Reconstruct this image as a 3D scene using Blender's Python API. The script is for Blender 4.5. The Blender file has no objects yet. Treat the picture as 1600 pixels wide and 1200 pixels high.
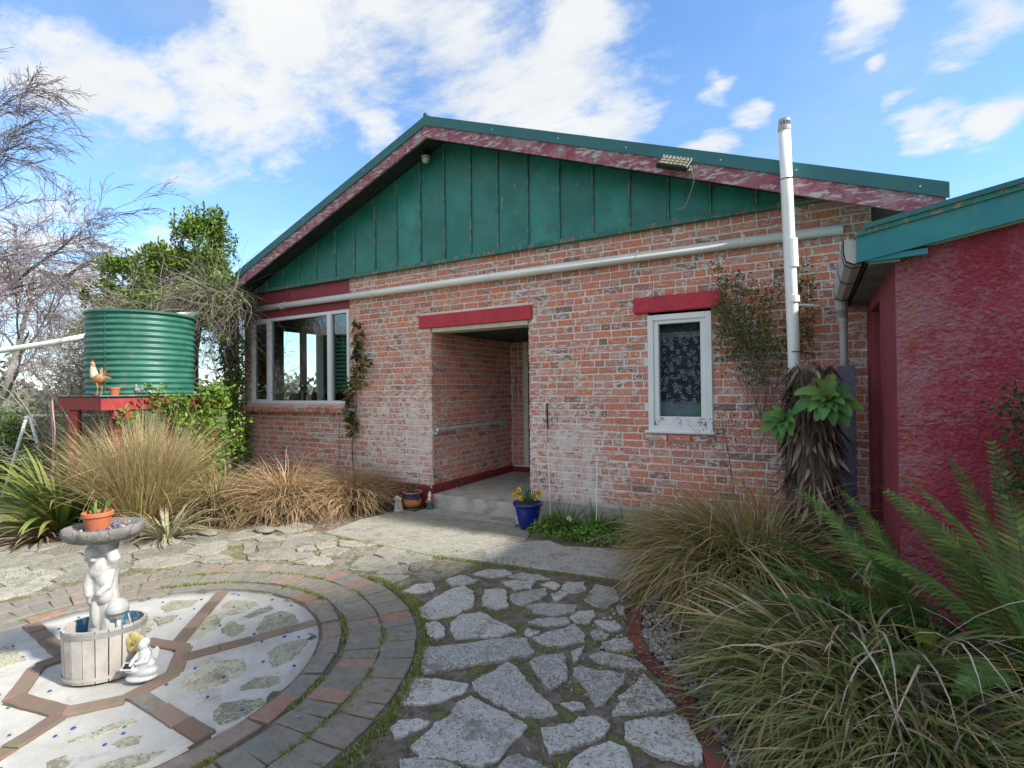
import bpy, bmesh, math, random
from math import sin, cos, pi, radians, sqrt, atan2, hypot, floor
from mathutils import Vector, Matrix, Euler
import mathutils.noise as mn

S = bpy.context.scene
COL = S.collection
# ---------------------------------------------------------------- camera
cam_d = bpy.data.cameras.new('camera')
cam = bpy.data.objects.new('camera', cam_d)
COL.objects.link(cam)
R3 = Matrix(((0.865661, 0.014643, 0.500416), (0.500508, -0.003231, -0.865726), (-0.01106, 0.999888, -0.010126)))
cam.matrix_world = Matrix.Translation((0, -5.92, 1.68)) @ R3.to_4x4()
cam_d.sensor_width = 36
cam_d.lens = 18.283
cam_d.clip_end = 2000
cam_d.clip_start = 0.05
S.camera = cam
# ---------------------------------------------------------------- light
SUN_EL, SUN_AZ = radians(40), radians(4)      # azimuth from +X towards +Y
SV = Vector((cos(SUN_EL) * cos(SUN_AZ), cos(SUN_EL) * sin(SUN_AZ), sin(SUN_EL)))
sd = bpy.data.lights.new('sun', 'SUN')
sun = bpy.data.objects.new('sun', sd)
COL.objects.link(sun)
sun.rotation_euler = SV.to_track_quat('Z', 'Y').to_euler()
sd.energy = 2.0
sd.angle = radians(3.5)
sd.color = (1.0, 0.95, 0.86)
S.view_settings.view_transform = 'Standard'
S.view_settings.look = 'None'
S.view_settings.gamma = 1
S.view_settings.use_curve_mapping = False
S.view_settings.exposure = 1.92
S.cycles.max_bounces = 6
S.cycles.transparent_max_bounces = 12

# ---------------------------------------------------------------- node helper
class NB:
    def __init__(s, nt):
        s.nt = nt; s.n = nt.nodes; s.l = nt.links
    def __call__(s, typ, ins=None, out=0, **kw):
        n = s.n.new(typ)
        for k, v in kw.items():
            setattr(n, k, v)
        for k, v in (ins or {}).items():
            i = n.inputs[k]
            if isinstance(v, bpy.types.NodeSocket): s.l.new(v, i)
            else: i.default_value = v
        return n.outputs[out] if len(n.outputs) else n
    def math(s, op, a, b=0.0, c=0.0, clamp=False):
        return s('ShaderNodeMath', {0: a, 1: b, 2: c}, operation=op, use_clamp=clamp)
    def ramp(s, f, a, b, lo=0.0, hi=1.0):
        return s('ShaderNodeMapRange', {0: f, 1: a, 2: b, 3: lo, 4: hi}, interpolation_type='SMOOTHSTEP')
    def mix(s, f, a, b, mode='MIX'):
        return s('ShaderNodeMix', {0: f, 6: a, 7: b}, out=2, data_type='RGBA', blend_type=mode)
    def noise(s, vec, scale, detail=4, rough=0.55, out=0, dist=0.0):
        return s('ShaderNodeTexNoise', {'Vector': vec, 'Scale': scale, 'Detail': detail, 'Roughness': rough, 'Distortion': dist}, out=out)
    def vmul(s, v, m):
        return s('ShaderNodeVectorMath', {0: v, 1: m}, operation='MULTIPLY')

def C4(c): return (c[0], c[1], c[2], 1.0)

# ---------------------------------------------------------------- world: Nishita sky with procedural clouds
W = bpy.data.worlds.new('World'); S.world = W; W.use_nodes = True
nb = NB(W.node_tree); nb.n.clear()
sky = nb('ShaderNodeTexSky', sky_type='NISHITA', sun_disc=False, sun_elevation=SUN_EL,
         sun_rotation=pi / 2 - SUN_AZ, altitude=0, air_density=1.0, dust_density=0.35, ozone_density=2.0)
tc = nb('ShaderNodeTexCoord')
dirv = nb('ShaderNodeVectorMath', {0: tc}, operation='NORMALIZE')
sep = nb.n.new('ShaderNodeSeparateXYZ'); nb.l.new(dirv, sep.inputs[0])
zc = nb.math('MAXIMUM', sep.outputs[2], 0.03)
px = nb.math('DIVIDE', sep.outputs[0], nb.math('ADD', zc, 0.12))
py = nb.math('DIVIDE', sep.outputs[1], nb.math('ADD', zc, 0.12))
pl = nb('ShaderNodeCombineXYZ', {0: px, 1: py, 2: 0.0})
warp = nb.noise(pl, 1.6, 5, 0.6, out=1)
wv = nb('ShaderNodeVectorMath', {0: warp, 1: (0.5, 0.5, 0.5)}, operation='SUBTRACT')
dw = nb('ShaderNodeVectorMath', {0: wv, 1: (0.17, 0.17, 0.15), 2: dirv}, operation='MULTIPLY_ADD')
BL = [(-0.856,0.306,0.417,0.088),(-0.835,0.365,0.413,0.072),(-0.773,0.457,0.439,0.109),(-0.736,0.517,0.437,0.087),
      (-0.597,0.573,0.562,0.135),(-0.666,0.500,0.553,0.100),(-0.495,0.664,0.560,0.125),
      (-0.475,0.745,0.468,0.125),(-0.382,0.803,0.458,0.140),(-0.314,0.758,0.572,0.08),(-0.132,0.863,0.488,0.033),
      (-0.081,0.893,0.442,0.030),(-0.140,0.905,0.401,0.036),(0.138,0.925,0.354,0.036),(0.199,0.920,0.336,0.036),
      (0.165,0.915,0.365,0.03),(0.122,0.905,0.408,0.024),(0.068,0.855,0.514,0.045),(0.178,0.873,0.454,0.051),(0.084,0.885,0.459,0.017),
      (-0.939,0.299,0.168,0.10),(-0.917,0.358,0.176,0.08),(-0.88,0.42,0.205,0.07),(-0.285,0.851,0.442,0.07),(-0.627,0.642,0.442,0.045),(-0.90,0.235,0.40,0.06)]
acc = None
for bx_, by_, bz_, br_ in BL:
    d = nb('ShaderNodeVectorMath', {0: dw, 1: (bx_, by_, bz_)}, out=1, operation='DISTANCE')
    f = nb.ramp(d, 0.0, br_ * 1.75, 1.0, 0.0)
    acc = f if acc is None else nb.math('MAXIMUM', acc, f)
# outside the view, denser cloud cover added to brighten the light in the shade
back = nb('ShaderNodeVectorMath', {0: dirv, 1: (-0.5, 0.866, 0.25)}, out=1, operation='DOT_PRODUCT')
outside = nb.ramp(back, 0.62, 0.2, 0.0, 1.0)
cover = nb.math('MULTIPLY', nb.ramp(nb.noise(pl, 0.55, 2, 0.5), 0.30, 0.50), nb.math('MULTIPLY', outside, 0.95))
acc = nb.math('MAXIMUM', acc, cover)
fb = nb.noise(pl, 2.2, 9, 0.62, dist=0.25)
fine = nb.noise(nb.vmul(pl, (1.0, 2.2, 1.0)), 7.0, 9, 0.68)
fs = nb.math('ADD', nb.math('MULTIPLY', fb, 0.72), nb.math('MULTIPLY', fine, 0.28))
cl = nb.math('ADD', nb.math('MULTIPLY', acc, 0.66), nb.math('MULTIPLY', nb.math('SUBTRACT', fs, 0.5), 2.6))
cld = nb.ramp(cl, 0.12, 0.72)
veil = nb.math('MULTIPLY', nb.ramp(nb.noise(pl, 0.9, 6, 0.6), 0.4, 0.75), 0.22)
low = nb.math('MULTIPLY', nb.ramp(sep.outputs[2], 0.3, 0.03), 0.16)
cld = nb.math('MAXIMUM', cld, nb.math('ADD', veil, low))
cshade = nb.mix(nb.ramp(nb.noise(pl, 1.3, 5, 0.6), 0.3, 0.7), (2.7, 2.83, 2.98, 1), (3.25, 3.28, 3.26, 1))
skyc = nb.mix(cld, nb.mix(1.0, sky, (0.68, 0.87, 0.99, 1), 'MULTIPLY'), cshade)
bg = nb('ShaderNodeBackground', {0: skyc, 1: 0.081})
nb('ShaderNodeOutputWorld', {0: bg})

# ---------------------------------------------------------------- materials
def newmat(name):
    m = bpy.data.materials.new(name); m.use_nodes = True
    m.node_tree.nodes.clear()
    return m, NB(m.node_tree)

def finish(m, b, col, rough=0.7, bump=None, bstr=0.3, bdist=0.01, metal=0.0, spec=0.4, normal=None, **extra):
    ins = {'Base Color': col, 'Roughness': rough, 'Metallic': metal, 'Specular IOR Level': spec}
    ins.update(extra)
    if bump is not None:
        ins['Normal'] = b('ShaderNodeBump', {'Strength': bstr, 'Distance': bdist, 'Height': bump})
    p = b('ShaderNodeBsdfPrincipled', ins)
    b('ShaderNodeOutputMaterial', {0: p})
    return m

def rndval(b):
    a = b('ShaderNodeAttribute', out=2, attribute_name='rnd')
    o = b('ShaderNodeObjectInfo', out=5)
    return b.math('FRACT', b.math('ADD', a, o))

def surf(name, c1, c2, scale=8, rough=0.7, bump=0.3, bscale=60, bdist=0.004, c3=None, th=0.6, tw=0.03, pscale=6,
         pstr=(1, 1, 1), metal=0.0, spec=0.4, vary=0.0, detail=5, dirt=None, dscale=2.0, dth=0.55):
    m, b = newmat(name)
    pos = b('ShaderNodeNewGeometry')
    n1 = b.noise(pos, scale, detail, 0.6)
    col = b.mix(b.ramp(n1, 0.32, 0.68), C4(c1), C4(c2))
    if vary:
        r = rndval(b)
        v = b.math('MULTIPLY_ADD', r, vary, 1 - vary / 2)
        col = b.mix(1.0, col, b('ShaderNodeCombineColor', {0: v, 1: v, 2: v}), 'MULTIPLY')
    h = b.noise(pos, bscale, 5, 0.6)
    if dirt is not None:
        dn = b.ramp(b.noise(pos, dscale, 7, 0.7), dth, dth + 0.16)
        col = b.mix(b.math('MULTIPLY', dn, 0.8), col, C4(dirt))
    if c3 is not None:
        pn = b.ramp(b.noise(b.vmul(pos, pstr), pscale, 8, 0.68), th, th + tw)
        col = b.mix(pn, col, C4(c3))
        h = b.math('SUBTRACT', h, b.math('MULTIPLY', pn, 0.8))
    return finish(m, b, col, rough, h, bump, bdist, metal, spec)

def flat(name, c, rough=0.5, metal=0.0, spec=0.4, vary=0.08):
    m, b = newmat(name)
    pos = b('ShaderNodeNewGeometry')
    n = b.noise(pos, 14, 5, 0.6)
    k = b.math('MULTIPLY_ADD', n, vary * 2, 1 - vary)
    col = b.mix(1.0, C4(c), b('ShaderNodeCombineColor', {0: k, 1: k, 2: k}), 'MULTIPLY')
    return finish(m, b, col, b.math('MULTIPLY_ADD', n, 0.15, rough - 0.07), None, metal=metal, spec=spec)

def leafmat(name, stops, trans=0.25, rough=0.45, tip=None, spec=0.18, tipf=0.85):
    """stops: colours picked per leaf by the rnd attribute; tip: colour towards the blade's end (attribute 't')"""
    m, b = newmat(name)
    r = rndval(b)
    cr = b.n.new('ShaderNodeValToRGB'); b.l.new(r, cr.inputs[0])
    el = cr.color_ramp.elements
    while len(el) > 1: el.remove(el[-1])
    el[0].position = 0; el[0].color = C4(stops[0]); cr.color_ramp.interpolation = 'CONSTANT'
    for i, s in enumerate(stops[1:], 1):
        e = el.new(i / len(stops)); e.color = C4(s)
    col = cr.outputs[0]
    if tip is not None:
        t = b('ShaderNodeAttribute', out=2, attribute_name='t')
        col = b.mix(b.math('MULTIPLY', b.ramp(t, 0.35, 1.0), tipf), col, C4(tip))
    pos = b('ShaderNodeNewGeometry')
    n = b.noise(pos, 9, 3, 0.5)
    k = b.math('MULTIPLY_ADD', n, 0.7, 0.65)
    col = b.mix(1.0, col, b('ShaderNodeCombineColor', {0: k, 1: k, 2: k}), 'MULTIPLY')
    p = b('ShaderNodeBsdfPrincipled', {'Base Color': col, 'Roughness': rough, 'Specular IOR Level': spec})
    tr = b('ShaderNodeBsdfTranslucent', {0: col})
    mx = b('ShaderNodeMixShader', {0: trans, 1: p, 2: tr})
    b('ShaderNodeOutputMaterial', {0: mx})
    return m

M = {}
def brickmat(name, old=1.0, lime=(0.74, 0.705, 0.67)):
    m, b = newmat(name)
    pos = b('ShaderNodeNewGeometry')
    r = rndval(b)
    cr = b.n.new('ShaderNodeValToRGB'); b.l.new(r, cr.inputs[0])
    el = cr.color_ramp.elements
    cols = [(0.0, (0.68, 0.20, 0.12)), (0.2, (0.74, 0.22, 0.11)), (0.38, (0.62, 0.20, 0.15)), (0.5, (0.76, 0.29, 0.18)),
            (0.62, (0.55, 0.19, 0.14)), (0.74, (0.66, 0.30, 0.23)), (0.9, (0.42, 0.14, 0.10)), (0.97, (0.28, 0.15, 0.13)), (1.0, (0.58, 0.17, 0.085))]
    el[0].position, el[0].color = 0, C4(cols[0][1]); el[1].position, el[1].color = 1, C4(cols[-1][1])
    for p_, c_ in cols[1:-1]:
        e = el.new(p_); e.color = C4(c_)
    n1 = b.noise(pos, 22, 6, 0.65)
    k = b.math('MULTIPLY_ADD', n1, 0.8, 0.6)
    col = b.mix(1.0, cr.outputs[0], b('ShaderNodeCombineColor', {0: k, 1: k, 2: k}), 'MULTIPLY')
    # lime and mortar smeared over the faces: heavier low on the wall and beside the porch
    sp = b.n.new('ShaderNodeSeparateXYZ'); b.l.new(pos, sp.inputs[0])
    zlow = b.ramp(sp.outputs[2], 2.1, 0.9, 0.0, 1.0)
    xa = b.ramp(b.math('ABSOLUTE', b.math('ADD', sp.outputs[0], 5.5)), 0.4, 1.3, 1.0, 0.0)
    xb = b.ramp(b.math('ABSOLUTE', b.math('ADD', sp.outputs[0], 2.75)), 0.3, 0.95, 1.0, 0.0)
    zone = b.math('MULTIPLY', zlow, b.math('MAXIMUM', xa, xb))
    big = b.noise(pos, 1.1, 3, 0.5)
    sm = b.noise(b.vmul(pos, (0.75, 0.75, 1.5)), 17, 9, 0.74)
    amt = b.math('ADD', sm, b.math('ADD', b.math('MULTIPLY', zone, 0.085), b.math('MULTIPLY', b.math('SUBTRACT', big, 0.5), 0.22)))
    amt = b.math('ADD', amt, b.math('MULTIPLY', b.math('SUBTRACT', b.math('FRACT', b.math('MULTIPLY', r, 7.31)), 0.5), 0.08))
    amt = b.math('SUBTRACT', amt, b.ramp(sp.outputs[1], 0.03, 0.12, 0.0, 0.05))
    sf = b.ramp(amt, 0.508, 0.556)
    limec = b.mix(b.ramp(b.noise(pos, 5, 5, 0.6), 0.35, 0.65), C4(lime), (0.62, 0.47, 0.44, 1))
    col = b.mix(b.math('MULTIPLY', sf, 0.85), col, limec)
    wash = b.math('MULTIPLY', b.ramp(b.noise(pos, 35, 4, 0.7), 0.44, 0.68), 0.26)
    col = b.mix(wash, col, C4(lime))
    dk = b.ramp(b.noise(pos, 3.1, 8, 0.75), 0.62, 0.70)
    col = b.mix(b.math('MULTIPLY', dk, 0.55), col, (0.14, 0.12, 0.12, 1))
    h = b.math('ADD', b.noise(pos, 45, 6, 0.65), b.math('MULTIPLY', sf, 0.55))
    return finish(m, b, col, 0.9, h, 0.85, 0.008, spec=0.2)
M['brick'] = brickmat('old_red_brick')
M['mortar'] = surf('lime_mortar', (0.80, 0.77, 0.72), (0.66, 0.62, 0.58), 12, 0.95, 0.7, 50, 0.006, spec=0.1, dirt=(0.34, 0.27, 0.24), dscale=3, dth=.58)
M['render_red'] = surf('red_painted_render', (0.33, 0.05, 0.07), (0.25, 0.045, 0.06), 4, 0.6, 0.7, 45, 0.008, c3=(0.6, 0.5, 0.5), th=0.71, pscale=14)
def rough_cast():
    m, b = newmat('pebble_dash_red')
    pos = b('ShaderNodeNewGeometry')
    v = b('ShaderNodeTexVoronoi', {'Vector': b('ShaderNodeVectorMath', {0: b.noise(pos, 25, 3, 0.5, out=1), 1: (0.03, 0.03, 0.03), 2: pos}, operation='MULTIPLY_ADD'), 'Scale': 42.0})
    n = b.noise(b.vmul(pos, (1.0, 1.0, 1.5)), 30, 7, 0.7)
    h = b.math('ADD', b.math('MULTIPLY', v, -1.3), b.math('MULTIPLY', n, 2.4))
    col = b.mix(b.ramp(b.noise(pos, 3, 5, 0.6), 0.35, 0.65), (0.55, 0.06, 0.11, 1), (0.66, 0.11, 0.17, 1))
    wear = b.math('ADD', b.noise(pos, 1.6, 5, 0.6), b.math('MULTIPLY', b.math('SUBTRACT', b.noise(b.vmul(pos, (.8, .8, 1.6)), 40, 7, 0.8), 0.5), 1.5))
    sp = b.n.new('ShaderNodeSeparateXYZ'); b.l.new(pos, sp.inputs[0])
    wear = b.math('ADD', wear, b.ramp(sp.outputs[2], 1.6, 2.6, 0.0, 0.07))
    wear = b.math('ADD', wear, b.ramp(sp.outputs[0], 0.65, 0.44, 0.0, 0.04))
    wf = b.ramp(wear, 0.45, 0.70)
    col = b.mix(b.math('MULTIPLY', wf, 0.6), col, (0.62, 0.42, 0.46, 1))
    lic = b.ramp(b.math('ADD', b.noise(pos, 26, 4, 0.5), b.ramp(b.math('ABSOLUTE', b.math('SUBTRACT', sp.outputs[0], 0.52)), 0.02, 0.14, 0.13, -0.2)), 0.735, 0.76)
    col = b.mix(lic, col, (0.55, 0.30, 0.02, 1))
    return finish(m, b, col, 0.85, h, 1.0, 0.03, spec=0.3)
M['roughcast'] = rough_cast()
M['lintel'] = surf('red_lintel_paint', (0.60, 0.05, 0.075), (0.48, 0.04, 0.065), 6, 0.6, 1.0, 30, 0.02, c3=(0.75, 0.7, 0.66), th=0.70, pscale=18)
M['cream'] = surf('cream_paint', (0.62, 0.56, 0.42), (0.5, 0.45, 0.34), 6, 0.6, 0.2)
M['gable'] = surf('green_gable_paint', (0.016, 0.175, 0.15), (0.036, 0.25, 0.22), 2.2, 0.40, 0.3, 16, 0.006, c3=(0.42, 0.41, 0.40), th=0.655, tw=0.03, pscale=9, pstr=(2.2, 1, .5), vary=0.34,
                 dirt=(0.05, 0.15, 0.12), dscale=5, dth=0.5)
M['batten'] = surf('worn_green_batten', (0.022, 0.19, 0.155), (0.035, 0.23, 0.20), 3, 0.6, 0.6, 30, 0.006, c3=(0.26, 0.22, 0.19), th=0.50, tw=0.06, pscale=17, pstr=(1, 1, .5))
M['gapdark'] = surf('weathered_dark_timber', (0.03, 0.03, 0.028), (0.06, 0.055, 0.05), 5, 0.9)
M['teal_metal'] = surf('teal_roof_steel', (0.02, 0.13, 0.15), (0.03, 0.16, 0.175), 1.5, 0.45, 0.12, 20, 0.003, spec=0.45, c3=(0.3, 0.33, 0.33), th=0.77, pscale=18)
M['fascia_teal'] = surf('weathered_teal_fascia', (0.02, 0.20, 0.235), (0.035, 0.24, 0.27), 3, 0.55, 0.4, 30, 0.004, c3=(0.30, 0.25, 0.19), th=0.635, tw=0.04, pscale=6.5, pstr=(.45, 1, 1.3), dirt=(0.17, 0.21, 0.21), dscale=9, dth=0.55)
M['barge'] = surf('peeling_maroon_paint', (0.30, 0.07, 0.12), (0.40, 0.14, 0.19), 9, 0.8, 0.8, 40, 0.006, c3=(0.56, 0.48, 0.49), th=0.52, tw=0.05, pscale=34, pstr=(.25, 1, 1.0), dirt=(.45, .33, .36), dscale=5, dth=.48)
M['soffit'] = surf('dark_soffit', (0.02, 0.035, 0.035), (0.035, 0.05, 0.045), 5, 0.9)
M['white_pvc'] = surf('white_pvc', (0.86, 0.86, 0.85), (0.80, 0.80, 0.78), 3, 0.35, 0.05, 30, 0.002, spec=0.5, dirt=(0.5, 0.5, 0.47), dscale=7, dth=0.62)
M['grey_pvc'] = surf('dull_grey_gutter', (0.50, 0.49, 0.50), (0.42, 0.41, 0.41), 4, 0.5, 0.2, 30, 0.003, dirt=(0.28, 0.27, 0.25), dscale=6, dth=0.55)
M['white_paint'] = surf('white_window_paint', (0.80, 0.82, 0.84), (0.74, 0.76, 0.78), 4, 0.5, 0.3, 30, 0.003, c3=(0.42, 0.35, 0.33), th=0.70, tw=0.02, pscale=8, pstr=(.6, 1, 1.3))
M['peel_white'] = surf('peeling_white_paint', (0.80, 0.80, 0.80), (0.70, 0.70, 0.70), 4, 0.6, 0.5, 30, 0.004, c3=(0.38, 0.31, 0.29), th=0.56, tw=0.02, pscale=13)
M['alu'] = surf('white_aluminium', (0.78, 0.79, 0.83), (0.72, 0.74, 0.78), 2, 0.4, 0.05, spec=0.5)
M['concrete'] = surf('porch_concrete', (0.50, 0.47, 0.42), (0.36, 0.35, 0.31), 5, 0.9, 0.5, 70, 0.004, dirt=(0.2, 0.21, 0.15), dscale=2.5, dth=0.56)
M['purple_board'] = surf('purple_grey_board', (0.22, 0.21, 0.30), (0.14, 0.13, 0.19), 6, 0.7, 0.4, 30, 0.004, c3=(0.45, 0.44, 0.48), th=0.66, pscale=9)
M['door_green'] = flat('dark_green_door', (0.004, 0.03, 0.025), 0.5)
M['dark'] = flat('dark_interior', (0.02, 0.02, 0.022), 0.8)
M['steel'] = surf('dull_galvanised_steel', (0.68, 0.69, 0.71), (0.52, 0.53, 0.55), 8, 0.4, 0.1, metal=0.15, spec=.7)
M['black'] = flat('black_plastic', (0.02, 0.02, 0.022), 0.45)
M['timber_int'] = surf('varnished_timber', (0.30, 0.11, 0.03), (0.38, 0.15, 0.045), 6, 0.5)

def glassmat(name, tint=(0.85, 0.92, 0.92), fac=0.12, hazy=0.0):
    m, b = newmat(name)
    lw = b('ShaderNodeLayerWeight', {0: 0.35}, out=0)
    f = b.math('MULTIPLY_ADD', lw, 0.9 if hazy == 0 else 0.35, fac, clamp=True)
    t = b('ShaderNodeBsdfTransparent', {0: C4(tint)})
    g = b('ShaderNodeBsdfGlossy', {0: (1, 1, 1, 1), 'Roughness': 0.01 + hazy})
    mx = b('ShaderNodeMixShader', {0: f, 1: t, 2: g})
    b('ShaderNodeOutputMaterial', {0: mx})
    return m
M['glass'] = glassmat('window_glass')
M['glass_dull'] = glassmat('obscured_window_glass', (.8, .84, .86), -.02, .15)

# ---------------------------------------------------------------- mesh builder
class MB:
    def __init__(s): s.v = []; s.f = []; s.m = []; s.r = []; s.t = []; s.smooth = False
    def add(s, vs, fs, mi=0, rnd=0.0, ts=None):
        o = len(s.v); s.v += [tuple(v) for v in vs]
        s.t += (ts if ts else [0.0] * len(vs))
        for f in fs:
            s.f.append([i + o for i in f]); s.m.append(mi); s.r.append(rnd)
        return s
    def box(s, x0, x1, y0, y1, z0, z1, mi=0, rnd=0.0, mat=None):
        vs = [(x, y, z) for z in (z0, z1) for y in (y0, y1) for x in (x0, x1)]
        if mat is not None: vs = [mat @ Vector(v) for v in vs]
        return s.add(vs, [(0, 2, 3, 1), (4, 5, 7, 6), (0, 1, 5, 4), (2, 6, 7, 3), (0, 4, 6, 2), (1, 3, 7, 5)], mi, rnd)
    def bbox(s, x0, x1, y0, y1, z0, z1, bv=0.004, mi=0, rnd=0.0, mat=None):
        """box with chamfered edges"""
        bm = bmesh.new(); vs = {}
        for iz, z in enumerate((z0, z1)):
            for iy, y in enumerate((y0, y1)):
                for ix, x in enumerate((x0, x1)):
                    vs[ix, iy, iz] = bm.verts.new((x, y, z))
        q = lambda *a: bm.faces.new([vs[i] for i in a])
        q((0,0,0),(0,1,0),(1,1,0),(1,0,0)); q((0,0,1),(1,0,1),(1,1,1),(0,1,1)); q((0,0,0),(1,0,0),(1,0,1),(0,0,1))
        q((0,1,0),(0,1,1),(1,1,1),(1,1,0)); q((0,0,0),(0,0,1),(0,1,1),(0,1,0)); q((1,0,0),(1,1,0),(1,1,1),(1,0,1))
        bmesh.ops.bevel(bm, geom=bm.edges[:], offset=bv, segments=1, affect='EDGES')
        bm.verts.index_update()
        pts = [v.co.copy() if mat is None else mat @ v.co for v in bm.verts]
        s.add(pts, [[v.index for v in f.verts] for f in bm.faces], mi, rnd); bm.free()
        return s
    def prism(s, pts, z0, z1, mi=0, rnd=0.0, bev=0.0):
        n = len(pts)
        if sum(pts[i][0] * pts[(i+1) % n][1] - pts[(i+1) % n][0] * pts[i][1] for i in range(n)) < 0: pts = pts[::-1]
        if bev:
            cx = sum(p[0] for p in pts) / n; cy = sum(p[1] for p in pts) / n
            ins = []
            for x, y in pts:
                d = hypot(x - cx, y - cy) or 1; k = max(0.0, 1 - bev / d)
                ins.append((cx + (x - cx) * k, cy + (y - cy) * k))
            vs = [(x, y, z0) for x, y in pts] + [(x, y, z1 - bev * .7) for x, y in pts] + [(x, y, z1) for x, y in ins]
            fs = [list(range(2 * n, 3 * n))]
            for i in range(n):
                j = (i + 1) % n
                fs += [(i, j, n + j, n + i), (n + i, n + j, 2 * n + j, 2 * n + i)]
        else:
            vs = [(x, y, z0) for x, y in pts] + [(x, y, z1) for x, y in pts]
            fs = [list(range(n, 2 * n)), list(range(n))[::-1]]
            for i in range(n):
                j = (i + 1) % n; fs.append((i, j, n + j, n + i))
        return s.add(vs, fs, mi, rnd)
    def tube(s, pts, rad, n=8, mi=0, rnd=0.0, cap=True, ts=None):
        pts = [Vector(p) for p in pts]
        if not hasattr(rad, '__len__'): rad = [rad] * len(pts)
        vs = []; up = Vector((0, 0, 1))
        prev = None; tt = []
        for i, p in enumerate(pts):
            d = (pts[min(i + 1, len(pts) - 1)] - pts[max(i - 1, 0)])
            if d.length < 1e-9: d = Vector((0, 0, 1))
            d.normalize()
            if prev is None:
                a = d.cross(up if abs(d.z) < 0.95 else Vector((1, 0, 0))).normalized()
            else:
                a = (prev - d * prev.dot(d))
                if a.length < 1e-6: a = d.cross(up)
                a.normalize()
            prev = a; bb = d.cross(a)
            for k in range(n):
                an = 2 * pi * k / n
                vs.append(p + (a * cos(an) + bb * sin(an)) * rad[i]); tt.append(ts[i] if ts else 0.0)
        fs = []
        for i in range(len(pts) - 1):
            for k in range(n):
                k2 = (k + 1) % n
                fs.append((i * n + k, i * n + k2, (i + 1) * n + k2, (i + 1) * n + k))
        if cap and n > 2:
            fs.append(list(range(n))[::-1]); fs.append([(len(pts) - 1) * n + k for k in range(n)])
        return s.add(vs, fs, mi, rnd, tt)
    def lathe(s, prof, n=24, mi=0, c=(0, 0, 0), sx=1.0, sy=1.0, rot=0.0, rnd=0.0, fn=None):
        vs = []
        for r, z in prof:
            for k in range(n):
                a = 2 * pi * k / n; rr = r * (fn(a, z) if fn else 1.0)
                x, y = rr * cos(a) * sx, rr * sin(a) * sy
                vs.append((c[0] + x * cos(rot) - y * sin(rot), c[1] + x * sin(rot) + y * cos(rot), c[2] + z))
        fs = []
        for i in range(len(prof) - 1):
            for k in range(n):
                k2 = (k + 1) % n
                fs.append((i * n + k, i * n + k2, (i + 1) * n + k2, (i + 1) * n + k))
        fs.append([k for k in range(n)][::-1]); fs.append([(len(prof) - 1) * n + k for k in range(n)])
        return s.add(vs, fs, mi, rnd)
    def blob(s, c, r, seg=8, ring=6, mi=0, rnd=0.0, jit=0.0, rg=None, rot=None):
        if not hasattr(r, '__len__'): r = (r, r, r)
        c = Vector(c); vs = [Vector((0, 0, -r[2]))]
        for i in range(1, ring):
            ph = -pi / 2 + pi * i / ring
            for k in range(seg):
                a = 2 * pi * k / seg
                j = 1 + (rg.uniform(-jit, jit) if rg else 0)
                vs.append(Vector((r[0] * cos(ph) * cos(a) * j, r[1] * cos(ph) * sin(a) * j, r[2] * sin(ph) * j)))
        vs.append(Vector((0, 0, r[2])))
        if rot is not None: vs = [rot @ v for v in vs]
        vs = [v + c for v in vs]
        fs = []
        for k in range(seg):
            fs.append((0, 1 + (k + 1) % seg, 1 + k))
            fs.append((len(vs) - 1, 1 + (ring - 2) * seg + k, 1 + (ring - 2) * seg + (k + 1) % seg))
        for i in range(ring - 2):
            for k in range(seg):
                a = 1 + i * seg; k2 = (k + 1) % seg
                fs.append((a + k, a + k2, a + seg + k2, a + seg + k))
        return s.add(vs, fs, mi, rnd)
    def mesh(s, name, mats, smooth=False):
        me = bpy.data.meshes.new(name)
        me.from_pydata(s.v, [], s.f)
        for m in (mats if isinstance(mats, (list, tuple)) else [mats]):
            me.materials.append(M[m] if isinstance(m, str) else m)
        if any(s.m): me.polygons.foreach_set('material_index', s.m)
        if any(s.r):
            a = me.attributes.new('rnd', 'FLOAT', 'FACE'); a.data.foreach_set('value', s.r)
        if any(s.t):
            a = me.attributes.new('t', 'FLOAT', 'POINT'); a.data.foreach_set('value', s.t)
        if smooth: me.polygons.foreach_set('use_smooth', [True] * len(s.f))
        me.update()
        return me
    def build(s, name, mats, parent=None, smooth=False, label=None, kind=None):
        return link(name, s.mesh(name, mats, smooth), parent, label, kind)

def link(name, me, parent=None, label=None, kind=None):
    o = bpy.data.objects.new(name, me); COL.objects.link(o)
    if parent is not None:
        o.parent = parent
        o.matrix_parent_inverse = Matrix.Identity(4) if parent.type == 'EMPTY' and parent.get('loc0') else Matrix.Identity(4)
    if label: o['label'] = label
    if kind: o['kind'] = kind
    return o

def tag(o, label, cat, group=None, kind=None):
    o['label'] = label; o['category'] = cat
    if group: o['group'] = group
    if kind: o['kind'] = kind
    return o

def thing(name, label, cat, loc=(0, 0, 0), rz=0.0, group=None):
    o = bpy.data.objects.new(name, None); COL.objects.link(o)
    o.location = loc; o.rotation_euler = (0, 0, rz); o.empty_display_size = 0.1
    return tag(o, label, cat, group)

def at0(root, objs=None):
    """move a thing's world-built meshes into its own frame (parts were made in world coordinates)"""
    inv = Matrix.Translation(root.location) @ Euler(root.rotation_euler).to_matrix().to_4x4()
    inv = inv.inverted(); done = set()
    for ch in root.children:
        stack = [ch]
        while stack:
            o = stack.pop(); stack += list(o.children)
            if o.type == 'MESH' and o.data.name not in done and not o.get('local'):
                done.add(o.data.name); o.data.transform(inv)

def copy_tree(o, parent=None):
    c = o.copy(); COL.objects.link(c); c.parent = parent
    for ch in list(o.children): copy_tree(ch, c)
    return c

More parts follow.
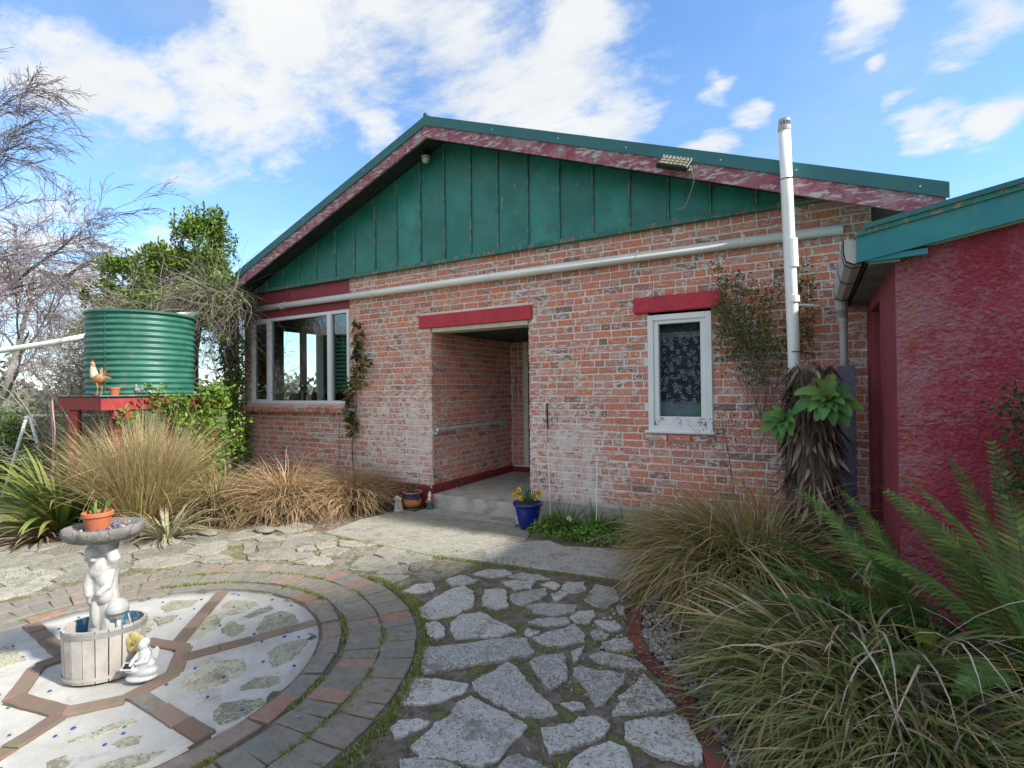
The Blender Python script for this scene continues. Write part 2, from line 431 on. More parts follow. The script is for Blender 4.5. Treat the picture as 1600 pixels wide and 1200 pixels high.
def fused(name, parts, mat, parent=None, voxel=0.01, smooth_it=6, label=None, dec=None):
    """one continuous body from overlapping ellipsoids and tapered limbs. parts: ('e',c,r[,euler]) or ('l',pts,radii)"""
    b = MB()
    for p in parts:
        if p[0] == 'e':
            b.blob(p[1], p[2], 16, 12, rot=(Euler(p[3]).to_matrix() if len(p) > 3 else None))
        else:
            b.tube(p[1], p[2], 12)
            for q, r in ((p[1][0], p[2][0]), (p[1][-1], p[2][-1])): b.blob(q, r, 12, 8)
    me = b.mesh(name, mat)
    o = bpy.data.objects.new(name, me); COL.objects.link(o)
    md = o.modifiers.new('r', 'REMESH'); md.mode = 'VOXEL'; md.voxel_size = voxel
    md2 = o.modifiers.new('s', 'SMOOTH'); md2.iterations = smooth_it; md2.factor = 0.5
    dg = bpy.context.evaluated_depsgraph_get()
    me2 = bpy.data.meshes.new_from_object(o.evaluated_get(dg))
    bpy.data.objects.remove(o); bpy.data.meshes.remove(me)
    me2.name = name
    if not me2.materials: me2.materials.append(M[mat] if isinstance(mat, str) else mat)
    me2.polygons.foreach_set('use_smooth', [True] * len(me2.polygons))
    return link(name, me2, parent, label)
# ================================================================ HOUSE
rg = random.Random(7)
house = thing('brick_house', 'old red brick house with green gable, maroon barge boards and open porch', 'house')
RX0, APX, REND, SL = -9.75, -4.46, 0.97, 0.374
APZ = 5.36
def roofz(x): return APZ - SL * abs(x - APX)
WX0, WX1, WZ = -9.2, 0.5, 3.50
OPEN = [(-9.0, -6.42, 1.47, 3.60), (-4.76, -3.17, 0.0, 2.58), (-1.62, -0.93, 1.19, 2.53)]   # window, porch, small window
# --- mortar core: front skin with the openings left out
w = MB()
def wallrect(x0, x1, z0, z1, y0=0.006, y1=0.24): w.box(x0, x1, y0, y1, z0, z1)
wallrect(WX0, -9.0, 0, WZ); wallrect(-9.0, -6.42, 0, 1.47); wallrect(-6.42, -4.769, 0, WZ)
wallrect(-4.76, -3.17, 2.76, WZ); wallrect(-3.16, -1.62, 0, WZ); wallrect(-1.62, -0.93, 0, 1.19); wallrect(-1.62, -0.93, 2.53, WZ)
wallrect(-0.93, WX1, 0, WZ)
w.box(WX0, WX0 + 0.24, 0.24, 0.6, 0, WZ); w.box(WX0, WX0 + 0.24, 0.6, 1.62, 0, 1.25); w.box(WX0, WX0 + 0.24, 0.6, 1.62, 2.9, WZ); w.box(WX0, WX0 + 0.24, 1.62, 8, 0, WZ)
w.box(WX1 - 0.24, WX1, 0.24, 8, 0, WZ); w.box(WX0, WX1, 8, 8.2, 0, WZ)
# porch recess
w.box(-4.99, -4.769, 0.24, 2.52, 0, WZ); w.box(-4.99, -4.42, 2.309, 2.52, 0, WZ); w.box(-3.17, -2.95, 0.24, 2.52, 0, WZ)
w.build('wall', 'mortar', house)
# --- brick shapes
def brick_mesh(w_, h_, d_, i, name='brick'):
    r = random.Random(100 + i); bm = bmesh.new()
    j = lambda a: r.uniform(-a, a)
    c = 0.005
    fr = [(-w_/2 + c + j(.003), j(.002), -h_/2 + c + j(.002)), (w_/2 - c + j(.003), j(.002), -h_/2 + c + j(.002)),
          (w_/2 - c + j(.003), j(.002), h_/2 - c + j(.002)), (-w_/2 + c + j(.003), j(.002), h_/2 - c + j(.002))]
    bk = [(-w_/2, .005 + j(.001), -h_/2), (w_/2, .005 + j(.001), -h_/2), (w_/2, .005, h_/2), (-w_/2, .005, h_/2)]
    bb = [(x, d_, z) for x, _, z in bk]
    mid = [((fr[a][0] + fr[b_][0]) / 2 + j(.002), j(.003), (fr[a][2] + fr[b_][2]) / 2 + j(.0025)) for a, b_ in ((0, 1), (2, 3))]
    vs = fr + bk + bb + mid
    fs = [(0, 12, 13, 3), (12, 1, 2, 13), (0, 4, 5, 12), (12, 5, 1), (1, 5, 6, 2), (2, 6, 13), (13, 6, 7, 3), (3, 7, 4, 0)]
    fs += [(4, 8, 9, 5), (5, 9, 10, 6), (6, 10, 11, 7), (7, 11, 8, 4)]
    return vs, fs
SHAPES = {}
def brick_shape(w_, i):
    k = (round(w_, 3), i)
    if k not in SHAPES:
        SHAPES[k] = brick_mesh(w_, 0.0725, 0.04, hash(k) % 1000)
    return SHAPES[k]
BMESH = {}
H0, PITCH = 0.302, 0.086
cells = []
r2 = random.Random(11)
for row in range(0, 37):
    zc_ = H0 + PITCH * (row + .5)
    x = WX0; kind = row % 4
    if row % 2: x -= 0.06
    segs = []
    while x < WX1:
        L = 0.23 if r2.random() < (0.72 if kind else 0.35) else 0.11
        if kind == 0 and r2.random() < 0.5: L = 0.11
        L += r2.uniform(-0.008, 0.006)
        segs.append((max(x, WX0), min(x + L, WX1))); x += L + 0.012
    for a, b_ in segs:
        parts = [(a, b_)]
        for ox0, ox1, oz0, oz1 in OPEN + [(-4.97, -3.11, 2.57, 2.77), (-1.77, -0.82, 2.53, 2.71), (-9.2, -6.35, 1.34, 1.5)]:
            if oz0 - 0.02 < zc_ < oz1 + 0.02:
                np_ = []
                for p0, p1 in parts:
                    if p1 <= ox0 or p0 >= ox1: np_.append((p0, p1)); continue
                    if p0 < ox0: np_.append((p0, ox0))
                    if p1 > ox1: np_.append((ox1, p1))
                parts = np_
        for p0, p1 in parts:
            if p1 - p0 > 0.045: cells.append(((p0 + p1) / 2, zc_, p1 - p0))
def seen(c):      # bricks that show largest: nearest the camera, not behind the big plants
    x, z, l = c
    d = (x * x + 5.92 ** 2 + (z - 1.68) ** 2) ** .5
    hidden = (x > -1.9 and z < 0.75) or (x > 0.36) or (x < -9.0) or (-0.42 < x < 0.2 and z < 1.9)
    return -(l / d ** 2) * (0.05 if hidden else 1)
cells.sort(key=seen)
near, far = cells[:296], cells[296:]
for x, z, l in near:
    q = round(l / 0.01) * 0.01
    i = r2.randrange(5); k = (round(q, 2), i)
    if k not in BMESH:
        m_ = MB(); m_.add(*brick_shape(q, i)); BMESH[k] = m_.mesh('brick', 'brick')
    o = link('brick', BMESH[k], house)
    o.location = (x, r2.uniform(-0.003, 0.003), z + r2.uniform(-.002, .002)); o.rotation_euler = (r2.uniform(-.03, .03), r2.uniform(-.008, .008), r2.uniform(-.015, .015))
bw = MB()
def put_brick(bw, l, loc, rot):
    vs, fs = brick_shape(round(l, 2), r2.randrange(5))
    mt = Matrix.Translation(loc) @ rot
    bw.add([mt @ Vector(v) for v in vs], fs, 0, r2.random())
for x, z, l in far:
    put_brick(bw, l, (x, r2.uniform(-0.003, 0.003), z), Euler((r2.uniform(-.03, .03), 0, r2.uniform(-.015, .015))).to_matrix().to_4x4())
# porch side wall (faces +X), porch back wall, house corner return
RZ = Matrix.Rotation(pi / 2, 4, 'Z')
for row in range(0, 27):
    z = H0 + PITCH * (row + .5)
    y = 0.0 + (0.12 if row % 2 else 0.0)
    if row % 2: put_brick(bw, 0.11, (-4.76, 0.055, z), RZ)
    while y < 2.28:
        L = min(0.23, 2.3 - y)
        if r2.random() < .25: L = min(L, .11)
        if L > .05: put_brick(bw, L, (-4.76 + r2.uniform(-.002, .002), y + L / 2, z), RZ)
        y += L + 0.01
    x = -4.75 + (0.0 if row % 2 else -.12)
    for L in (0.11, 0.11, 0.11):
        if x + L < -4.43 and x > -4.77: put_brick(bw, L, (x + L / 2, 2.30, z), Matrix.Identity(4))
        x += L + .01
    put_brick(bw, 0.11 if row % 2 else 0.23, (-3.17 - 0.001, 0.06 if row % 2 else 0.115, z), RZ @ Matrix.Rotation(pi, 4, 'Z'))
bw.build('brickwork', 'brick', house, kind='stuff', label='smaller and farther red bricks of the facade and porch walls')
# --- plinth
p = MB()
for x0, x1 in ((WX0, -4.80), (-3.13, WX1)):
    p.add([(x0, -0.02, 0.0), (x1, -0.02, 0.0), (x1, -0.02, 0.27), (x0, -0.02, 0.27), (x0, 0.012, 0.312), (x1, 0.012, 0.312)],
          [(0, 1, 2, 3), (3, 2, 5, 4)], 1 if x0 > -4 else 0)
p.add([(-4.735, -0.03, .15), (-4.735, 2.31, .15), (-4.735, 2.31, .27), (-4.735, -0.03, .27), (-4.765, 2.31, .31), (-4.765, -0.02, .31), (-4.80, -.02, .27), (-4.8, -.02, 0), (-4.735, -.02, 0)],
      [(0, 1, 2, 3), (3, 2, 4, 5), (7, 8, 3, 6)], 0)
p.box(-4.735, -4.42, 2.27, 2.32, .15, .28)
M['plinth'] = surf('worn_red_plinth', (0.25, 0.03, 0.035), (0.16, 0.025, 0.03), 5, 0.8, 0.5, 30, 0.005, c3=(0.36, 0.32, 0.28), th=0.60, pscale=5)
M['plinth_pale'] = surf('bare_mortar_plinth', (0.42, 0.38, 0.35), (0.33, 0.30, 0.27), 8, 0.95, 0.8, 40, 0.008, c3=(0.30, 0.10, 0.09), th=0.60, pscale=5)
p.build('plinth', ['plinth', 'plinth_pale'], house)
# --- lintels
l_ = MB(); l_.bbox(-4.97, -3.11, -0.035, 0.2, 2.575, 2.765, .008); l_.build('lintel', 'lintel', house, label='red concrete lintel over the porch opening')
l_ = MB(); l_.bbox(-1.775, -0.82, -0.05, 0.15, 2.53, 2.71, .01); l_.build('lintel', 'lintel', house, label='short rough red lintel over the small window')
l_ = MB(); l_.box(-4.745, -3.18, 0.0, 0.26, 2.515, 2.572); l_.build('porch_trim', 'cream', house)
# --- porch ceiling, floor, step, door
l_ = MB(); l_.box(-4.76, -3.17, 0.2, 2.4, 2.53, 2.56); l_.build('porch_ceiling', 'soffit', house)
l_ = MB(); l_.bbox(-4.735, -3.17, -0.045, 2.33, -0.02, 0.19, .008); l_.build('porch_floor', 'concrete', house)
d = MB(); d.box(-4.42, -3.17, 2.36, 2.4, .19, 2.52); dr = d.build('door', 'door_green', house)
d = MB(); d.box(-4.42, -4.35, 2.30, 2.38, .19, 2.52); d.box(-3.24, -3.17, 2.3, 2.38, .19, 2.52); d.build('frame', 'door_green', dr)
d = MB(); d.tube([(-4.2, 2.34, 1.2), (-4.2, 2.28, 1.2), (-4.08, 2.28, 1.2)], .012, 6); d.build('handle', 'steel', dr)
# wind chime cords hanging near the porch's far side
# --- handrail in the porch
hr = MB(); hr.tube([(-4.685, 0.02, 1.11), (-4.685, 1.95, 1.12)], .025, 10); ho = hr.build('handrail', 'steel', house)
for y in (0.03, 0.62, 1.3, 1.92):
    b_ = MB(); b_.tube([(-4.76, y, 1.06), (-4.70, y, 1.05), (-4.685, y, 1.10)], .011, 6); b_.bbox(-4.76, -4.752, y - .035, y + .035, 1.01, 1.10, .002)
    b_.build('bracket', 'steel', ho)
# --- gable face: panels and battens
NX = [-8.93, -8.49, -8.04, -7.6, -7.17, -6.71, -6.28, -5.83, -5.39, -4.93, -4.49, -4.04, -3.6, -3.15, -2.71, -2.27, -1.82, -1.38, -0.94, -0.49, -0.05]
def gz(x): return roofz(x) - 0.17
xs = [-9.42] + NX + [0.34]
for i in range(len(xs) - 1):
    a, b_ = xs[i] + .004, xs[i + 1] - .004
    pts = [(a, 3.50), (b_, 3.50), (b_, max(gz(b_), 3.51))]
    if a < APX < b_: pts.append((APX, gz(APX)))
    pts.append((a, max(gz(a), 3.51)))
    yy = -0.028 - rg.uniform(0, .006)
    n = len(pts); g = MB()
    g.add([(x, yy, z) for x, z in pts] + [(x, 0.0, z) for x, z in pts], [list(range(n))] + [(i_, (i_ + 1) % n, n + (i_ + 1) % n, n + i_)[::-1] for i_ in range(n)])
    g.build('gable_panel', 'gable', house)
for x in NX:
    if gz(x) < 3.62: continue
    g = MB(); tw = .03 + rg.uniform(-.004, .004)
    g.bbox(x + .002, x + tw, -0.052, -0.02, 3.51, gz(x) - .01, .004); g.build('batten', 'batten', house)
g = MB(); g.bbox(-9.4, 0.30, -0.075, -0.0, 3.475, 3.505, .006); g.bbox(-9.4, 0.3, -.07, -.055, 3.505, 3.53, .004); g.build('gable_flashing', 'batten', house)
g = MB(); g.box(-9.3, 0.45, 0.02, 0.2, 3.40, 3.5); g.build('wall_plate', 'gapdark', house)
# --- roof
YF, YB = -0.45, 8.5
def slope(name, x0, x1, z_off, th, y0, y1, mat, **k):
    g = MB(); za, zb = roofz(x0) + z_off, roofz(x1) + z_off
    g.add([(x0, y0, za), (x1, y0, zb), (x1, y1, zb), (x0, y1, za), (x0, y0, za - th), (x1, y0, zb - th), (x1, y1, zb - th), (x0, y1, za - th)],
          [(0, 1, 2, 3), (7, 6, 5, 4), (0, 4, 5, 1), (1, 5, 6, 2), (2, 6, 7, 3), (3, 7, 4, 0)])
    return g.build(name, mat, house, **k)
def corr(x0, x1):
    g = MB(); n = int((YB - YF) / 0.04); vs = []
    for k in range(n + 1):
        y = YF + .03 + (YB - YF - .03) * k / n; dz = .009 * sin(k * pi / 2)
        vs += [(x0, y, roofz(x0) - .02 + dz), (x1, y, roofz(x1) - .02 + dz)]
    g.add(vs, [(2 * k, 2 * k + 1, 2 * k + 3, 2 * k + 2) for k in range(n)]); return g.build('roof', 'teal_metal', house)
corr(RX0, APX); corr(APX, REND)
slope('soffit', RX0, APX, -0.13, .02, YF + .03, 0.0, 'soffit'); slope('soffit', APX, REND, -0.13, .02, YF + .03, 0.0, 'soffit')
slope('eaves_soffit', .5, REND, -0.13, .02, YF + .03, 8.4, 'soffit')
slope('barge_board', RX0, APX, -0.115, .165, YF, YF + .03, 'barge'); slope('barge_board', APX, REND - .0, -0.115, .165, YF, YF + .03, 'barge')
slope('barge_flashing', RX0 - .02, APX, 0.0, .118, YF - .018, YF - .004, 'teal_metal'); slope('barge_flashing', APX, REND + .02, 0.0, .118, YF - .018, YF - .004, 'teal_metal')
slope('barge_cap', RX0 - .02, APX, 0.012, .012, YF - .018, YF + .12, 'teal_metal'); slope('barge_cap', APX, REND + .02, 0.012, .012, YF - .018, YF + .12, 'teal_metal')
slope('barge_gap', RX0, APX, -0.113, .012, YF + .004, YF + .026, 'gapdark'); slope('barge_gap', APX, REND, -0.113, .012, YF + .004, YF + .026, 'gapdark')
g = MB(); g.tube([(APX, YF - .02, APZ + .02), (APX, YB, APZ + .02)], .03, 8); g.build('ridge_cap', 'teal_metal', house)
for x in (-8.4, -6.9, -5.6, -3.4, -2.5, -1.7, -0.75, -0.1, .8):
    g = MB(); g.tube([(x, YF - .018, roofz(x) - .06), (x, YF - .026, roofz(x) - .06)], .008, 6); g.build('rivet', 'steel', house)
# lichen and grass fringe on the barge top edge is left to the climbing plants
# --- big window
def frame_rect(x0, x1, z0, z1, y0, y1, t, mat, parent, name='frame', bv=.005):
    g = MB(); g.bbox(x0, x0 + t, y0, y1, z0, z1, bv); g.bbox(x1 - t, x1, y0, y1, z0, z1, bv)
    g.bbox(x0 + t, x1 - t, y0, y1, z0, z0 + t, bv); g.bbox(x0 + t, x1 - t, y0, y1, z1 - t, z1, bv)
    return g.build(name, mat, parent)
g = MB(); g.bbox(-9.0, -6.425, 0.01, 0.05, 2.99, 3.475, .004); g.bbox(-8.0, -7.94, -.004, 0.012, 3.0, 3.475, .003)
g.build('window_panel', 'render_red', house, label='dark red board panel above the wide window')
win = frame_rect(-8.99, -6.43, 1.47, 3.0, -0.01, 0.06, .055, 'alu', house, 'window')
win['label'] = 'wide white aluminium window of three panes'
for a, b_ in ((-8.93, -8.50), (-8.44, -6.93), (-6.86, -6.49)):
    g = MB(); g.add([(a, .035, 1.52), (b_, .035, 1.52), (b_, .035, 2.95), (a, .035, 2.95)], [(0, 1, 2, 3)]); g.build('pane', 'glass', win)
for a, b_ in ((-8.51, -8.43), (-6.94, -6.855)):
    g = MB(); g.bbox(a, b_, -.012, .062, 1.52, 2.95, .004); g.build('mullion', 'alu', win)
frame_rect(-8.935, -8.51, 1.52, 2.945, -.004, .05, .028, 'alu', win, 'sash')
# brick sill
for i in range(34):
    x = -9.13 + i * .0785
    if x > -6.5: break
    me = BMESH.get('sill')
    if me is None:
        g = MB(); g.bbox(-.034, .034, -.11, .115, -.045, .045, .006); me = BMESH['sill'] = g.mesh('sill_brick', 'brick')
    o = link('sill_brick', me, house); o.location = (x + .035, -.02, 1.395 + rg.uniform(-.002, .002)); o.rotation_euler = (.2, 0, rg.uniform(-.02, .02))
g = MB(); g.box(-9.13, -6.47, -.09, .05, 1.36, 1.43); g.build('sill_mortar', 'mortar', house)
# room behind the wide window
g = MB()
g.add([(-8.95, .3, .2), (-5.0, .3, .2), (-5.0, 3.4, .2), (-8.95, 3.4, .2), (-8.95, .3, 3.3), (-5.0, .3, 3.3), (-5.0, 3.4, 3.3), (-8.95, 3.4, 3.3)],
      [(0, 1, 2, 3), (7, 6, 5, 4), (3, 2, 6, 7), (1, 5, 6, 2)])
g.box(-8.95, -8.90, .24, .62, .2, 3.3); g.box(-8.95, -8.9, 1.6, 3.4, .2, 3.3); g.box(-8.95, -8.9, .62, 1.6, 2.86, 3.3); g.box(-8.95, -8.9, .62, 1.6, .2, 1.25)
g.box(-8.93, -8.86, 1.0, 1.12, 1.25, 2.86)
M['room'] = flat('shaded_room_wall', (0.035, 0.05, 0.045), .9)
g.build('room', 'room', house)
g = MB(); g.box(-8.935, -8.90, .07, .235, 1.47, 2.97); g.build('curtain_board', 'timber_int', house)
g = MB(); g.box(-8.95, -6.45, .07, .34, 1.44, 1.47); g.build('inner_sill', 'white_paint', house)
# --- small window
sw = frame_rect(-1.62, -.93, 1.19, 2.5, -.03, .1, .065, 'white_paint', house, 'window')
sw['label'] = 'small peeling white window with a lace curtain behind the glass'
frame_rect(-1.555, -.995, 1.30, 2.45, -.012, .07, .055, 'white_paint', sw, 'sash')
g = MB(); g.bbox(-1.54, -1.01, -.022, .06, 1.255, 1.345, .005); g.build('bottom_rail', 'peel_white', sw)
g = MB(); g.bbox(-1.66, -.90, -.045, .1, 1.17, 1.20, .004); g.build('sill', 'white_paint', sw)
for k in range(3):
    g = MB(); g.bbox(-1.66 + k * .255, -1.66 + k * .255 + .245, -.03, .08, 1.085, 1.155, .006); g.build('sill_brick', 'brick', sw)
g = MB(); g.add([(-1.5, .035, 1.355), (-1.05, .035, 1.355), (-1.05, .035, 2.40), (-1.5, .035, 2.40)], [(0, 1, 2, 3)]); g.build('pane', 'glass_dull', sw)
def lace():
    m, b = newmat('lace_curtain')
    pos = b('ShaderNodeNewGeometry'); sp = b.n.new('ShaderNodeSeparateXYZ'); b.l.new(pos, sp.inputs[0])
    v = b('ShaderNodeCombineXYZ', {0: sp.outputs[0], 1: sp.outputs[2], 2: 0.0})
    wv_ = b('ShaderNodeVectorMath', {0: b.noise(v, 30, 3, .5, out=1), 1: (.025, .025, .0), 2: v}, operation='MULTIPLY_ADD')
    d1 = b('ShaderNodeTexVoronoi', {'Vector': wv_, 'Scale': 13.0, 'Randomness': .8}, voronoi_dimensions='2D')
    petals = b.math('ABSOLUTE', b.math('SUBTRACT', b('ShaderNodeTexVoronoi', {'Vector': wv_, 'Scale': 46.0}, voronoi_dimensions='2D'), .42))
    fl = b.math('MULTIPLY', b.ramp(d1, .36, .30), b.ramp(petals, .10, .05))
    ring = b.math('ABSOLUTE', b.math('SUBTRACT', d1, .30))
    fl = b.math('MAXIMUM', fl, b.math('MULTIPLY', b.ramp(ring, .035, .015), b.ramp(b.noise(v, 28, 2, .5), .45, .55)))
    d2 = b('ShaderNodeTexVoronoi', {'Vector': wv_, 'Scale': 38.0}, voronoi_dimensions='2D')
    fl = b.math('MAXIMUM', fl, b.math('MULTIPLY', b.ramp(d2, .26, .18), b.ramp(b.noise(v, 17, 2, .5), .52, .56)))
    band = b.math('MULTIPLY', b.ramp(sp.outputs[2], 2.24, 2.25), b.ramp(sp.outputs[2], 2.31, 2.30))
    fl = b.math('MAXIMUM', fl, b.math('MULTIPLY', band, .35))
    top = b.ramp(sp.outputs[2], 2.30, 2.31)
    fl = b.math('MULTIPLY', fl, b.math('SUBTRACT', 1.0, b.math('MULTIPLY', top, .85)))
    bot = b.ramp(b.math('ADD', sp.outputs[2], b.math('MULTIPLY', b.noise(b.vmul(v, (1, 5, 1)), 9, 4, .6), .12)), 1.60, 1.54)
    spk = b.ramp(b.noise(v, 120, 2, .6), .60, .66)
    fl = b.math('MAXIMUM', fl, b.math('MULTIPLY', spk, .5))
    col = b.mix(b.math('MULTIPLY', fl, .8), (.03, .032, .038, 1), (.50, .52, .54, 1))
    sheen = b.mix(b.ramp(sp.outputs[0], -1.22, -1.05), (.22, .27, .32, 1), (.12, .26, .17, 1))  # reflected haze of the pane, painted into the curtain's lower part
    col = b.mix(b.math('MULTIPLY', bot, .8), col, sheen)
    return finish(m, b, col, .9)
M['lace'] = lace()
g = MB(); g.add([(-1.55, .09, 1.3), (-1.0, .09, 1.3), (-1.0, .09, 2.45), (-1.55, .09, 2.45)], [(0, 1, 2, 3)]); g.build('lace_curtain', 'lace', sw)

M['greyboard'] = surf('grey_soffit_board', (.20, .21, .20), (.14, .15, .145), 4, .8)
# ================================================================ WING (red outbuilding on the right)
wing = thing('rendered_outbuilding', 'red rough-cast outbuilding with teal fascia joined to the right of the brick house', 'outbuilding', (0.45, -1.95, 0))
CX, CY = 0.45, -1.95
g = MB()
g.box(CX, CX + .2, CY, CY + .86, 0, 2.52); g.box(CX, CX + .2, CY + 1.6, 0.0, 0, 2.52); g.box(CX, CX + .2, CY + .86, CY + 1.6, 2.33, 2.52); g.box(CX + .1, CX + .14, CY + .86, CY + 1.6, 0, 2.33)
g.build('side_wall', 'render_red', wing)
g = MB(); g.box(CX + .075, CX + .1, CY + .86, CY + 1.60, .05, 2.33); g.build('door', 'door_green', wing)
g = MB(); g.bbox(CX + .02, CX + .1, CY + .80, CY + .88, 0, 2.38, .004); g.bbox(CX + .02, CX + .1, CY + 1.58, CY + 1.66, 0, 2.38, .004); g.build('door_frame', 'render_red', wing)
def wz(x): return 2.50 + .185 * (x - CX)
g = MB(); n = 60   # front wall, its face built with the relief of the rough cast coarse lumps
vs = []; X1 = 5.0
NXW, NZW = 200, 300
for i in range(NXW + 1):
    x = CX + .001 + 1.3 * (i / NXW) if i < NXW else X1
    for k in range(NZW + 1):
        z = (wz(x) - .02) * k / NZW
        e = 0 if i in (0,) else mn.noise(Vector((x * 14, z * 16, 0))) * .006 + mn.noise(Vector((x * 55, z * 75, 3))) * .006
        vs.append((x, CY - .004 + e, z))
g.add(vs, [(i * (NZW + 1) + k, (i + 1) * (NZW + 1) + k, (i + 1) * (NZW + 1) + k + 1, i * (NZW + 1) + k + 1) for i in range(NXW) for k in range(NZW)])
g.build('front_wall', 'roughcast', wing, smooth=True)
g = MB(); g.box(CX + .21, X1, CY + .02, CY + .2, 0, 2.5); g.box(X1 - .2, X1, CY, 0, 0, 2.5); g.build('wall_core', 'mortar', wing)
# roof and fascia
g = MB(); x0, x1 = .29, 5.2; ra, rb = wz(x0) + .20, wz(x1) + .20
g.add([(x0, CY - .13, ra), (x1, CY - .13, rb), (x1, 0.0, rb), (x0, 0.0, ra), (x0, CY - .13, ra - .03), (x1, CY - .13, rb - .03), (x1, 0.0, rb - .03), (x0, 0.0, ra - .03)],
      [(0, 1, 2, 3), (7, 6, 5, 4), (0, 4, 5, 1), (1, 5, 6, 2), (2, 6, 7, 3), (3, 7, 4, 0)]); g.build('roof', 'teal_metal', wing)
def sl(name, x0, x1, zt0, zb0, zt1, zb1, y0, y1, mat):
    g = MB(); g.add([(x0, y0, zb0), (x1, y0, zb1), (x1, y0, zt1), (x0, y0, zt0), (x0, y1, zb0), (x1, y1, zb1), (x1, y1, zt1), (x0, y1, zt0)],
                    [(0, 1, 2, 3), (5, 4, 7, 6), (3, 2, 6, 7), (0, 4, 5, 1), (1, 5, 6, 2), (0, 3, 7, 4)]); return g.build(name, mat, wing)
sl('fascia_board', .25, 5.2, wz(.25) + .155, wz(.25) - .02, wz(5.2) + .155, wz(5.2) - .02, CY - .10, CY - .07, 'fascia_teal')
sl('fascia_trim', .247, 5.2, wz(.247) + .172, wz(.247) + .14, wz(5.2) + .172, wz(5.2) + .14, CY - .115, CY - .1, 'batten')
sl('fascia_packer', .295, .60, wz(.3) + .0, wz(.3) - .03, wz(.6) - .04, wz(.6) - .075, CY - .088, CY - .06, 'fascia_teal')
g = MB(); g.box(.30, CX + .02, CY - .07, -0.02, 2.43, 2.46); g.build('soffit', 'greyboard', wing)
g = MB(); g.box(.292, .31, CY - .07, -0.02, 2.43, 2.60); g.build('eaves_board', 'soffit', wing)
# gutter: half-round-ish box along the eaves, with wire straps
g = MB(); prof = [(.292, 2.585), (.292, 2.50), (.275, 2.455), (.235, 2.445), (.195, 2.47), (.185, 2.52), (.185, 2.60), (.178, 2.60), (.178, 2.515), (.19, 2.46), (.23, 2.435), (.28, 2.443), (.30, 2.49), (.30, 2.585)]
ya, yb = CY - .068, -.30; n = len(prof)
g.add([(x, ya, z) for x, z in prof] + [(x, yb, z) for x, z in prof], [(k, k + 1, n + k + 1, n + k) for k in range(n - 1)])
for yy in (ya, yb): g.add([(x, yy, z) for x, z in prof[:7]], [list(range(7))])
gu = g.build('gutter', 'grey_pvc', wing)
for y in (CY + .02, CY + .62, -.45):
    g = MB(); g.tube([(x, y, z - .004) for x, z in prof[7:13]], .004, 5); g.build('gutter_strap', 'gapdark', gu)
dpx, dpy = .265, -.30
g = MB(); g.tube([(.235, -.36, 2.45), (.235, -.36, 2.38), (.25, -.30, 2.30)], [.055, .05, .036], 12)
g.tube([(.25, -.30, 2.31), (.25, -.30, 2.25)], .042, 12); g.tube([(.25, -.30, 2.27), (.25, -.30, .1)], .033, 12)
g.build('downpipe', 'grey_pvc', wing, smooth=False)
g = MB(); g.bbox(.19, .33, -.38, -.345, 0.0, 1.86, .004); g.bbox(.19, .33, -.25, -.22, 0, 1.84, .004); g.bbox(.31, .33, -.345, -.25, 0, 1.85, .003); g.bbox(.19, .205, -.345, -.25, 0, 1.85, .003)
g.build('pipe_casing', 'purple_board', wing)
at0(wing)

# ================================================================ pipes and lamps on the house
fl = thing('flue_pipe', 'tall white flue pipe standing up the facade past the roof edge', 'flue pipe', (-.13, -.55, 0))
g = MB(); g.tube([(-.13, -.55, .3), (-.145, -.55, 2.1), (-.175, -.55, 3.35), (-.19, -.55, 4.02)], .051, 16, rnd=.01); g.build('pipe', 'white_pvc', fl, smooth=True)
for z0, z1 in ((2.76, 3.02), (2.44, 2.50)):
    xm = lambda z: -.13 - .0161 * (z - 1.9) * 1.05
    g = MB(); g.tube([(xm(z0) - .005, -.55, z0), (xm(z1) - .006, -.55, z1)], .057, 16); g.build('socket', 'white_pvc', fl)
g = MB(); g.tube([(-.19, -.55, 4.02), (-.19, -.55, 4.06)], .055, 16); g.tube([(-.19, -.55, 4.10), (-.19, -.55, 4.125)], .048, 16)
for k in range(10): a = k * pi / 5; g.box(-.19 + .042 * cos(a) - .006, -.19 + .042 * cos(a) + .006, -.55 + .042 * sin(a) - .006, -.55 + .042 * sin(a) + .006, 4.06, 4.10)
g.build('cowl', 'grey_pvc', fl)
g = MB(); g.tube([(-.178 + .054 * cos(a), -.55 + .054 * sin(a), 3.58 + .01 * sin(a)) for a in [k * pi / 8 for k in range(17)]], .004, 5); g.tube([(-.178, -.5, 3.58), (-.18, -.455, 3.60)], .005, 5)
g.build('strap', 'gapdark', fl)
g = MB(); g.tube([(-.13 + .054 * cos(a), -.55 + .054 * sin(a), 1.99) for a in [k * pi / 8 for k in range(17)]], .005, 5); g.tube([(-.08, -.53, 1.99), (.02, -.3, 1.97), (.1, -.03, 1.99)], .004, 5); g.build('tie', 'black', fl)
g = MB(); g.tube([(-.1, -.50, 2.42), (.06, -.3, 2.42), (.06, 0, 2.42)], .012, 8); g.tube([(-.06, -.44, 2.42), (.0, -.36, 2.42)], .018, 8); g.build('bracket', 'white_pvc', fl)
at0(fl)
rp = thing('rainwater_pipe', 'long white rainwater pipe running level across the whole brick facade', 'pipe', (-4.4, -.07, 3.18))
g = MB(); g.tube([(.27, -.07, 3.175), (-9.3, -.07, 3.185)], .05, 14); g.build('pipe', 'white_pvc', rp, smooth=True)
g = MB(); g.tube([(-9.3, -.07, 3.185), (-9.4, -.12, 3.17), (-8.95, -1.3, 2.95)], .048, 12); g.build('elbow', 'white_pvc', rp, smooth=True)
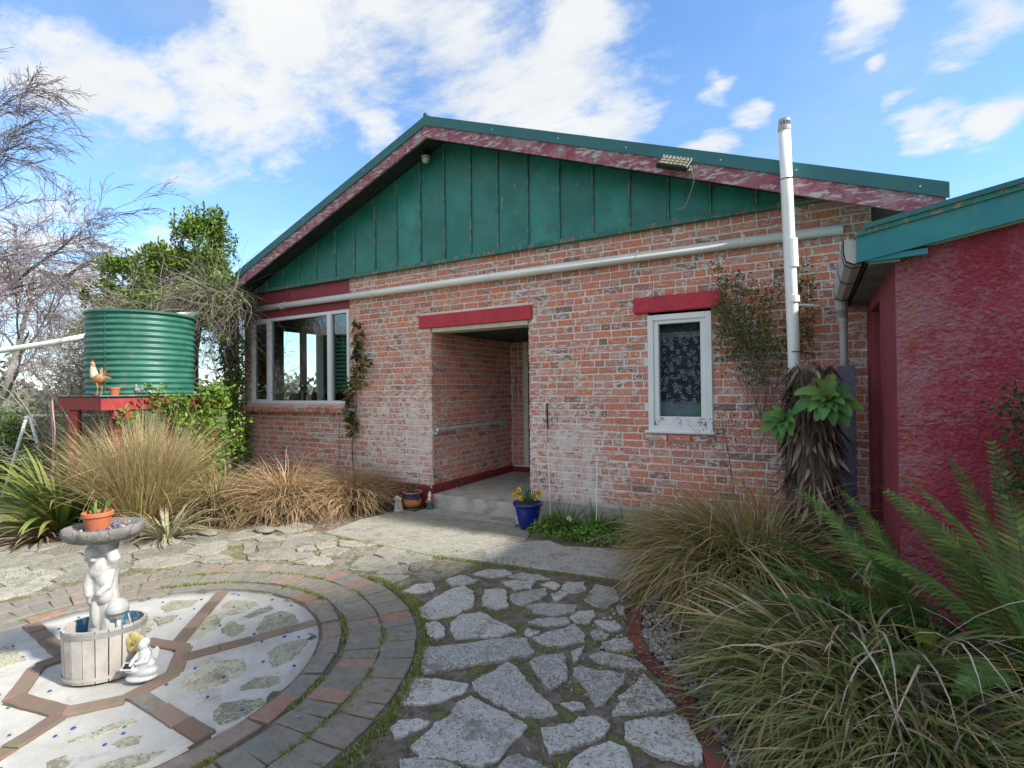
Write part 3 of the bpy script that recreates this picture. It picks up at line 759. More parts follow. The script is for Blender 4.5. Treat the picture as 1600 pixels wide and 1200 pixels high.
for x in (-8.0, -5.9, -3.7, -1.72, -.6):
    g = MB(); g.tube([(x, -.07 + .052 * cos(a), 3.18 + .052 * sin(a)) for a in [k * pi / 8 for k in range(17)]], .006, 5); g.box(x - .012, x + .012, -.03, .01, 3.23, 3.26); g.build('clip', 'white_pvc', rp)
at0(rp)
# floodlight on the barge board
fd = thing('flood_light', 'black floodlight with a grid of lenses clamped to the right barge board', 'floodlight', (-1.18, -.55, 3.95))
Mx = Matrix.Translation((-1.18, -.56, 3.94)) @ Matrix.Rotation(radians(20), 4, 'Y') @ Matrix.Rotation(radians(-38), 4, 'X')
g = MB(); g.bbox(-.16, .16, -.03, .03, -.075, .075, .008, mat=Mx); g.build('body', 'black', fd)
for k in range(9):
    g = MB(); g.box(-.15 + k * .036, -.142 + k * .036, -.02, .05, .075, .10, mat=Mx); g.build('cooling_fin', 'steel', fd)
M['lens'] = flat('dull_yellow_lens', (.20, .19, .12), .3, vary=.3)
for i in range(6):
    for k in range(3):
        g = MB(); g.bbox(-.138 + i * .047, -.138 + i * .047 + .038, -.036, -.029, -.06 + k * .042, -.06 + k * .042 + .034, .003, mat=Mx); g.build('lens', 'lens', fd)
g = MB(); g.tube([(-1.02, -.52, 3.85), (-1.0, -.47, 3.80), (-1.03, -.42, 3.72), (-1.15, -.2, 3.60), (-1.3, -.06, 3.64)], .004, 5); g.build('cable', 'grey_pvc', fd)
g = MB(); g.bbox(-.17, .17, .03, .045, -.02, .02, .003, mat=Mx); g.tube([Mx @ Vector((-.17, 0, 0)), Mx @ Vector((-.17, .09, .04))], .008, 6); g.tube([Mx @ Vector((.17, 0, 0)), Mx @ Vector((.17, .09, .04))], .008, 6); g.build('bracket', 'steel', fd)
at0(fd)
bl_ = thing('bulkhead_lamp', 'round glass lamp bulb under the apex of the green gable', 'lamp', (-4.72, -.1, 5.0))
g = MB(); g.tube([(-4.72, -.03, 5.09), (-4.72, -.14, 5.09), (-4.72, -.14, 5.03)], .022, 10); g.build('holder', 'black', bl_)
M['bulb'] = flat('clear_glass_bulb', (.55, .56, .5), .15, spec=.8)
g = MB(); g.blob((-4.72, -.14, 4.97), (.058, .058, .065), 14, 10); g.build('bulb', 'bulb', bl_, smooth=True)
g = MB(); g.tube([(-4.72 + .06 * cos(a), -.14 + .06 * sin(a), 5.0) for a in [k * pi / 8 for k in range(17)]], .005, 5); g.build('ring', 'steel', bl_)
at0(bl_)
# ================================================================ GROUND AND PATIO
STONES=[
[(-2.448,-2.986),(-2.405,-2.915),(-2.277,-2.961),(-2.206,-3.054),(-2.233,-3.131),(-2.334,-3.103)],
[(-2.651,-2.823),(-2.672,-2.628),(-2.674,-2.37),(-2.628,-2.248),(-2.47,-2.323),(-2.306,-2.555),(-2.326,-2.673),(-2.355,-2.765),(-2.432,-2.881),(-2.508,-2.935)],
[(-2.426,-2.236),(-2.271,-2.137),(-2.074,-2.429),(-2.139,-2.532),(-2.258,-2.502)],
[(-2.839,-2.224),(-2.803,-2.042),(-2.57,-2.097),(-2.617,-2.225),(-2.707,-2.307)],
[(-2.719,-1.979),(-2.67,-1.818),(-2.512,-1.733),(-2.381,-1.816),(-2.511,-1.959)],
[(-2.387,-1.874),(-2.333,-1.734),(-2.148,-1.709),(-2.036,-1.757),(-2.171,-1.865)],
[(-2.383,-2.014),(-2.27,-1.918),(-2.127,-1.876),(-2.088,-2.021),(-2.198,-2.113)],
[(-2.18,-2.228),(-2.08,-2.081),(-1.98,-1.947),(-1.913,-2.083),(-1.969,-2.372),(-2.085,-2.352)],
[(-2.06,-1.908),(-2.016,-1.799),(-1.905,-1.824),(-1.88,-1.957)],
[(-1.891,-1.749),(-1.738,-1.684),(-1.658,-1.853),(-1.73,-1.954),(-1.863,-1.916)],
[(-1.876,-2.063),(-1.845,-1.954),(-1.758,-1.969),(-1.779,-2.1),(-1.807,-2.159)],
[(-1.952,-2.363),(-1.857,-2.242),(-1.617,-2.167),(-1.575,-2.264),(-1.695,-2.418),(-1.829,-2.428)],
[(-1.798,-2.608),(-1.782,-2.539),(-1.594,-2.413),(-1.523,-2.481),(-1.65,-2.596)],
[(-2.302,-2.883),(-2.304,-2.738),(-2.2,-2.617),(-2.023,-2.683),(-1.82,-2.756),(-1.873,-2.892),(-2.036,-2.992),(-2.119,-3.069)],
[(-1.776,-2.687),(-1.654,-2.688),(-1.686,-2.78),(-1.747,-2.76)],
[(-1.666,-2.8),(-1.491,-2.463),(-1.376,-2.578),(-1.335,-2.68),(-1.488,-2.832),(-1.576,-2.842)],
[(-2.223,-3.264),(-2.07,-3.122),(-1.817,-2.883),(-1.703,-2.821),(-1.563,-2.977),(-1.687,-3.135),(-1.877,-3.333),(-2.033,-3.517)],
[(-1.37,-2.853),(-1.319,-2.74),(-1.276,-2.909),(-1.311,-2.946)],
[(-1.54,-3.089),(-1.502,-2.971),(-1.392,-2.883),(-1.308,-3.012),(-1.263,-3.132),(-1.284,-3.262),(-1.316,-3.294),(-1.413,-3.199)],
[(-1.711,-3.379),(-1.658,-3.145),(-1.59,-3.168),(-1.428,-3.283),(-1.34,-3.349),(-1.227,-3.413),(-1.157,-3.468),(-1.216,-3.519),(-1.313,-3.555),(-1.344,-3.566),(-1.495,-3.543),(-1.678,-3.487),(-1.714,-3.434)],
[(-1.598,-2.031),(-1.644,-1.684),(-1.476,-1.675),(-1.365,-1.876),(-1.379,-2.078),(-1.504,-2.106)],
[(-1.577,-2.391),(-1.558,-2.255),(-1.465,-2.178),(-1.424,-2.259),(-1.411,-2.42),(-1.503,-2.435)],
[(-1.389,-2.349),(-1.268,-2.283),(-1.176,-2.36),(-1.224,-2.463),(-1.31,-2.433)],
[(-1.352,-2.544),(-1.334,-2.469),(-1.23,-2.499),(-1.224,-2.568),(-1.289,-2.635)],
[(-1.232,-2.643),(-1.176,-2.552),(-1.106,-2.494),(-1.048,-2.542),(-1.023,-2.625),(-1.111,-2.692),(-1.174,-2.708)],
[(-1.238,-2.835),(-1.201,-2.751),(-1.069,-2.742),(-0.978,-2.745),(-0.883,-2.803),(-1.035,-2.87),(-1.171,-2.877)],
[(-1.284,-3.015),(-1.261,-2.966),(-1.203,-2.964),(-0.981,-2.919),(-0.964,-3.056),(-0.979,-3.164),(-0.983,-3.259),(-1.028,-3.307),(-1.113,-3.189),(-1.161,-3.139),(-1.242,-3.077)],
[(-0.889,-2.869),(-0.844,-2.912),(-0.767,-2.985),(-0.649,-3.108),(-0.704,-3.166),(-0.862,-3.291),(-0.916,-3.327),(-0.936,-3.305),(-0.922,-3.202),(-0.945,-3.169),(-0.912,-3.077),(-0.906,-2.946)],
[(-1.342,-2.005),(-1.283,-1.999),(-1.24,-2.133),(-1.278,-2.166)],
[(-1.192,-3.375),(-1.141,-3.312),(-1.086,-3.305),(-1.066,-3.339),(-1.113,-3.393)],
[(-1.184,-3.617),(-1.068,-3.498),(-1.051,-3.438),(-0.974,-3.385),(-0.897,-3.418),(-0.906,-3.505),(-0.967,-3.612),(-1.077,-3.748),(-1.131,-3.686)],
[(-0.844,-3.369),(-0.809,-3.314),(-0.643,-3.185),(-0.588,-3.181),(-0.524,-3.284),(-0.463,-3.367),(-0.449,-3.452),(-0.517,-3.498),(-0.608,-3.516),(-0.7,-3.499),(-0.806,-3.468)],
[(-0.969,-3.79),(-0.972,-3.719),(-0.93,-3.619),(-0.861,-3.536),(-0.782,-3.545),(-0.732,-3.601),(-0.672,-3.751),(-0.916,-3.908)],
[(-1.665,-4.037),(-1.683,-3.83),(-1.645,-3.768),(-1.684,-3.647),(-1.656,-3.55),(-1.526,-3.582),(-1.423,-3.58),(-1.264,-3.627),(-1.262,-3.777),(-1.257,-3.886),(-1.306,-3.97),(-1.38,-3.995),(-1.494,-4.01),(-1.58,-4.057)],
[(-1.854,-3.914),(-1.777,-3.84),(-1.697,-3.848),(-1.745,-3.962),(-1.78,-4.01),(-1.841,-3.977)],
[(-2.069,-3.574),(-1.923,-3.507),(-1.724,-3.463),(-1.703,-3.527),(-1.747,-3.612),(-1.826,-3.726),(-1.943,-3.791),(-2,-3.728),(-1.994,-3.688)],
[(-1.651,-4.114),(-1.58,-4.057),(-1.472,-4.03),(-1.364,-4.018),(-1.291,-4.097),(-1.562,-4.234)],
[(-1.238,-3.947),(-1.23,-3.862),(-1.196,-3.818),(-1.104,-3.817),(-0.999,-3.86),(-0.981,-3.952),(-1.189,-4.061)],
[(-5.356,-1.956),(-5.216,-1.661),(-5.116,-1.721),(-5.119,-1.972),(-5.207,-2.086)],
[(-5.576,-2.213),(-5.546,-2.02),(-5.288,-2.026),(-5.196,-2.114),(-5.431,-2.272)],
[(-5.312,-2.37),(-5.312,-2.241),(-5.156,-2.191),(-4.97,-2.372),(-5.048,-2.53)],
[(-5.502,-2.407),(-5.4,-2.321),(-5.107,-2.533),(-5.191,-2.607)],
[(-5.148,-2.187),(-5.205,-1.947),(-4.912,-1.65),(-4.729,-1.766),(-4.829,-2.019),(-4.971,-2.107),(-4.904,-2.216),(-5.013,-2.305)],
[(-4.665,-1.8),(-4.196,-1.683),(-4.117,-1.718),(-4.324,-1.915),(-4.5,-1.946)],
[(-4.783,-2.026),(-4.673,-1.858),(-4.53,-1.962),(-4.585,-2.138),(-4.685,-2.106)],
[(-4.834,-2.24),(-4.765,-2.08),(-4.607,-2.15),(-4.742,-2.292)],
[(-5.09,-2.638),(-4.988,-2.322),(-4.736,-2.325),(-4.547,-2.247),(-4.444,-2.294),(-4.561,-2.529),(-4.902,-2.727)],
[(-4.512,-2.17),(-4.479,-1.991),(-4.308,-1.973),(-4.256,-2.183),(-4.404,-2.289)],
[(-4.448,-2.562),(-4.415,-2.317),(-4.264,-2.264),(-4.14,-2.346),(-4.081,-2.431),(-4.305,-2.551)],
[(-4.18,-2.24),(-4.27,-2.1),(-4.221,-1.927),(-4.123,-1.981),(-4.09,-2.193)],
[(-3.944,-1.972),(-4.063,-1.727),(-3.776,-1.661),(-3.356,-1.687),(-3.314,-1.837),(-3.445,-2.036),(-3.678,-2.063)],
[(-3.932,-2.276),(-3.987,-2.067),(-3.904,-2.023),(-3.543,-2.068),(-3.585,-2.343),(-3.705,-2.417),(-3.826,-2.425)],
[(-3.566,-2.332),(-3.422,-2.073),(-3.296,-2.188),(-3.299,-2.285),(-3.5,-2.389)],
[(-3.395,-2.049),(-3.246,-1.827),(-3.182,-1.885),(-3.24,-2.054),(-3.202,-2.165),(-3.287,-2.174)],
[(-3.503,-2.444),(-3.276,-2.3),(-3.189,-2.275),(-3.222,-2.525),(-3.302,-2.572)],
[(-3.215,-2.235),(-3.1,-2.092),(-3.034,-2.129),(-2.963,-2.153),(-3.01,-2.002),(-2.999,-1.747),(-2.901,-1.745),(-2.847,-1.984),(-2.855,-2.16),(-2.94,-2.311),(-3.033,-2.303)],
[(-3.153,-2.57),(-3.167,-2.392),(-3.074,-2.321),(-3.082,-2.563)],
[(-2.997,-2.638),(-3.011,-2.431),(-2.894,-2.327),(-2.782,-2.447),(-2.877,-2.587)],
[(-3.286,-1.715),(-3.151,-1.588),(-3.019,-1.277),(-2.823,-1.581),(-3.056,-1.641),(-3.226,-1.743)]]
INSET=[
[(-3.942,-3.587),(-4.093,-3.488),(-4.121,-3.384),(-3.93,-3.305),(-3.836,-3.349),(-3.808,-3.492),(-3.869,-3.589)],
[(-3.729,-3.534),(-3.757,-3.42),(-3.746,-3.3),(-3.657,-3.343),(-3.675,-3.526)],
[(-3.469,-3.612),(-3.61,-3.449),(-3.581,-3.324),(-3.442,-3.315),(-3.287,-3.396),(-3.304,-3.56),(-3.366,-3.649)],
[(-3.693,-3.735),(-3.75,-3.629),(-3.609,-3.611),(-3.519,-3.677),(-3.492,-3.772),(-3.621,-3.77)],
[(-3.69,-3.95),(-3.875,-3.909),(-3.761,-3.81),(-3.657,-3.897)],
[(-3.177,-4.278),(-3.284,-4.155),(-3.305,-4.04),(-3.165,-3.903),(-2.991,-3.994),(-2.986,-4.123),(-3.061,-4.287)],
[(-3.095,-3.788),(-3.111,-3.666),(-3.023,-3.532),(-2.94,-3.606),(-2.867,-3.784),(-2.893,-3.885)],
[(-2.857,-4.126),(-2.907,-4.002),(-2.784,-3.934),(-2.711,-3.971),(-2.728,-4.055),(-2.826,-4.121)],
[(-2.791,-4.317),(-2.812,-4.241),(-2.673,-4.119),(-2.6,-4.124),(-2.594,-4.269),(-2.625,-4.375),(-2.714,-4.356)],
[(-4.488,-3.75),(-4.549,-3.64),(-4.354,-3.51),(-4.277,-3.635),(-4.335,-3.779)],
[(-4.339,-3.867),(-4.2,-3.77),(-4.111,-3.846),(-4.133,-3.936)],
[(-3.169,-4.833),(-3.156,-4.762),(-3.149,-4.68),(-3.117,-4.58),(-3.046,-4.553),(-3.023,-4.575),(-3.062,-4.676),(-3.1,-4.741)],
[(-2.961,-4.717),(-2.966,-4.656),(-2.898,-4.597),(-2.83,-4.634),(-2.876,-4.705)],
[(-3.088,-4.917),(-3.053,-4.849),(-2.979,-4.856),(-2.948,-4.895),(-3.02,-4.944)],
[(-2.841,-4.826),(-2.812,-4.763),(-2.772,-4.692),(-2.666,-4.594),(-2.664,-4.662),(-2.684,-4.757),(-2.811,-4.828)]]

def tri_area(a, b_, c): return (b_[0]-a[0])*(c[1]-a[1])-(b_[1]-a[1])*(c[0]-a[0])
def inside(pt, poly):
    x, y = pt; c = False; n = len(poly)
    for i in range(n):
        (x1, y1), (x2, y2) = poly[i], poly[(i + 1) % n]
        if (y1 > y) != (y2 > y) and x < (x2 - x1) * (y - y1) / (y2 - y1) + x1: c = not c
    return c
BED = [(-9.5, -4.4), (-8.2, -4.05), (-7.69, -3.53), (-7.2, -3.2), (-6.6, -2.72), (-6.28, -2.31), (-5.79, -2.06), (-5.55, -1.8), (-5.1, -1.63), (-5.16, -1.04), (-5.11, -.62), (-5.0, -.3)]
REDGE = [(-1.43, -1.42), (-1.24, -2.0), (-1.13, -2.38), (-.97, -2.62), (-.78, -2.8), (-.61, -3.0), (-.50, -3.18), (-.39, -3.5), (-.2, -4.0), (0.1, -4.6), (.5, -5.3)]
CC = Vector((-3.79, -4.38, 0))
def ground_mat():
    m, b = newmat('ground_soil_and_grass')
    pos = b('ShaderNodeNewGeometry'); sp = b.n.new('ShaderNodeSeparateXYZ'); b.l.new(pos, sp.inputs[0])
    soil = b.mix(b.ramp(b.noise(pos, 7, 7, .7), .35, .65), (.12, .085, .065, 1), (.26, .20, .155, 1))
    soil = b.mix(b.ramp(b.noise(pos, 60, 4, .7), .55, .62), soil, (.28, .22, .17, 1))
    moss = b.ramp(b.noise(pos, 4.5, 7, .7), .53, .60)
    soil = b.mix(b.math('MULTIPLY', moss, .8), soil, (.085, .105, .022, 1))
    grass = b.mix(b.noise(pos, 1.5, 6, .7), (.045, .085, .015, 1), (.13, .16, .04, 1))
    far = b.ramp(b('ShaderNodeVectorMath', {0: pos, 1: (-3, -2, 0)}, out=1, operation='DISTANCE'), 6.0, 8.5)
    col = b.mix(far, soil, grass)
    h = b.math('ADD', b.noise(pos, 50, 6, .7), b.math('MULTIPLY', b.noise(pos, 9, 5, .6), 2.0))
    return finish(m, b, col, .95, h, .8, .012, spec=.15)
M['ground'] = ground_mat()
g = MB(); R = 700; n = 48
ring = [0.0, 12, 40, 150, R]
vs = [(-3, 0, -.03)]
for r_ in ring[1:]:
    for k in range(n): vs.append((-3 + r_ * cos(2 * pi * k / n), r_ * sin(2 * pi * k / n), -.03))
fs = [(0, 1 + k, 1 + (k + 1) % n) for k in range(n)]
for i in range(len(ring) - 2):
    for k in range(n): fs.append((1 + i * n + k, 1 + (i + 1) * n + k, 1 + (i + 1) * n + (k + 1) % n, 1 + i * n + (k + 1) % n))
g.add(vs, fs); g.build('ground', 'ground', kind='structure')
# the bed the paving lies in
def bed_mat():
    m, b = newmat('paving_joint_soil_and_moss')
    pos = b('ShaderNodeNewGeometry'); sp = b.n.new('ShaderNodeSeparateXYZ'); b.l.new(pos, sp.inputs[0])
    soil = b.mix(b.ramp(b.noise(pos, 12, 7, .7), .35, .65), (.14, .115, .095, 1), (.25, .215, .18, 1))
    pale = b.mix(b.ramp(b.noise(pos, 14, 7, .7), .35, .65), (.24, .22, .17, 1), (.36, .33, .27, 1))
    left = b.ramp(b.math('ADD', sp.outputs[0], b.math('MULTIPLY', sp.outputs[1], -.3)), -2.0, -2.9)
    soil = b.mix(b.math('MULTIPLY', left, .75), soil, pale)
    moss = b.ramp(b.noise(pos, 6.5, 8, .72), .50, .57)
    mc = b.mix(b.noise(pos, 40, 3, .6), (.12, .14, .04, 1), (.20, .21, .08, 1))
    col = b.mix(b.math('MULTIPLY', moss, .85), soil, mc)
    h = b.math('ADD', b.noise(pos, 90, 6, .75), b.math('MULTIPLY', moss, .8))
    return finish(m, b, col, .95, h, .9, .01, spec=.15)
M['bed'] = bed_mat()
patio = thing('patio', 'garden patio of crazy paving round a brick-ringed paved circle', 'patio')
patio['kind'] = 'structure'; del patio['category']
# bed sheet with low bumps (joints lie a little under the stones)
g = MB(); NX_, NY_ = 170, 130; X0_, X1_, Y0_, Y1_ = -9.5, .6, -7.5, -.04
idx = {}; vs = []; fs = []
allpoly = BED + [(-1.6, -.05), (-1.5, -.8)] + REDGE + [(.5, -7.4), (-9.5, -7.4)]
for i in range(NX_ + 1):
    for k in range(NY_ + 1):
        x = X0_ + (X1_ - X0_) * i / NX_; y = Y0_ + (Y1_ - Y0_) * k / NY_
        idx[i, k] = len(vs)
        vs.append((x, y, -.016 + .008 * mn.noise(Vector((x * 5, y * 5, 2)))))
for i in range(NX_):
    for k in range(NY_):
        x = X0_ + (X1_ - X0_) * (i + .5) / NX_; y = Y0_ + (Y1_ - Y0_) * (k + .5) / NY_
        if inside((x, y), allpoly) and hypot(x + 3.79, y + 4.38) > 1.17: fs.append((idx[i, k], idx[i + 1, k], idx[i + 1, k + 1], idx[i, k + 1]))
g.add(vs, fs); g.build('paving_bed', 'bed', patio, smooth=True, kind='structure')
def stonemat(name, a, c, spk, moss=.5):
    m, b = newmat(name)
    pos = b('ShaderNodeNewGeometry')
    r = rndval(b)
    col = b.mix(b.ramp(b.noise(pos, 6, 6, .65), .3, .7), C4(a), C4(c))
    k = b.math('MULTIPLY_ADD', r, .6, .68)
    col = b.mix(1.0, col, b('ShaderNodeCombineColor', {0: k, 1: k, 2: k}), 'MULTIPLY')
    v = b('ShaderNodeTexVoronoi', {'Vector': pos, 'Scale': 95.0}, out=1)
    sv = b.n.new('ShaderNodeSeparateColor'); b.l.new(v, sv.inputs[0])
    sp_ = b.ramp(sv.outputs[0], .72, .80)
    col = b.mix(b.math('MULTIPLY', sp_, .6), col, C4(spk))
    dk = b.ramp(sv.outputs[1], .80, .88)
    col = b.mix(b.math('MULTIPLY', dk, .55), col, (.09, .09, .095, 1))
    st = b.ramp(b.noise(pos, 3.3, 8, .75), .53, .63)
    col = b.mix(b.math('MULTIPLY', st, .6), col, (.15, .125, .10, 1))
    s2 = b.ramp(b.noise(pos, 11, 8, .8), .58, .66)
    col = b.mix(b.math('MULTIPLY', s2, .5), col, (.17, .15, .125, 1))
    ms = b.ramp(b.noise(b('ShaderNodeVectorMath', {0: pos, 1: (3, 1, 0)}, operation='ADD'), 4.1, 8, .75), .56, .64)
    col = b.mix(b.math('MULTIPLY', ms, moss), col, (.13, .15, .05, 1))
    vd = b('ShaderNodeTexVoronoi', {'Vector': pos, 'Scale': 95.0})
    h = b.math('ADD', b.math('MULTIPLY', vd, -.8), b.noise(pos, 40, 6, .7))
    return finish(m, b, col, .9, h, .7, .006, spec=.2)
M['stone'] = stonemat('exposed_aggregate_paving', (.36, .35, .325), (.46, .45, .42), (.58, .57, .545), .5)
M['stone_warm'] = stonemat('sun_toned_paving', (.24, .225, .185), (.34, .325, .275), (.42, .405, .355), .7)  # same paving where sunlit: the sun's yellow tone is in the colour, plus moss
M['slab'] = stonemat('sun_toned_concrete_slab', (.29, .28, .235), (.36, .35, .30), (.42, .41, .36), .4)  # slab concrete with the warm tone of sunlight put into its colour
M['slab_grey'] = stonemat('grey_concrete_slab', (.33, .32, .30), (.42, .41, .38), (.52, .51, .49), .3)  # cooler copy for the slabs in shade, the shade tone put into its colour
def rough_outline(poly, r, step=.05, amp=.008):
    out = []; n = len(poly); sd_ = r.random() * 50
    for i in range(n):
        (x1, y1), (x2, y2) = poly[i], poly[(i + 1) % n]
        L = hypot(x2 - x1, y2 - y1); k = max(1, int(L / step))
        for j in range(k):
            t = j / k; a = amp * (.5 if j == 0 else .6); x, y = x1 + (x2 - x1) * t, y1 + (y2 - y1) * t
            w = mn.noise_vector(Vector((x * 14 + sd_, y * 14, n))) * amp * 1.6
            out.append((x + w.x + r.uniform(-a, a), y + w.y + r.uniform(-a, a)))
    return out
rs = random.Random(5)
def stone(poly, name='paving_stone', mat=None, z=0.0, amp=.010, step=.03):
    cx = sum(p_[0] for p_ in poly) / len(poly); cy = sum(p_[1] for p_ in poly) / len(poly)
    out = rough_outline([(x - cx, y - cy) for x, y in poly], rs, step, amp)
    g = MB(); zt = rs.uniform(-.003, .004) + z
    g.prism(out, -.03, zt, bev=.006)
    m_ = mat or ('stone_warm' if cx - .3 * cy < -2.2 - .0 and cx < -2.3 else 'stone')
    o = g.build(name, m_, patio); o.location = (cx, cy, 0); o.rotation_euler = (rs.uniform(-.006, .006), rs.uniform(-.006, .006), 0)
    return o
for poly in STONES: stone(poly)
# slabs before the porch
SLAB1 = [(-5.05, -1.67), (-3.66, -1.76), (-3.23, -1.67), (-3.09, -1.48), (-2.97, -1.09), (-2.80, -.83), (-2.9, -.42), (-3.2, -.385), (-4.78, -.375), (-5.0, -.33), (-5.13, -1.04)]
stone(SLAB1, 'concrete_slab', 'slab', .002, .003, .12)
stone([(-3.05, -1.64), (-1.4, -1.46), (-1.45, -1.0), (-1.58, -.56), (-2.34, -.81), (-2.57, -.68), (-2.77, -.83), (-2.94, -1.1), (-3.06, -1.48)], 'concrete_slab', 'slab_grey', -.004, .003, .12)
stone([(-4.8, -.36), (-3.2, -.365), (-3.16, -.05), (-4.8, -.05)], 'landing_slab', 'slab_grey', .006, .002, .15)
# small fill stones: cells grown between the traced ones
def clip(poly, a, b_, c):      # keep a*x+b*y<=c
    out = []; n = len(poly)
    for i in range(n):
        p1, p2 = poly[i], poly[(i + 1) % n]
        d1 = a * p1[0] + b_ * p1[1] - c; d2 = a * p2[0] + b_ * p2[1] - c
        if d1 <= 0: out.append(p1)
        if d1 * d2 < 0:
            t = d1 / (d1 - d2); out.append((p1[0] + (p2[0] - p1[0]) * t, p1[1] + (p2[1] - p1[1]) * t))
    return out
AREA = BED + [(-2.9, -.4), (-2.8, -.9), (-3.1, -1.7), (-1.45, -1.5)] + [(x - .07, y) for x, y in REDGE[1:]] + [(.3, -5.6), (-.4, -6.6), (-9.5, -6.6)]
dummies = []
for poly in STONES + [SLAB1]:
    n = len(poly)
    for i in range(n):
        (x1, y1), (x2, y2) = poly[i], poly[(i + 1) % n]
        k = max(1, int(hypot(x2 - x1, y2 - y1) / .09))
        for j in range(k): dummies.append((x1 + (x2 - x1) * j / k, y1 + (y2 - y1) * j / k))
    cx = sum(p_[0] for p_ in poly) / n; cy = sum(p_[1] for p_ in poly) / n; dummies.append((cx, cy))
for k in range(70): dummies.append((CC.x + 1.86 * cos(k * 2 * pi / 70), CC.y + 1.86 * sin(k * 2 * pi / 70)))
seeds = []
tries = 0
while tries < 5000:
    tries += 1
    x, y = rs.uniform(-9.3, .2), rs.uniform(-6.5, -.5)
    if not inside((x, y), AREA) or hypot(x - CC.x, y - CC.y) < 2.02 or any(inside((x, y), q) for q in STONES) or inside((x, y), SLAB1): continue
    sx = 1.0
    if any(hypot(x - a, (y - b_)) < .15 for a, b_ in dummies): continue
    if any(hypot(x - a, y - b_) < (.34 if x < -4.5 else .3) for a, b_ in seeds): continue
    seeds.append((x, y))
for sx, sy in seeds:
    poly = [(sx - .3, sy - .3), (sx + .3, sy - .3), (sx + .3, sy + .3), (sx - .3, sy + .3)]
    for ox, oy in seeds + dummies:
        if (ox, oy) == (sx, sy) or hypot(ox - sx, oy - sy) > .85: continue
        a, b_ = ox - sx, oy - sy; L = hypot(a, b_)
        gap = .010 if sx < -4.2 else .016
        poly = clip(poly, a / L, b_ / L, (a * (ox + sx) / 2 + b_ * (oy + sy) / 2) / L - gap)
        if len(poly) < 3: break
    if len(poly) < 3: continue
    ar = abs(sum(poly[i][0] * poly[(i + 1) % len(poly)][1] - poly[(i + 1) % len(poly)][0] * poly[i][1] for i in range(len(poly)))) / 2
    if ar < .004: continue
    stone(poly)
# ---- the circle: brick rings
def pavermat():
    m, b = newmat('weathered_paving_brick')
    pos = b('ShaderNodeNewGeometry'); r = rndval(b)
    cr = b.n.new('ShaderNodeValToRGB'); b.l.new(r, cr.inputs[0]); el = cr.color_ramp.elements
    cols = [(0, (.21, .20, .17)), (.25, (.24, .21, .18)), (.45, (.19, .19, .165)), (.6, (.25, .215, .18)), (.75, (.215, .19, .16)), (.9, (.27, .205, .17)), (.975, (.33, .17, .125)), (1, (.30, .23, .20))]
    el[0].color = C4(cols[0][1]); el[1].color = C4(cols[-1][1]); el[1].position = 1
    for p_, c_ in cols[1:-1]: e = el.new(p_); e.color = C4(c_)
    n = b.noise(pos, 16, 7, .7); k = b.math('MULTIPLY_ADD', n, 1.1, .5)
    col = b.mix(1.0, cr.outputs[0], b('ShaderNodeCombineColor', {0: k, 1: k, 2: k}), 'MULTIPLY')
    red = b.ramp(b.noise(pos, 7, 8, .75), .63, .70)
    col = b.mix(b.math('MULTIPLY', red, .6), col, (.42, .12, .07, 1))
    ms = b.ramp(b.noise(b('ShaderNodeVectorMath', {0: pos, 1: (7, 3, 0)}, operation='ADD'), 6, 8, .75), .55, .63)
    col = b.mix(b.math('MULTIPLY', ms, .5), col, (.16, .155, .07, 1))
    li = b.ramp(b.noise(pos, 55, 4, .7), .60, .66)
    col = b.mix(b.math('MULTIPLY', li, .35), col, (.42, .41, .38, 1))
    return finish(m, b, col, .88, b.noise(pos, 60, 6, .7), .7, .005, spec=.2)
M['paver'] = pavermat()
M['spoke_red'] = surf('mossy_red_spoke_brick', (.25, .155, .12), (.205, .165, .13), 9, .85, .6, 45, .005, vary=.5, dirt=(.20, .18, .09), dscale=7, dth=.5)
pm_ = {}
def pav(l, w_, i):
    k = (l, w_, i)
    if k not in pm_:
        r_ = random.Random(i); g = MB()
        o = [(-l/2, -w_/2), (l/2, -w_/2), (l/2, w_/2), (-l/2, w_/2)]
        g.prism(rough_outline(o, r_, .06, .0035), -.045, 0, bev=.005); pm_[k] = g.mesh('paving_brick', 'paver')
    return pm_[k]
SPV = {}
def put_pav(l, w_, x, y, ang, z=.0, name='paving_brick', mat=None):
    me = pav(l, w_, rs.randrange(5))
    if mat:
        if (me.name, mat) not in SPV: c = me.copy(); c.materials.clear(); c.materials.append(M[mat]); SPV[me.name, mat] = c
        me = SPV[me.name, mat]
    o = link(name, me, patio)
    o.location = (x, y, z + rs.uniform(-.004, .004)); o.rotation_euler = (rs.uniform(-.02, .02), rs.uniform(-.02, .02), ang + rs.uniform(-.02, .02)); return o
for r_, l, w_, cnt in ((1.30, .125, .222, 35), (1.52, .226, .110, 83), (1.755, .222, .110, 96)):
    for k in range(cnt):
        a = 2 * pi * (k + rs.uniform(-.10, .10)) / cnt
        rr = r_ + rs.uniform(-.006, .006)
        x, y = CC.x + rr * cos(a), CC.y + rr * sin(a)
        if y < -5.95: continue
        put_pav(l, w_, x, y, a)
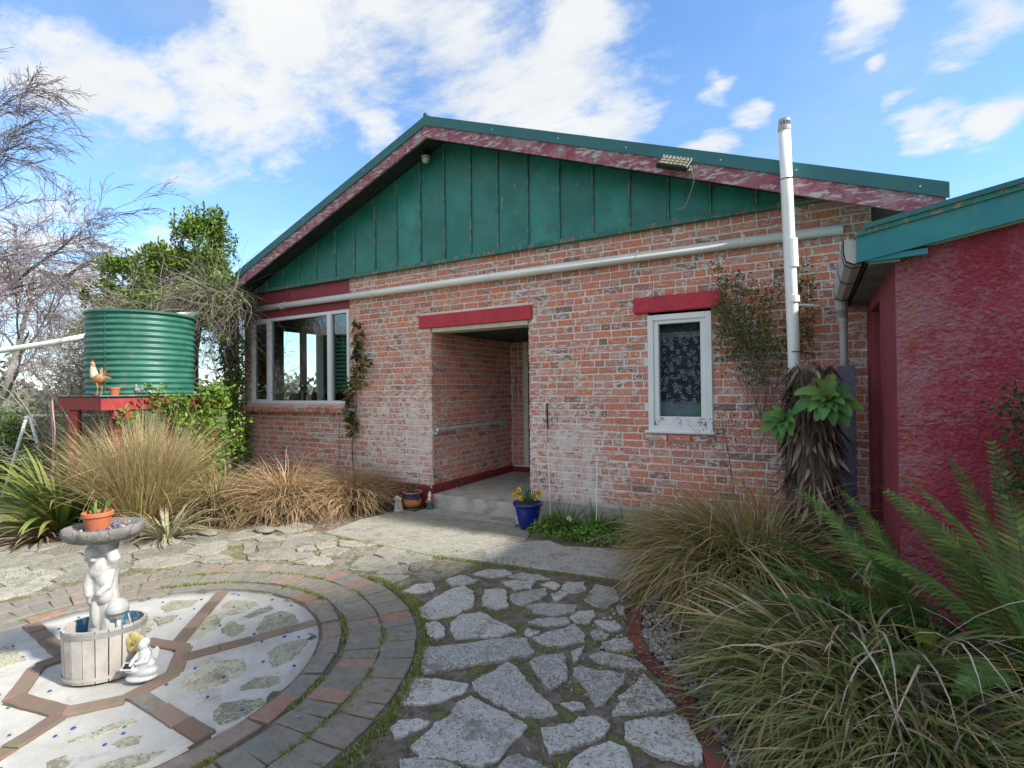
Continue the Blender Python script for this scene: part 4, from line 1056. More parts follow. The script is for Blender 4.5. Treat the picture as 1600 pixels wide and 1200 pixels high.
# spokes and the hexagon round the tub
SP = [((-3.72, -4.02), (-4.36, -3.32)), ((-3.50, -4.10), (-3.17, -3.34)), ((-3.28, -4.45), (-2.59, -4.46)), ((-3.44, -4.74), (-3.16, -5.42)), ((-3.95, -4.84), (-4.38, -5.42)), ((-4.22, -4.45), (-4.99, -4.38))]
for (ax, ay), (bx2, by2) in SP:
    L = hypot(bx2 - ax, by2 - ay); n = round(L / .22); an = atan2(by2 - ay, bx2 - ax)
    for k in range(n):
        t = (k + .5) * L / n; put_pav(round(L / n - .01, 2), .092, ax + cos(an) * t, ay + sin(an) * t, an, .002, mat='spoke_red' if rs.random() < .75 else None)
HUB = [(-3.62, -4.02), (-3.36, -4.22), (-3.30, -4.50), (-3.46, -4.72), (-3.86, -4.80), (-4.18, -4.60), (-4.16, -4.36), (-3.95, -4.10)]
for i in range(len(HUB)):
    (ax, ay), (bx2, by2) = HUB[i], HUB[(i + 1) % len(HUB)]
    L = hypot(bx2 - ax, by2 - ay); put_pav(round(L + .0, 2), .09, (ax + bx2) / 2, (ay + by2) / 2, atan2(by2 - ay, bx2 - ax), .003, mat='spoke_red')
def whitemortar():
    m, b = newmat('white_mortar')
    pos = b('ShaderNodeNewGeometry')
    col = b.mix(b.ramp(b.noise(pos, 5, 7, .7), .3, .7), (.54, .53, .50, 1), (.44, .425, .39, 1))
    st = b.ramp(b.noise(pos, 3.2, 8, .75), .55, .66)
    col = b.mix(b.math('MULTIPLY', st, .6), col, (.27, .25, .19, 1))
    fk = b.ramp(b.noise(pos, 80, 3, .6), .62, .68); col = b.mix(b.math('MULTIPLY', fk, .3), col, (.2, .19, .17, 1))
    return finish(m, b, col, .85, b.noise(pos, 45, 7, .75), .6, .006, spec=.2)
M['wmortar'] = whitemortar()
g = MB(); n = 90; vs = [(CC.x, CC.y, -.014)]
for i, r_ in enumerate((.3, .6, .9, 1.1, 1.215)):
    for k in range(n):
        a = 2 * pi * k / n; x, y = CC.x + r_ * cos(a), CC.y + r_ * sin(a)
        vs.append((x, y, -.014 + .005 * mn.noise(Vector((x * 6, y * 6, 0)))))
vs += [(CC.x + 1.22 * cos(2 * pi * k / n), CC.y + 1.22 * sin(2 * pi * k / n), -.03) for k in range(n)]
fs = [(0, 1 + k, 1 + (k + 1) % n) for k in range(n)] + [(1 + i * n + k, 1 + (i + 1) * n + k, 1 + (i + 1) * n + (k + 1) % n, 1 + i * n + (k + 1) % n) for i in range(5) for k in range(n)]
g.add(vs, fs); g.build('mortar_disc', 'wmortar', patio, smooth=True)
M['inset'] = stonemat('olive_inset_stone', (.33, .31, .22), (.43, .41, .31), (.50, .48, .39), .25)
for poly in INSET: stone(poly, 'inset_stone', 'inset', -.009, .010, .03)
for poly in [[(-4.1, -4.0), (-4.35, -3.85), (-4.5, -4.0), (-4.3, -4.15)], [(-4.4, -4.05), (-4.75, -3.95), (-4.8, -4.15), (-4.5, -4.25)], [(-4.35, -4.6), (-4.75, -4.55), (-4.7, -4.85), (-4.4, -4.8)], [(-4.2, -4.9), (-4.5, -5.0), (-4.3, -5.2)],
             [(-3.95, -3.55), (-4.05, -3.75), (-3.85, -3.9), (-3.7, -3.75)]]: stone(poly, 'inset_stone', 'inset', -.009, .010, .03)
M['bead'] = flat('blue_glass_bead', (.04, .04, .30), .12, spec=.8)
M['bead_g'] = flat('green_glass_bead', (.02, .22, .12), .12, spec=.8)
g = MB()
for k in range(110):
    a = rs.uniform(0, 2 * pi); r_ = 1.18 * sqrt(rs.random()); x, y = CC.x + r_ * cos(a), CC.y + r_ * sin(a)
    if hypot(x + 3.74, y + 4.38) < .27: continue
    q = rs.uniform(.008, .013); g.blob((x, y, -.009), (q, q, .004), 8, 4, mi=1 if rs.random() < .12 else 0)
g.build('glass_beads', ['bead', 'bead_g'], patio, smooth=True, kind='stuff', label='tiny blue and green glass beads set in the white mortar')
# garden edging
EDGE = [(-1.24, -1.75), (-1.17, -2.1), (-1.08, -2.42), (-.95, -2.66), (-.76, -2.84), (-.59, -3.05), (-.46, -3.3), (-.34, -3.6), (-.2, -4.0)]
def mk_edge(pts, step, nm):
    for i in range(len(pts) - 1):
        (ax, ay), (bx2, by2) = pts[i], pts[i + 1]; L = hypot(bx2 - ax, by2 - ay); n = max(1, round(L / step)); an = atan2(by2 - ay, bx2 - ax)
        for k in range(n):
            t = (k + .5) / n; o = put_pav(round(L / n - .016, 2), .095, ax + (bx2 - ax) * t + rs.uniform(-.008, .008), ay + (by2 - ay) * t, an + rs.uniform(-.05, .05), .002, nm)
            o.data = edge_variant(o.data)
M['edge_red'] = surf('red_edging_brick', (.20, .055, .04), (.13, .045, .035), 9, .85, .6, 40, .005, vary=.6, dirt=(.08, .08, .06), dscale=7, dth=.46)
ev = {}
def edge_variant(me):
    if me.name not in ev:
        c = me.copy(); c.materials.clear(); c.materials.append(M['edge_red']); ev[me.name] = c
    return ev[me.name]
mk_edge(EDGE, .225, 'edging_brick')
mk_edge([(-8.0, -3.85), (-7.65, -3.5), (-7.2, -3.17), (-6.75, -2.85), (-6.5, -2.6)], .225, 'edging_brick')
# ================================================================ WATER TANK ON ITS STAND
M['tank'] = surf('green_tank_paint', (0.02, 0.115, 0.085), (0.04, 0.17, 0.13), 3.5, 0.42, 0.15, 20, 0.002, spec=0.45, c3=(0.22, 0.25, 0.20), th=0.62, tw=.1, pscale=7, pstr=(1, 1, .35), vary=.0, dirt=(.16, .20, .14), dscale=2.2, dth=.56)
M['stand_red'] = surf('red_painted_beam', (0.34, 0.04, 0.04), (0.26, 0.03, 0.035), 4, 0.65, 0.5, 30, 0.005, c3=(0.45, 0.38, 0.36), th=0.66, pscale=9, pstr=(.6, .6, 1.4))
tank = thing('water_tank', 'round corrugated green water tank on the red stand', 'water tank', (-8.62, -1.98, 1.66))
g = MB(); prof = []
TR = .665
for k in range(0, 14 * 6 + 1):
    z = 1.68 + .0812 * k / 6; prof.append((TR + .011 * cos(k * pi / 3), z))
g.lathe([(TR * .98, 1.668)] + prof, 72, c=(-8.62, -1.98, 0)); g.build('shell', 'tank', tank, smooth=True)
g = MB(); g.lathe([(TR + .012, 2.80), (TR + .024, 2.805), (TR + .024, 2.83), (TR + .01, 2.836), (.3, 2.88), (0.02, 2.89)], 72, c=(-8.62, -1.98, 0)); g.build('lid', 'tank', tank)
for z in (1.70, 1.95, 2.2):
    pass
g = MB(); a0 = radians(-62)
g.box(-.002, .002, -.003, .003, 1.70, 2.79, mat=Matrix.Translation((-8.62 + (TR + .012) * cos(a0), -1.98 + (TR + .012) * sin(a0), 0)) @ Matrix.Rotation(a0 + pi / 2, 4, 'Z')); g.build('seam', 'tank', tank)
at0(tank)
st = thing('tank_stand', 'red painted timber stand carrying the green water tank', 'stand', (-8.6, -2.0, 0))
g = MB(); g.bbox(-7.99, -7.94, -2.77, -1.2, 1.46, 1.64, .006); g.build('beam', 'stand_red', st, label='sunlit red beam facing right')
g = MB(); g.bbox(-9.17, -7.995, -2.77, -2.72, 1.46, 1.64, .006); g.build('beam', 'stand_red', st)
g = MB(); g.bbox(-9.17, -7.995, -1.25, -1.2, 1.46, 1.64, .006); g.build('beam', 'stand_red', st)
g = MB(); g.bbox(-9.22, -9.17, -2.77, -1.2, 1.46, 1.64, .006); g.build('beam', 'stand_red', st)
g = MB(); g.bbox(-7.995, -7.95, -1.55, -1.22, 1.33, 1.455, .005); g.build('bearer', 'stand_red', st); g = MB(); g.bbox(-8.02, -7.97, -2.62, -2.4, 1.33, 1.455, .005); g.build('bearer', 'stand_red', st)
for i in range(11):
    g = MB(); x = -9.24 + i * .122; g.bbox(x, x + .112, -2.79, -1.18, 1.642, 1.664, .003); g.build('deck_board', 'batten' if i % 3 else 'stand_red', st)
for x, y in ((-9.0, -2.66), (-8.2, -2.5), (-9.2, -1.3), (-8.05, -1.3)):
    g = MB(); g.bbox(x - .06, x + .06, y - .06, y + .06, 0, 1.455, .006); g.build('post', 'stand_red', st)
g = MB(); g.bbox(-9.0, -8.7, -2.74, -2.70, .2, 1.455, .005); g.build('side_board', 'stand_red', st)
at0(st)
# --- small things on the stand
M['rust'] = surf('rusty_tin', (0.32, 0.13, 0.05), (0.42, 0.22, 0.10), 18, 0.6, 0.4, 60, 0.003, c3=(0.15, 0.06, 0.04), th=.56, pscale=14)
M['pale_tin'] = surf('whitewashed_tin', (0.62, 0.55, 0.47), (0.5, 0.36, 0.26), 14, 0.6, 0.3)
M['terra'] = surf('terracotta', (0.50, 0.17, 0.075), (0.42, 0.13, 0.06), 8, 0.75, 0.3, 60, 0.002, dirt=(0.52, 0.32, 0.22), dscale=12, dth=.6)
def rooster(loc, s, rz):
    t = thing('rooster_ornament', 'tall rusty tin rooster with a white neck standing in front of the green tank', 'rooster ornament', loc, rz)
    g = fused('body', [('e', (0, 0, .20 * s), (.085 * s, .055 * s, .065 * s), (0, -.4, 0)), ('l', [(-.05 * s, 0, .22 * s), (-.085 * s, 0, .32 * s), (-.085 * s, 0, .395 * s)], [.05 * s, .03 * s, .02 * s])], 'rust', t, .006 * s, 3)
    g2 = fused('neck', [('l', [(-.058 * s, 0, .235 * s), (-.088 * s, 0, .32 * s), (-.088 * s, 0, .37 * s)], [.052 * s, .036 * s, .024 * s])], 'pale_tin', t, .006 * s, 2)
    g = MB(); g.blob((-.094 * s, 0, .40 * s), (.026 * s, .018 * s, .022 * s), 10, 8); g.add([(-.115 * s, -.006 * s, .405 * s), (-.115 * s, .006 * s, .405 * s), (-.145 * s, 0, .395 * s), (-.115 * s, 0, .39 * s)], [(0, 1, 2), (1, 3, 2), (3, 0, 2), (0, 3, 1)])
    g.build('head', 'pale_tin', t, smooth=True)
    g = MB()
    g.add([(x * s, y * s, z * s) for y in (-.003, .003) for x, z in ((-.115, .41), (-.11, .445), (-.098, .425), (-.09, .45), (-.08, .425), (-.068, .435), (-.072, .40))], [tuple(range(7)), tuple(range(13, 6, -1))] + [(i, (i + 1) % 7, 7 + (i + 1) % 7, 7 + i) for i in range(7)])
    M.setdefault('comb', flat('red_comb', (.35, .04, .03))); g.build('comb', 'comb', t)
    for i in range(9):
        a = radians(20 + i * 13); g = MB(); L = .15 * s; n = 6; vs = []; y = (i % 3 - 1) * .012 * s
        for k in range(n + 1):
            q = k / n; c_ = (.055 * s + L * q * cos(a) * 1.0 + .03 * s * q * q, .215 * s + L * q * sin(a) - .06 * s * q * q * (1.2 if i < 5 else .3))
            w_ = .018 * s * sin(pi * min(.95, q * .85 + .12)); vs += [(c_[0] - sin(a) * w_, y - .002, c_[1] + cos(a) * w_), (c_[0] + sin(a) * w_, y + .002, c_[1] - cos(a) * w_)]
        g.add(vs, [(2 * k, 2 * k + 1, 2 * k + 3, 2 * k + 2) for k in range(n)]); g.build('tail_feather', 'rust' if i % 2 else 'pale_tin', t)
    for y in (-.028, .028):
        g = MB(); g.tube([(0, y * s, .16 * s), (.012 * s, y * s, .08 * s), (0, y * s, 0)], [.014 * s, .007 * s, .007 * s], 6); g.tube([(0, y * s, .004), (-.04 * s, y * s, .004)], .005 * s, 5)
        g.build('leg', 'rust', t)
    return t
rooster((-8.17, -2.70, 1.664), 1.05, radians(20))
def pot(name, label, loc, r, h, mat, rim=.012, cat='plant pot', soil=True, prof=None):
    t = thing(name, label, cat, loc)
    g = MB(); p_ = prof or [(r * .66, 0), (r * .7, .004), (r * .93, h * .76), (r * 1.0, h * .77), (r * 1.03, h * .79), (r * 1.03, h * .98), (r * .99, h), (r * .90, h), (r * .87, h * .86)]
    g.lathe(p_, 32); g.build('pot', mat, t, smooth=False)
    if soil:
        g = MB(); g.lathe([(r * .885, h * .84), (r * .5, h * .87), (.001, h * .88)], 20); g.build('soil', 'potsoil', t, smooth=True)
    return t
M['potsoil'] = surf('potting_soil', (.05, .035, .025), (.12, .09, .06), 30, .95, 1.0, 80, .01)
pot('flower_pot', 'small terracotta pot behind the rooster ornament on the tank stand', (-8.10, -2.55, 1.664), .065, .10, 'terra')
M['specked'] = surf('speckled_hen_paint', (.12, .10, .10), (.45, .42, .40), 45, .6)
hen = thing('hen_ornament', 'small speckled hen ornament beside the rooster on the tank stand', 'hen ornament', (-8.03, -2.30, 1.664), .3)
fused('body', [('e', (0, 0, .05), (.055, .035, .04)), ('l', [(-.02, 0, .06), (-.035, 0, .13)], [.035, .016]), ('e', (.06, 0, .075), (.03, .012, .03))], 'specked', hen, .005, 3)
g = MB(); g.blob((-.038, 0, .145), (.016, .012, .016), 8, 6); g.blob((-.038, 0, .163), (.012, .003, .008), 6, 4); g.build('head', 'comb', hen)
hn2 = thing('shell_ornament', 'little grey shell ornament to the right of the speckled hen', 'ornament', (-7.99, -2.17, 1.664))
g = MB(); g.blob((0, 0, .03), (.045, .035, .03), 10, 7, jit=.12, rg=rs); g.build('shell', 'specked', hn2, smooth=True)
# --- hose over the stand end
M['hose'] = flat('faded_pink_hose', (.45, .30, .28), .5)
hs = MB()
for k in range(5):
    x0 = -9.34 - .012 * k; y0 = -2.80 - .006 * (k % 2)
    hs.tube([(x0 + .04, y0 + .03, 1.0 - .05 * k), (x0, y0, 1.5), (x0 + .02, y0 + .01, 1.585), (x0 + .05 + .01 * k, y0 + .0, 1.50), (x0 + .045 + .02 * k, y0, .9 - .08 * k), (x0, y0, .62 - .05 * k)], .0095, 6)
hs.tube([(-9.30, -2.81, 1.58), (-9.22, -2.83, 1.45), (-9.12, -2.84, 1.2), (-9.13, -2.84, 1.0), (-9.2, -2.82, .85)], .008, 6)
tag(hs.build('garden_hose', 'hose', smooth=True), 'faded pink garden hose hanging in loops at the left end of the tank stand', 'hose')
# --- white A-frame and white pipe at far left
af = thing('pipe_frame', 'white tubular A-frame of a garden swing before the green hedge at far left', 'swing frame', (-11.1, -2.5, 0))
for pts in ([(-11.12, -2.53, 1.33), (-11.50, -2.72, .0)], [(-11.10, -2.50, 1.33), (-10.78, -2.32, 0.0)]):
    g = MB(); g.tube(pts, .024, 10); g.build('leg', 'white_pvc', af, smooth=True)
g = MB(); g.tube([(-11.12, -2.52, 1.34), (-9.7, -1.75, 1.33)], .02, 10); g.build('top_bar', 'white_pvc', af, smooth=True)
g = MB(); g.tube([(-11.33, -2.63, .6), (-10.95, -2.42, .68)], .015, 8); g.build('cross_bar', 'white_pvc', af, smooth=True)
g = MB(); g.tube([(-9.7, -1.75, 1.33), (-9.55, -1.95, 0)], .022, 10); g.build('leg', 'white_pvc', af, smooth=True)
at0(af)
g = MB(); g.tube([(-12.4, -3.85, 2.13), (-10.81, -2.94, 2.36), (-10.13, -2.54, 2.47), (-9.4, -2.2, 2.60)], .045, 12)
tag(g.build('tank_feed_pipe', 'white_pvc', smooth=True), 'white pipe running in from the left towards the green water tank', 'pipe')

# ================================================================ BIRDBATH IN THE TUB
TB = Vector((-3.725, -4.425, 0)); TANG = radians(50)
M['tubwood'] = surf('weathered_pale_stave', (0.37, 0.335, 0.30), (0.50, 0.46, 0.42), 5, 0.85, 0.5, 40, 0.004, c3=(0.30, 0.17, 0.10), th=0.64, tw=.08, pscale=12, pstr=(1,1,.35), dirt=(.30,.27,.24), dscale=9, vary=.2)
M['tubband'] = surf('grey_metal_hoop', (0.38, 0.38, 0.39), (0.28, 0.27, 0.27), 9, 0.5, 0.1, metal=.3)
M['tubin'] = surf('blue_painted_lining', (0.45, 0.42, 0.38), (0.38, 0.36, 0.33), 6, .8, c3=(.04, .22, .42), th=.5, pscale=8)
tub = thing('oval_planter_tub', 'oval tub of pale weathered staves with grey metal hoops holding the birdbath', 'tub', (TB.x, TB.y, 0))
A_, B_ = .212, .152; Hh = .305; NS = 20
def ell(a, k=1.0, dz=0): 
    x, y = A_ * k * cos(a), B_ * k * sin(a)
    return Vector((x * cos(TANG) - y * sin(TANG), x * sin(TANG) + y * cos(TANG), dz))
for i in range(NS):
    a0, a1 = 2 * pi * (i + .06 * rs.random() + .02) / NS, 2 * pi * (i + .95) / NS
    kb, kt = .955, 1.0
    P = [ell(a0, kb, .004), ell(a1, kb, .004), ell(a1, kt, Hh), ell(a0, kt, Hh), ell(a0, kb - .07, .004), ell(a1, kb - .07, .004), ell(a1, kt - .07, Hh), ell(a0, kt - .07, Hh)]
    g = MB(); g.add(P, [(0, 1, 2, 3), (5, 4, 7, 6), (3, 2, 6, 7), (0, 4, 5, 1), (1, 5, 6, 2), (0, 3, 7, 4)], rnd=rs.random())
    g.build('stave', 'tubwood', tub)
for z0, z1, kk in ((.262, .292, .99), (.018, .038, .962)):
    g = MB(); vs = []; n = 60
    for k in range(n):
        a = 2 * pi * k / n; vs += [ell(a, kk + .012, z0), ell(a, kk + .018, z1)]
    g.add(vs, [(2 * k, 2 * ((k + 1) % n), 2 * ((k + 1) % n) + 1, 2 * k + 1) for k in range(n)]); g.build('hoop', 'tubband' if z0 > .1 else 'tubwood', tub)
g = MB(); vs = []; n = 40
for k in range(n):
    a = 2 * pi * k / n; vs += [ell(a, .90, .2), ell(a, .925, .305)]
g.add(vs, [(2 * k, 2 * k + 1, 2 * ((k + 1) % n) + 1, 2 * ((k + 1) % n)) for k in range(n)]); g.build('lining', 'tubin', tub)
g = MB(); vs = [Vector((0, 0, .235))] + [ell(2 * pi * k / n, .91, .215 + rs.uniform(-.01, .01)) for k in range(n)]
g.add(vs, [(0, 1 + k, 1 + (k + 1) % n) for k in range(n)]); g.build('soil', 'potsoil', tub)
M['statue'] = surf('white_cast_stone', (0.48, 0.475, 0.46), (0.39, 0.38, 0.36), 6, 0.85, 0.6, 55, 0.004, dirt=(0.30, 0.28, 0.24), dscale=8, dth=.56)
M['bowl'] = surf('lichened_grey_concrete_bowl', (0.25, 0.24, 0.22), (0.14, 0.14, 0.125), 9, 0.9, 1.0, 40, 0.010, c3=(.42, .42, .40), th=.58, tw=.08, pscale=16, dirt=(.12, .11, .06), dscale=5, dth=.6)
bb = thing('birdbath', 'grey scalloped birdbath bowl held up by a white stone figure of a child', 'birdbath', (TB.x, TB.y, .22))
BT = .795
# the figure seen with its arms raised; local axes: u = camera right, v = away
u_ = Vector((.866, .5, 0)); v_ = Vector((-.5, .866, 0))
def L3(a, b_, z): return TB + u_ * a + v_ * b_ + Vector((0, 0, z))
def e3(a, b_, z, r): return ('e', L3(a, b_, z), r, (0, 0, radians(30)))
parts_ = [
 ('l', [L3(-.038, 0, .19), L3(-.034, 0, .33), L3(-.028, 0, .45)], [.075, .062, .066]),
 ('l', [L3(.036, .01, .19), L3(.032, .0, .33), L3(.024, 0, .45)], [.072, .064, .066]),
 ('l', [L3(-.005, .03, .19), L3(-.0, .03, .40)], [.085, .07]),
 e3(-.005, .0, .47, (.088, .075, .06)), e3(.035, -.045, .475, (.05, .045, .055)), e3(-.052, -.04, .45, (.04, .04, .042)),
 ('l', [L3(0, 0, .46), L3(.004, 0, .55), L3(-.002, 0, .64)], [.078, .072, .082]),
 e3(-.012, -.025, .615, (.076, .06, .055)), e3(.03, -.035, .565, (.052, .045, .055)), e3(.02, .0, .66, (.08, .06, .05)),
 e3(-.034, -.035, .705, (.060, .055, .058)), e3(-.044, -.055, .745, (.048, .042, .032)), e3(-.062, -.075, .70, (.020, .022, .018)), e3(-.015, -.085, .70, (.018, .022, .018)),
 ('l', [L3(.050, 0, .64), L3(.082, -.02, .69), L3(.055, -.02, .75), L3(.03, -.01, .80)], [.042, .040, .036, .04]),
 ('l', [L3(-.055, 0, .62), L3(-.078, -.01, .69), L3(-.06, .0, .79)], [.042, .038, .04]),
 ('l', [L3(-.06, -.045, .60), L3(-.072, -.06, .54), L3(-.06, -.07, .49)], [.032, .03, .026]),
 ('l', [L3(.06, -.03, .60), L3(.062, -.06, .53), L3(.03, -.085, .50)], [.030, .028, .024]),
 e3(.0, .02, .76, (.075, .07, .06)), e3(0, 0, .795, (.095, .085, .03)), e3(0, .02, .20, (.105, .095, .04)),
 e3(-.02, -.06, .38, (.028, .03, .09)), e3(.05, -.04, .36, (.025, .03, .10)),
]
def slim(p):
    q = lambda v: Vector((TB.x + (v.x - TB.x) * .84, TB.y + (v.y - TB.y) * .84, v.z))
    if p[0] == 'e': return ('e', q(p[1]), tuple(c * .86 if i < 2 else c for i, c in enumerate(p[2]))) + tuple(p[3:])
    return ('l', [q(v) for v in p[1]], [c * .86 for c in p[2]])
fused('figure', [slim(p) for p in parts_], 'statue', bb, .0055, 2)
g = MB(); n = 72
def scal(a, z): return 1 + (.17 * abs(cos(a * 2.0 + .75)) ** .55 - .13) + .012 * mn.noise(Vector((cos(a) * 7, sin(a) * 7, z * 30)))
prof = [(r_ * .85, z_) for r_, z_ in [(.06, BT + .0), (.15, BT + .002), (.20, BT + .018), (.226, BT + .045), (.234, BT + .072), (.228, BT + .092), (.21, BT + .096), (.18, BT + .078), (.12, BT + .068), (.02, BT + .066)]]
g.lathe(prof, n, c=(TB.x, TB.y, 0), fn=scal); g.build('bowl', 'bowl', bb, smooth=True)
at0(bb)
cols = [('red_glass', (.38, .05, .04)), ('blue_glass', (.04, .05, .22)), ('green_glass', (.08, .18, .1)), ('white_pebble', (.42, .40, .36)), ('violet_glass', (.12, .06, .2)), ('orange_pebble', (.38, .18, .09))]
for nme, c_ in cols: M[nme] = flat(nme, c_, .2, spec=.7)
g = MB()
for k in range(210):
    a = rs.uniform(0, 2 * pi); r_ = .157 * sqrt(rs.random()); q = rs.uniform(.005, .010)
    g.blob((TB.x + r_ * cos(a), TB.y + r_ * sin(a), BT + .074 + max(0, r_ - .12) * .12), (q * rs.uniform(.8, 1.3), q, q * .6), 7, 5, mi=rs.choice((0, 0, 1, 1, 2, 3, 4, 5)))
tag(g.build('glass_pebbles', [c_[0] for c_ in cols], smooth=True), 'coloured glass pebbles lying in the birdbath bowl', 'pebbles', kind='stuff')
# terracotta pot in the bowl
tp = pot('terracotta_pot', 'terracotta pot with a small green shoot standing in the birdbath bowl', (TB.x - .012, TB.y - .03, BT + .062), .077, .115, 'terra', cat='plant pot')
# solar lamp in the tub, yellow flower, angel with solar panel
M['lampdome'] = surf('clouded_grey_dome', (.33, .34, .34), (.45, .45, .44), 14, .35, .2, spec=.6)
so = thing('solar_lamp', 'grey domed solar garden lamp on a steel post leaning in the tub', 'garden lamp', tuple(L3(.10, -.02, .22)))
base = L3(.10, -.02, .22)
g = MB(); g.tube([base + Vector((0, 0, -.02)), base + Vector((-.01, 0, .17))], .013, 10); g.build('post', 'steel', so, smooth=True)
g = MB(); g.lathe([(.055, .165), (.062, .175), (.06, .20), (.045, .23), (.02, .245), (.002, .248)], 20, c=tuple(base + Vector((-.02, 0, -.02)))); g.build('dome', 'lampdome', so, smooth=True)
g = MB(); g.lathe([(.03, .125), (.04, .13), (.042, .165), (.055, .168)], 16, c=tuple(base + Vector((-.015, 0, -.012)))); g.build('collar', 'steel', so, smooth=True)
at0(so)
wr = thing('wire_hook', 'thin black wire hook beside the solar lamp in the tub', 'hook', tuple(L3(.15, .0, .2)))
q0 = L3(.15, 0, .2)
g = MB(); g.tube([q0 + u_ * a + Vector((0, 0, z)) for a, z in ((.02, 0), (.022, .09), (.01, .15), (-.02, .18))], .003, 5); g.build('wire', 'black', wr); g = MB(); g.tube([q0 + u_ * a + Vector((0, 0, z)) for a, z in ((.0, 0), (.008, .09), (-.01, .15))], .003, 5); g.build('wire', 'steel', wr); at0(wr)
M['yellow_cer'] = flat('pale_yellow_ceramic', (.50, .42, .17), .5)
yf = thing('ceramic_flower', 'pale yellow ceramic flower leaning against the tub behind the white angel', 'ornament', tuple(L3(.235, -.055, .17)))
q0 = L3(.215, -.05, .20)
for k in range(5):
    a = 2 * pi * k / 5 + .4; g = MB(); c_ = q0 + u_ * (.033 * cos(a)) + Vector((0, 0, .033 * sin(a)))
    g.blob(c_, (.031, .010, .031), 12, 8, rot=Euler((0, 0, radians(30))).to_matrix()); g.build('petal', 'yellow_cer', yf, smooth=True)
g = MB(); g.blob(q0 - v_ * .012, (.013, .01, .013), 10, 8); g.tube([q0, q0 - Vector((0, 0, .19)) + v_ * .01], .004, 6); g.build('centre', 'rust', yf); at0(yf)
M['porcelain'] = flat('glossy_white_resin', (.60, .60, .59), .35, vary=.04)
an = thing('angel_statue', 'white kneeling angel statue with a small solar panel beside the tub', 'statue', tuple(L3(.285, -.09, 0)))
def A3(a, b_, z): return L3(.285 + a, -.09 + b_, z)
fused('body', [('e', A3(0, 0, .02), (.088, .062, .02), (0, 0, radians(30))), ('e', A3(.02, .0, .055), (.072, .05, .032), (0, 0, radians(30))), ('e', A3(-.03, -.02, .075), (.05, .04, .022), (0, 0, radians(30))),
  ('l', [A3(.02, 0, .06), A3(.02, 0, .13), A3(.018, 0, .165)], [.05, .034, .028]), ('e', A3(.012, -.004, .205), (.026, .026, .030)), ('l', [A3(.02, 0, .16), A3(.014, 0, .20)], [.018, .013]),
  ('l', [A3(.045, -.005, .158), A3(.05, -.03, .12), A3(.0, -.045, .115)], [.014, .013, .010]), ('l', [A3(-.008, -.005, .158), A3(-.03, -.03, .125), A3(-.03, -.05, .11)], [.014, .012, .010]),
  ('e', A3(.012, .01, .215), (.029, .028, .026)), ('e', A3(.02, .0, .095), (.058, .042, .03), (0, 0, radians(30)))], 'porcelain', an, .0052, 2)
for s in (-1, 1):
    g = MB(); c0 = A3(.035, .035, .15)
    pts = [c0, c0 + u_ * s * .022 + v_ * .012 + Vector((0, 0, .022)), c0 + u_ * s * .034 + v_ * .014, c0 + u_ * s * .026 + v_ * .008 + Vector((0, 0, -.05)), c0 + Vector((0, 0, -.03))]
    g.add(pts + [p_ + v_ * .006 for p_ in pts], [(0, 1, 2, 3, 4), (9, 8, 7, 6, 5)] + [(i, (i + 1) % 5, 5 + (i + 1) % 5, 5 + i) for i in range(5)]); g.build('wing', 'porcelain', an)
g = MB(); Mx = Matrix.Translation(A3(-.045, -.045, .10)) @ Matrix.Rotation(radians(30), 4, 'Z') @ Matrix.Rotation(radians(35), 4, 'X')
g.bbox(-.035, .035, -.024, .024, -.006, .004, .002, mat=Mx); sp_o = g.build('solar_panel', 'porcelain', an)
g = MB(); g.box(-.024, .024, -.016, .016, .004, .006, mat=Mx); g.build('cell', 'black', sp_o)
at0(an)

# ================================================================ POTS AND ORNAMENTS AT THE PORCH
M['blueglaze'] = surf('cobalt_glaze', (0.012, 0.02, 0.24), (0.008, 0.015, 0.15), 5, 0.2, 0.05, 20, 0.002, spec=.6, dirt=(.07, .06, .10), dscale=4, dth=.6)
bp = thing('blue_pot', 'cobalt blue glazed pot of yellow daffodils at the porch step', 'plant pot', (-3.0, -.38, 0))
g = MB(); g.lathe([(.09, 0), (.10, .01), (.125, .09), (.142, .18), (.150, .25), (.153, .27), (.178, .28), (.185, .30), (.178, .317), (.157, .318), (.15, .29)], 40); g.build('pot', 'blueglaze', bp, smooth=True)
g = MB()
for r_ in range(5):
    for k in range(34):
        a = 2 * pi * (k + .5 * (r_ % 2)) / 34; R_ = .138 + .003 * r_; z = .185 + r_ * .016
        g.blob((R_ * cos(a), R_ * sin(a), z), (.006, .006, .006), 5, 4)
g.build('dimple_band', 'blueglaze', bp, kind='stuff')
g = MB(); g.lathe([(.152, .285), (.1, .292), (.001, .295)], 24); g.build('soil', 'potsoil', bp, smooth=True)
def sunset():
    m, b = newmat('purple_and_orange_glaze')
    pos = b('ShaderNodeNewGeometry'); sp = b.n.new('ShaderNodeSeparateXYZ'); b.l.new(pos, sp.inputs[0])
    n = b.noise(b.vmul(pos, (1, 1, .25)), 22, 4, .7)
    z = b.math('ADD', sp.outputs[2], b.math('MULTIPLY', n, .12))
    f = b.ramp(z, .205, .215)
    low = b.mix(b.ramp(sp.outputs[2], .10, .04), (.62, .23, .06, 1), (.10, .07, .05, 1))
    col = b.mix(f, low, (.045, .03, .10, 1))
    rim = b.ramp(sp.outputs[2], .232, .238); col = b.mix(rim, col, (.38, .20, .10, 1))
    return finish(m, b, col, .2, None, spec=.6)
M['sunset'] = sunset()
pp = thing('glazed_pot', 'purple and orange glazed pot with green shoots left of the porch step', 'plant pot', (-4.93, -.24, 0))
g = MB(); g.lathe([(.10, .02), (.112, .03), (.128, .10), (.136, .19), (.134, .225), (.142, .235), (.142, .25), (.128, .25), (.12, .22)], 36); g.build('pot', 'sunset', pp, smooth=True)
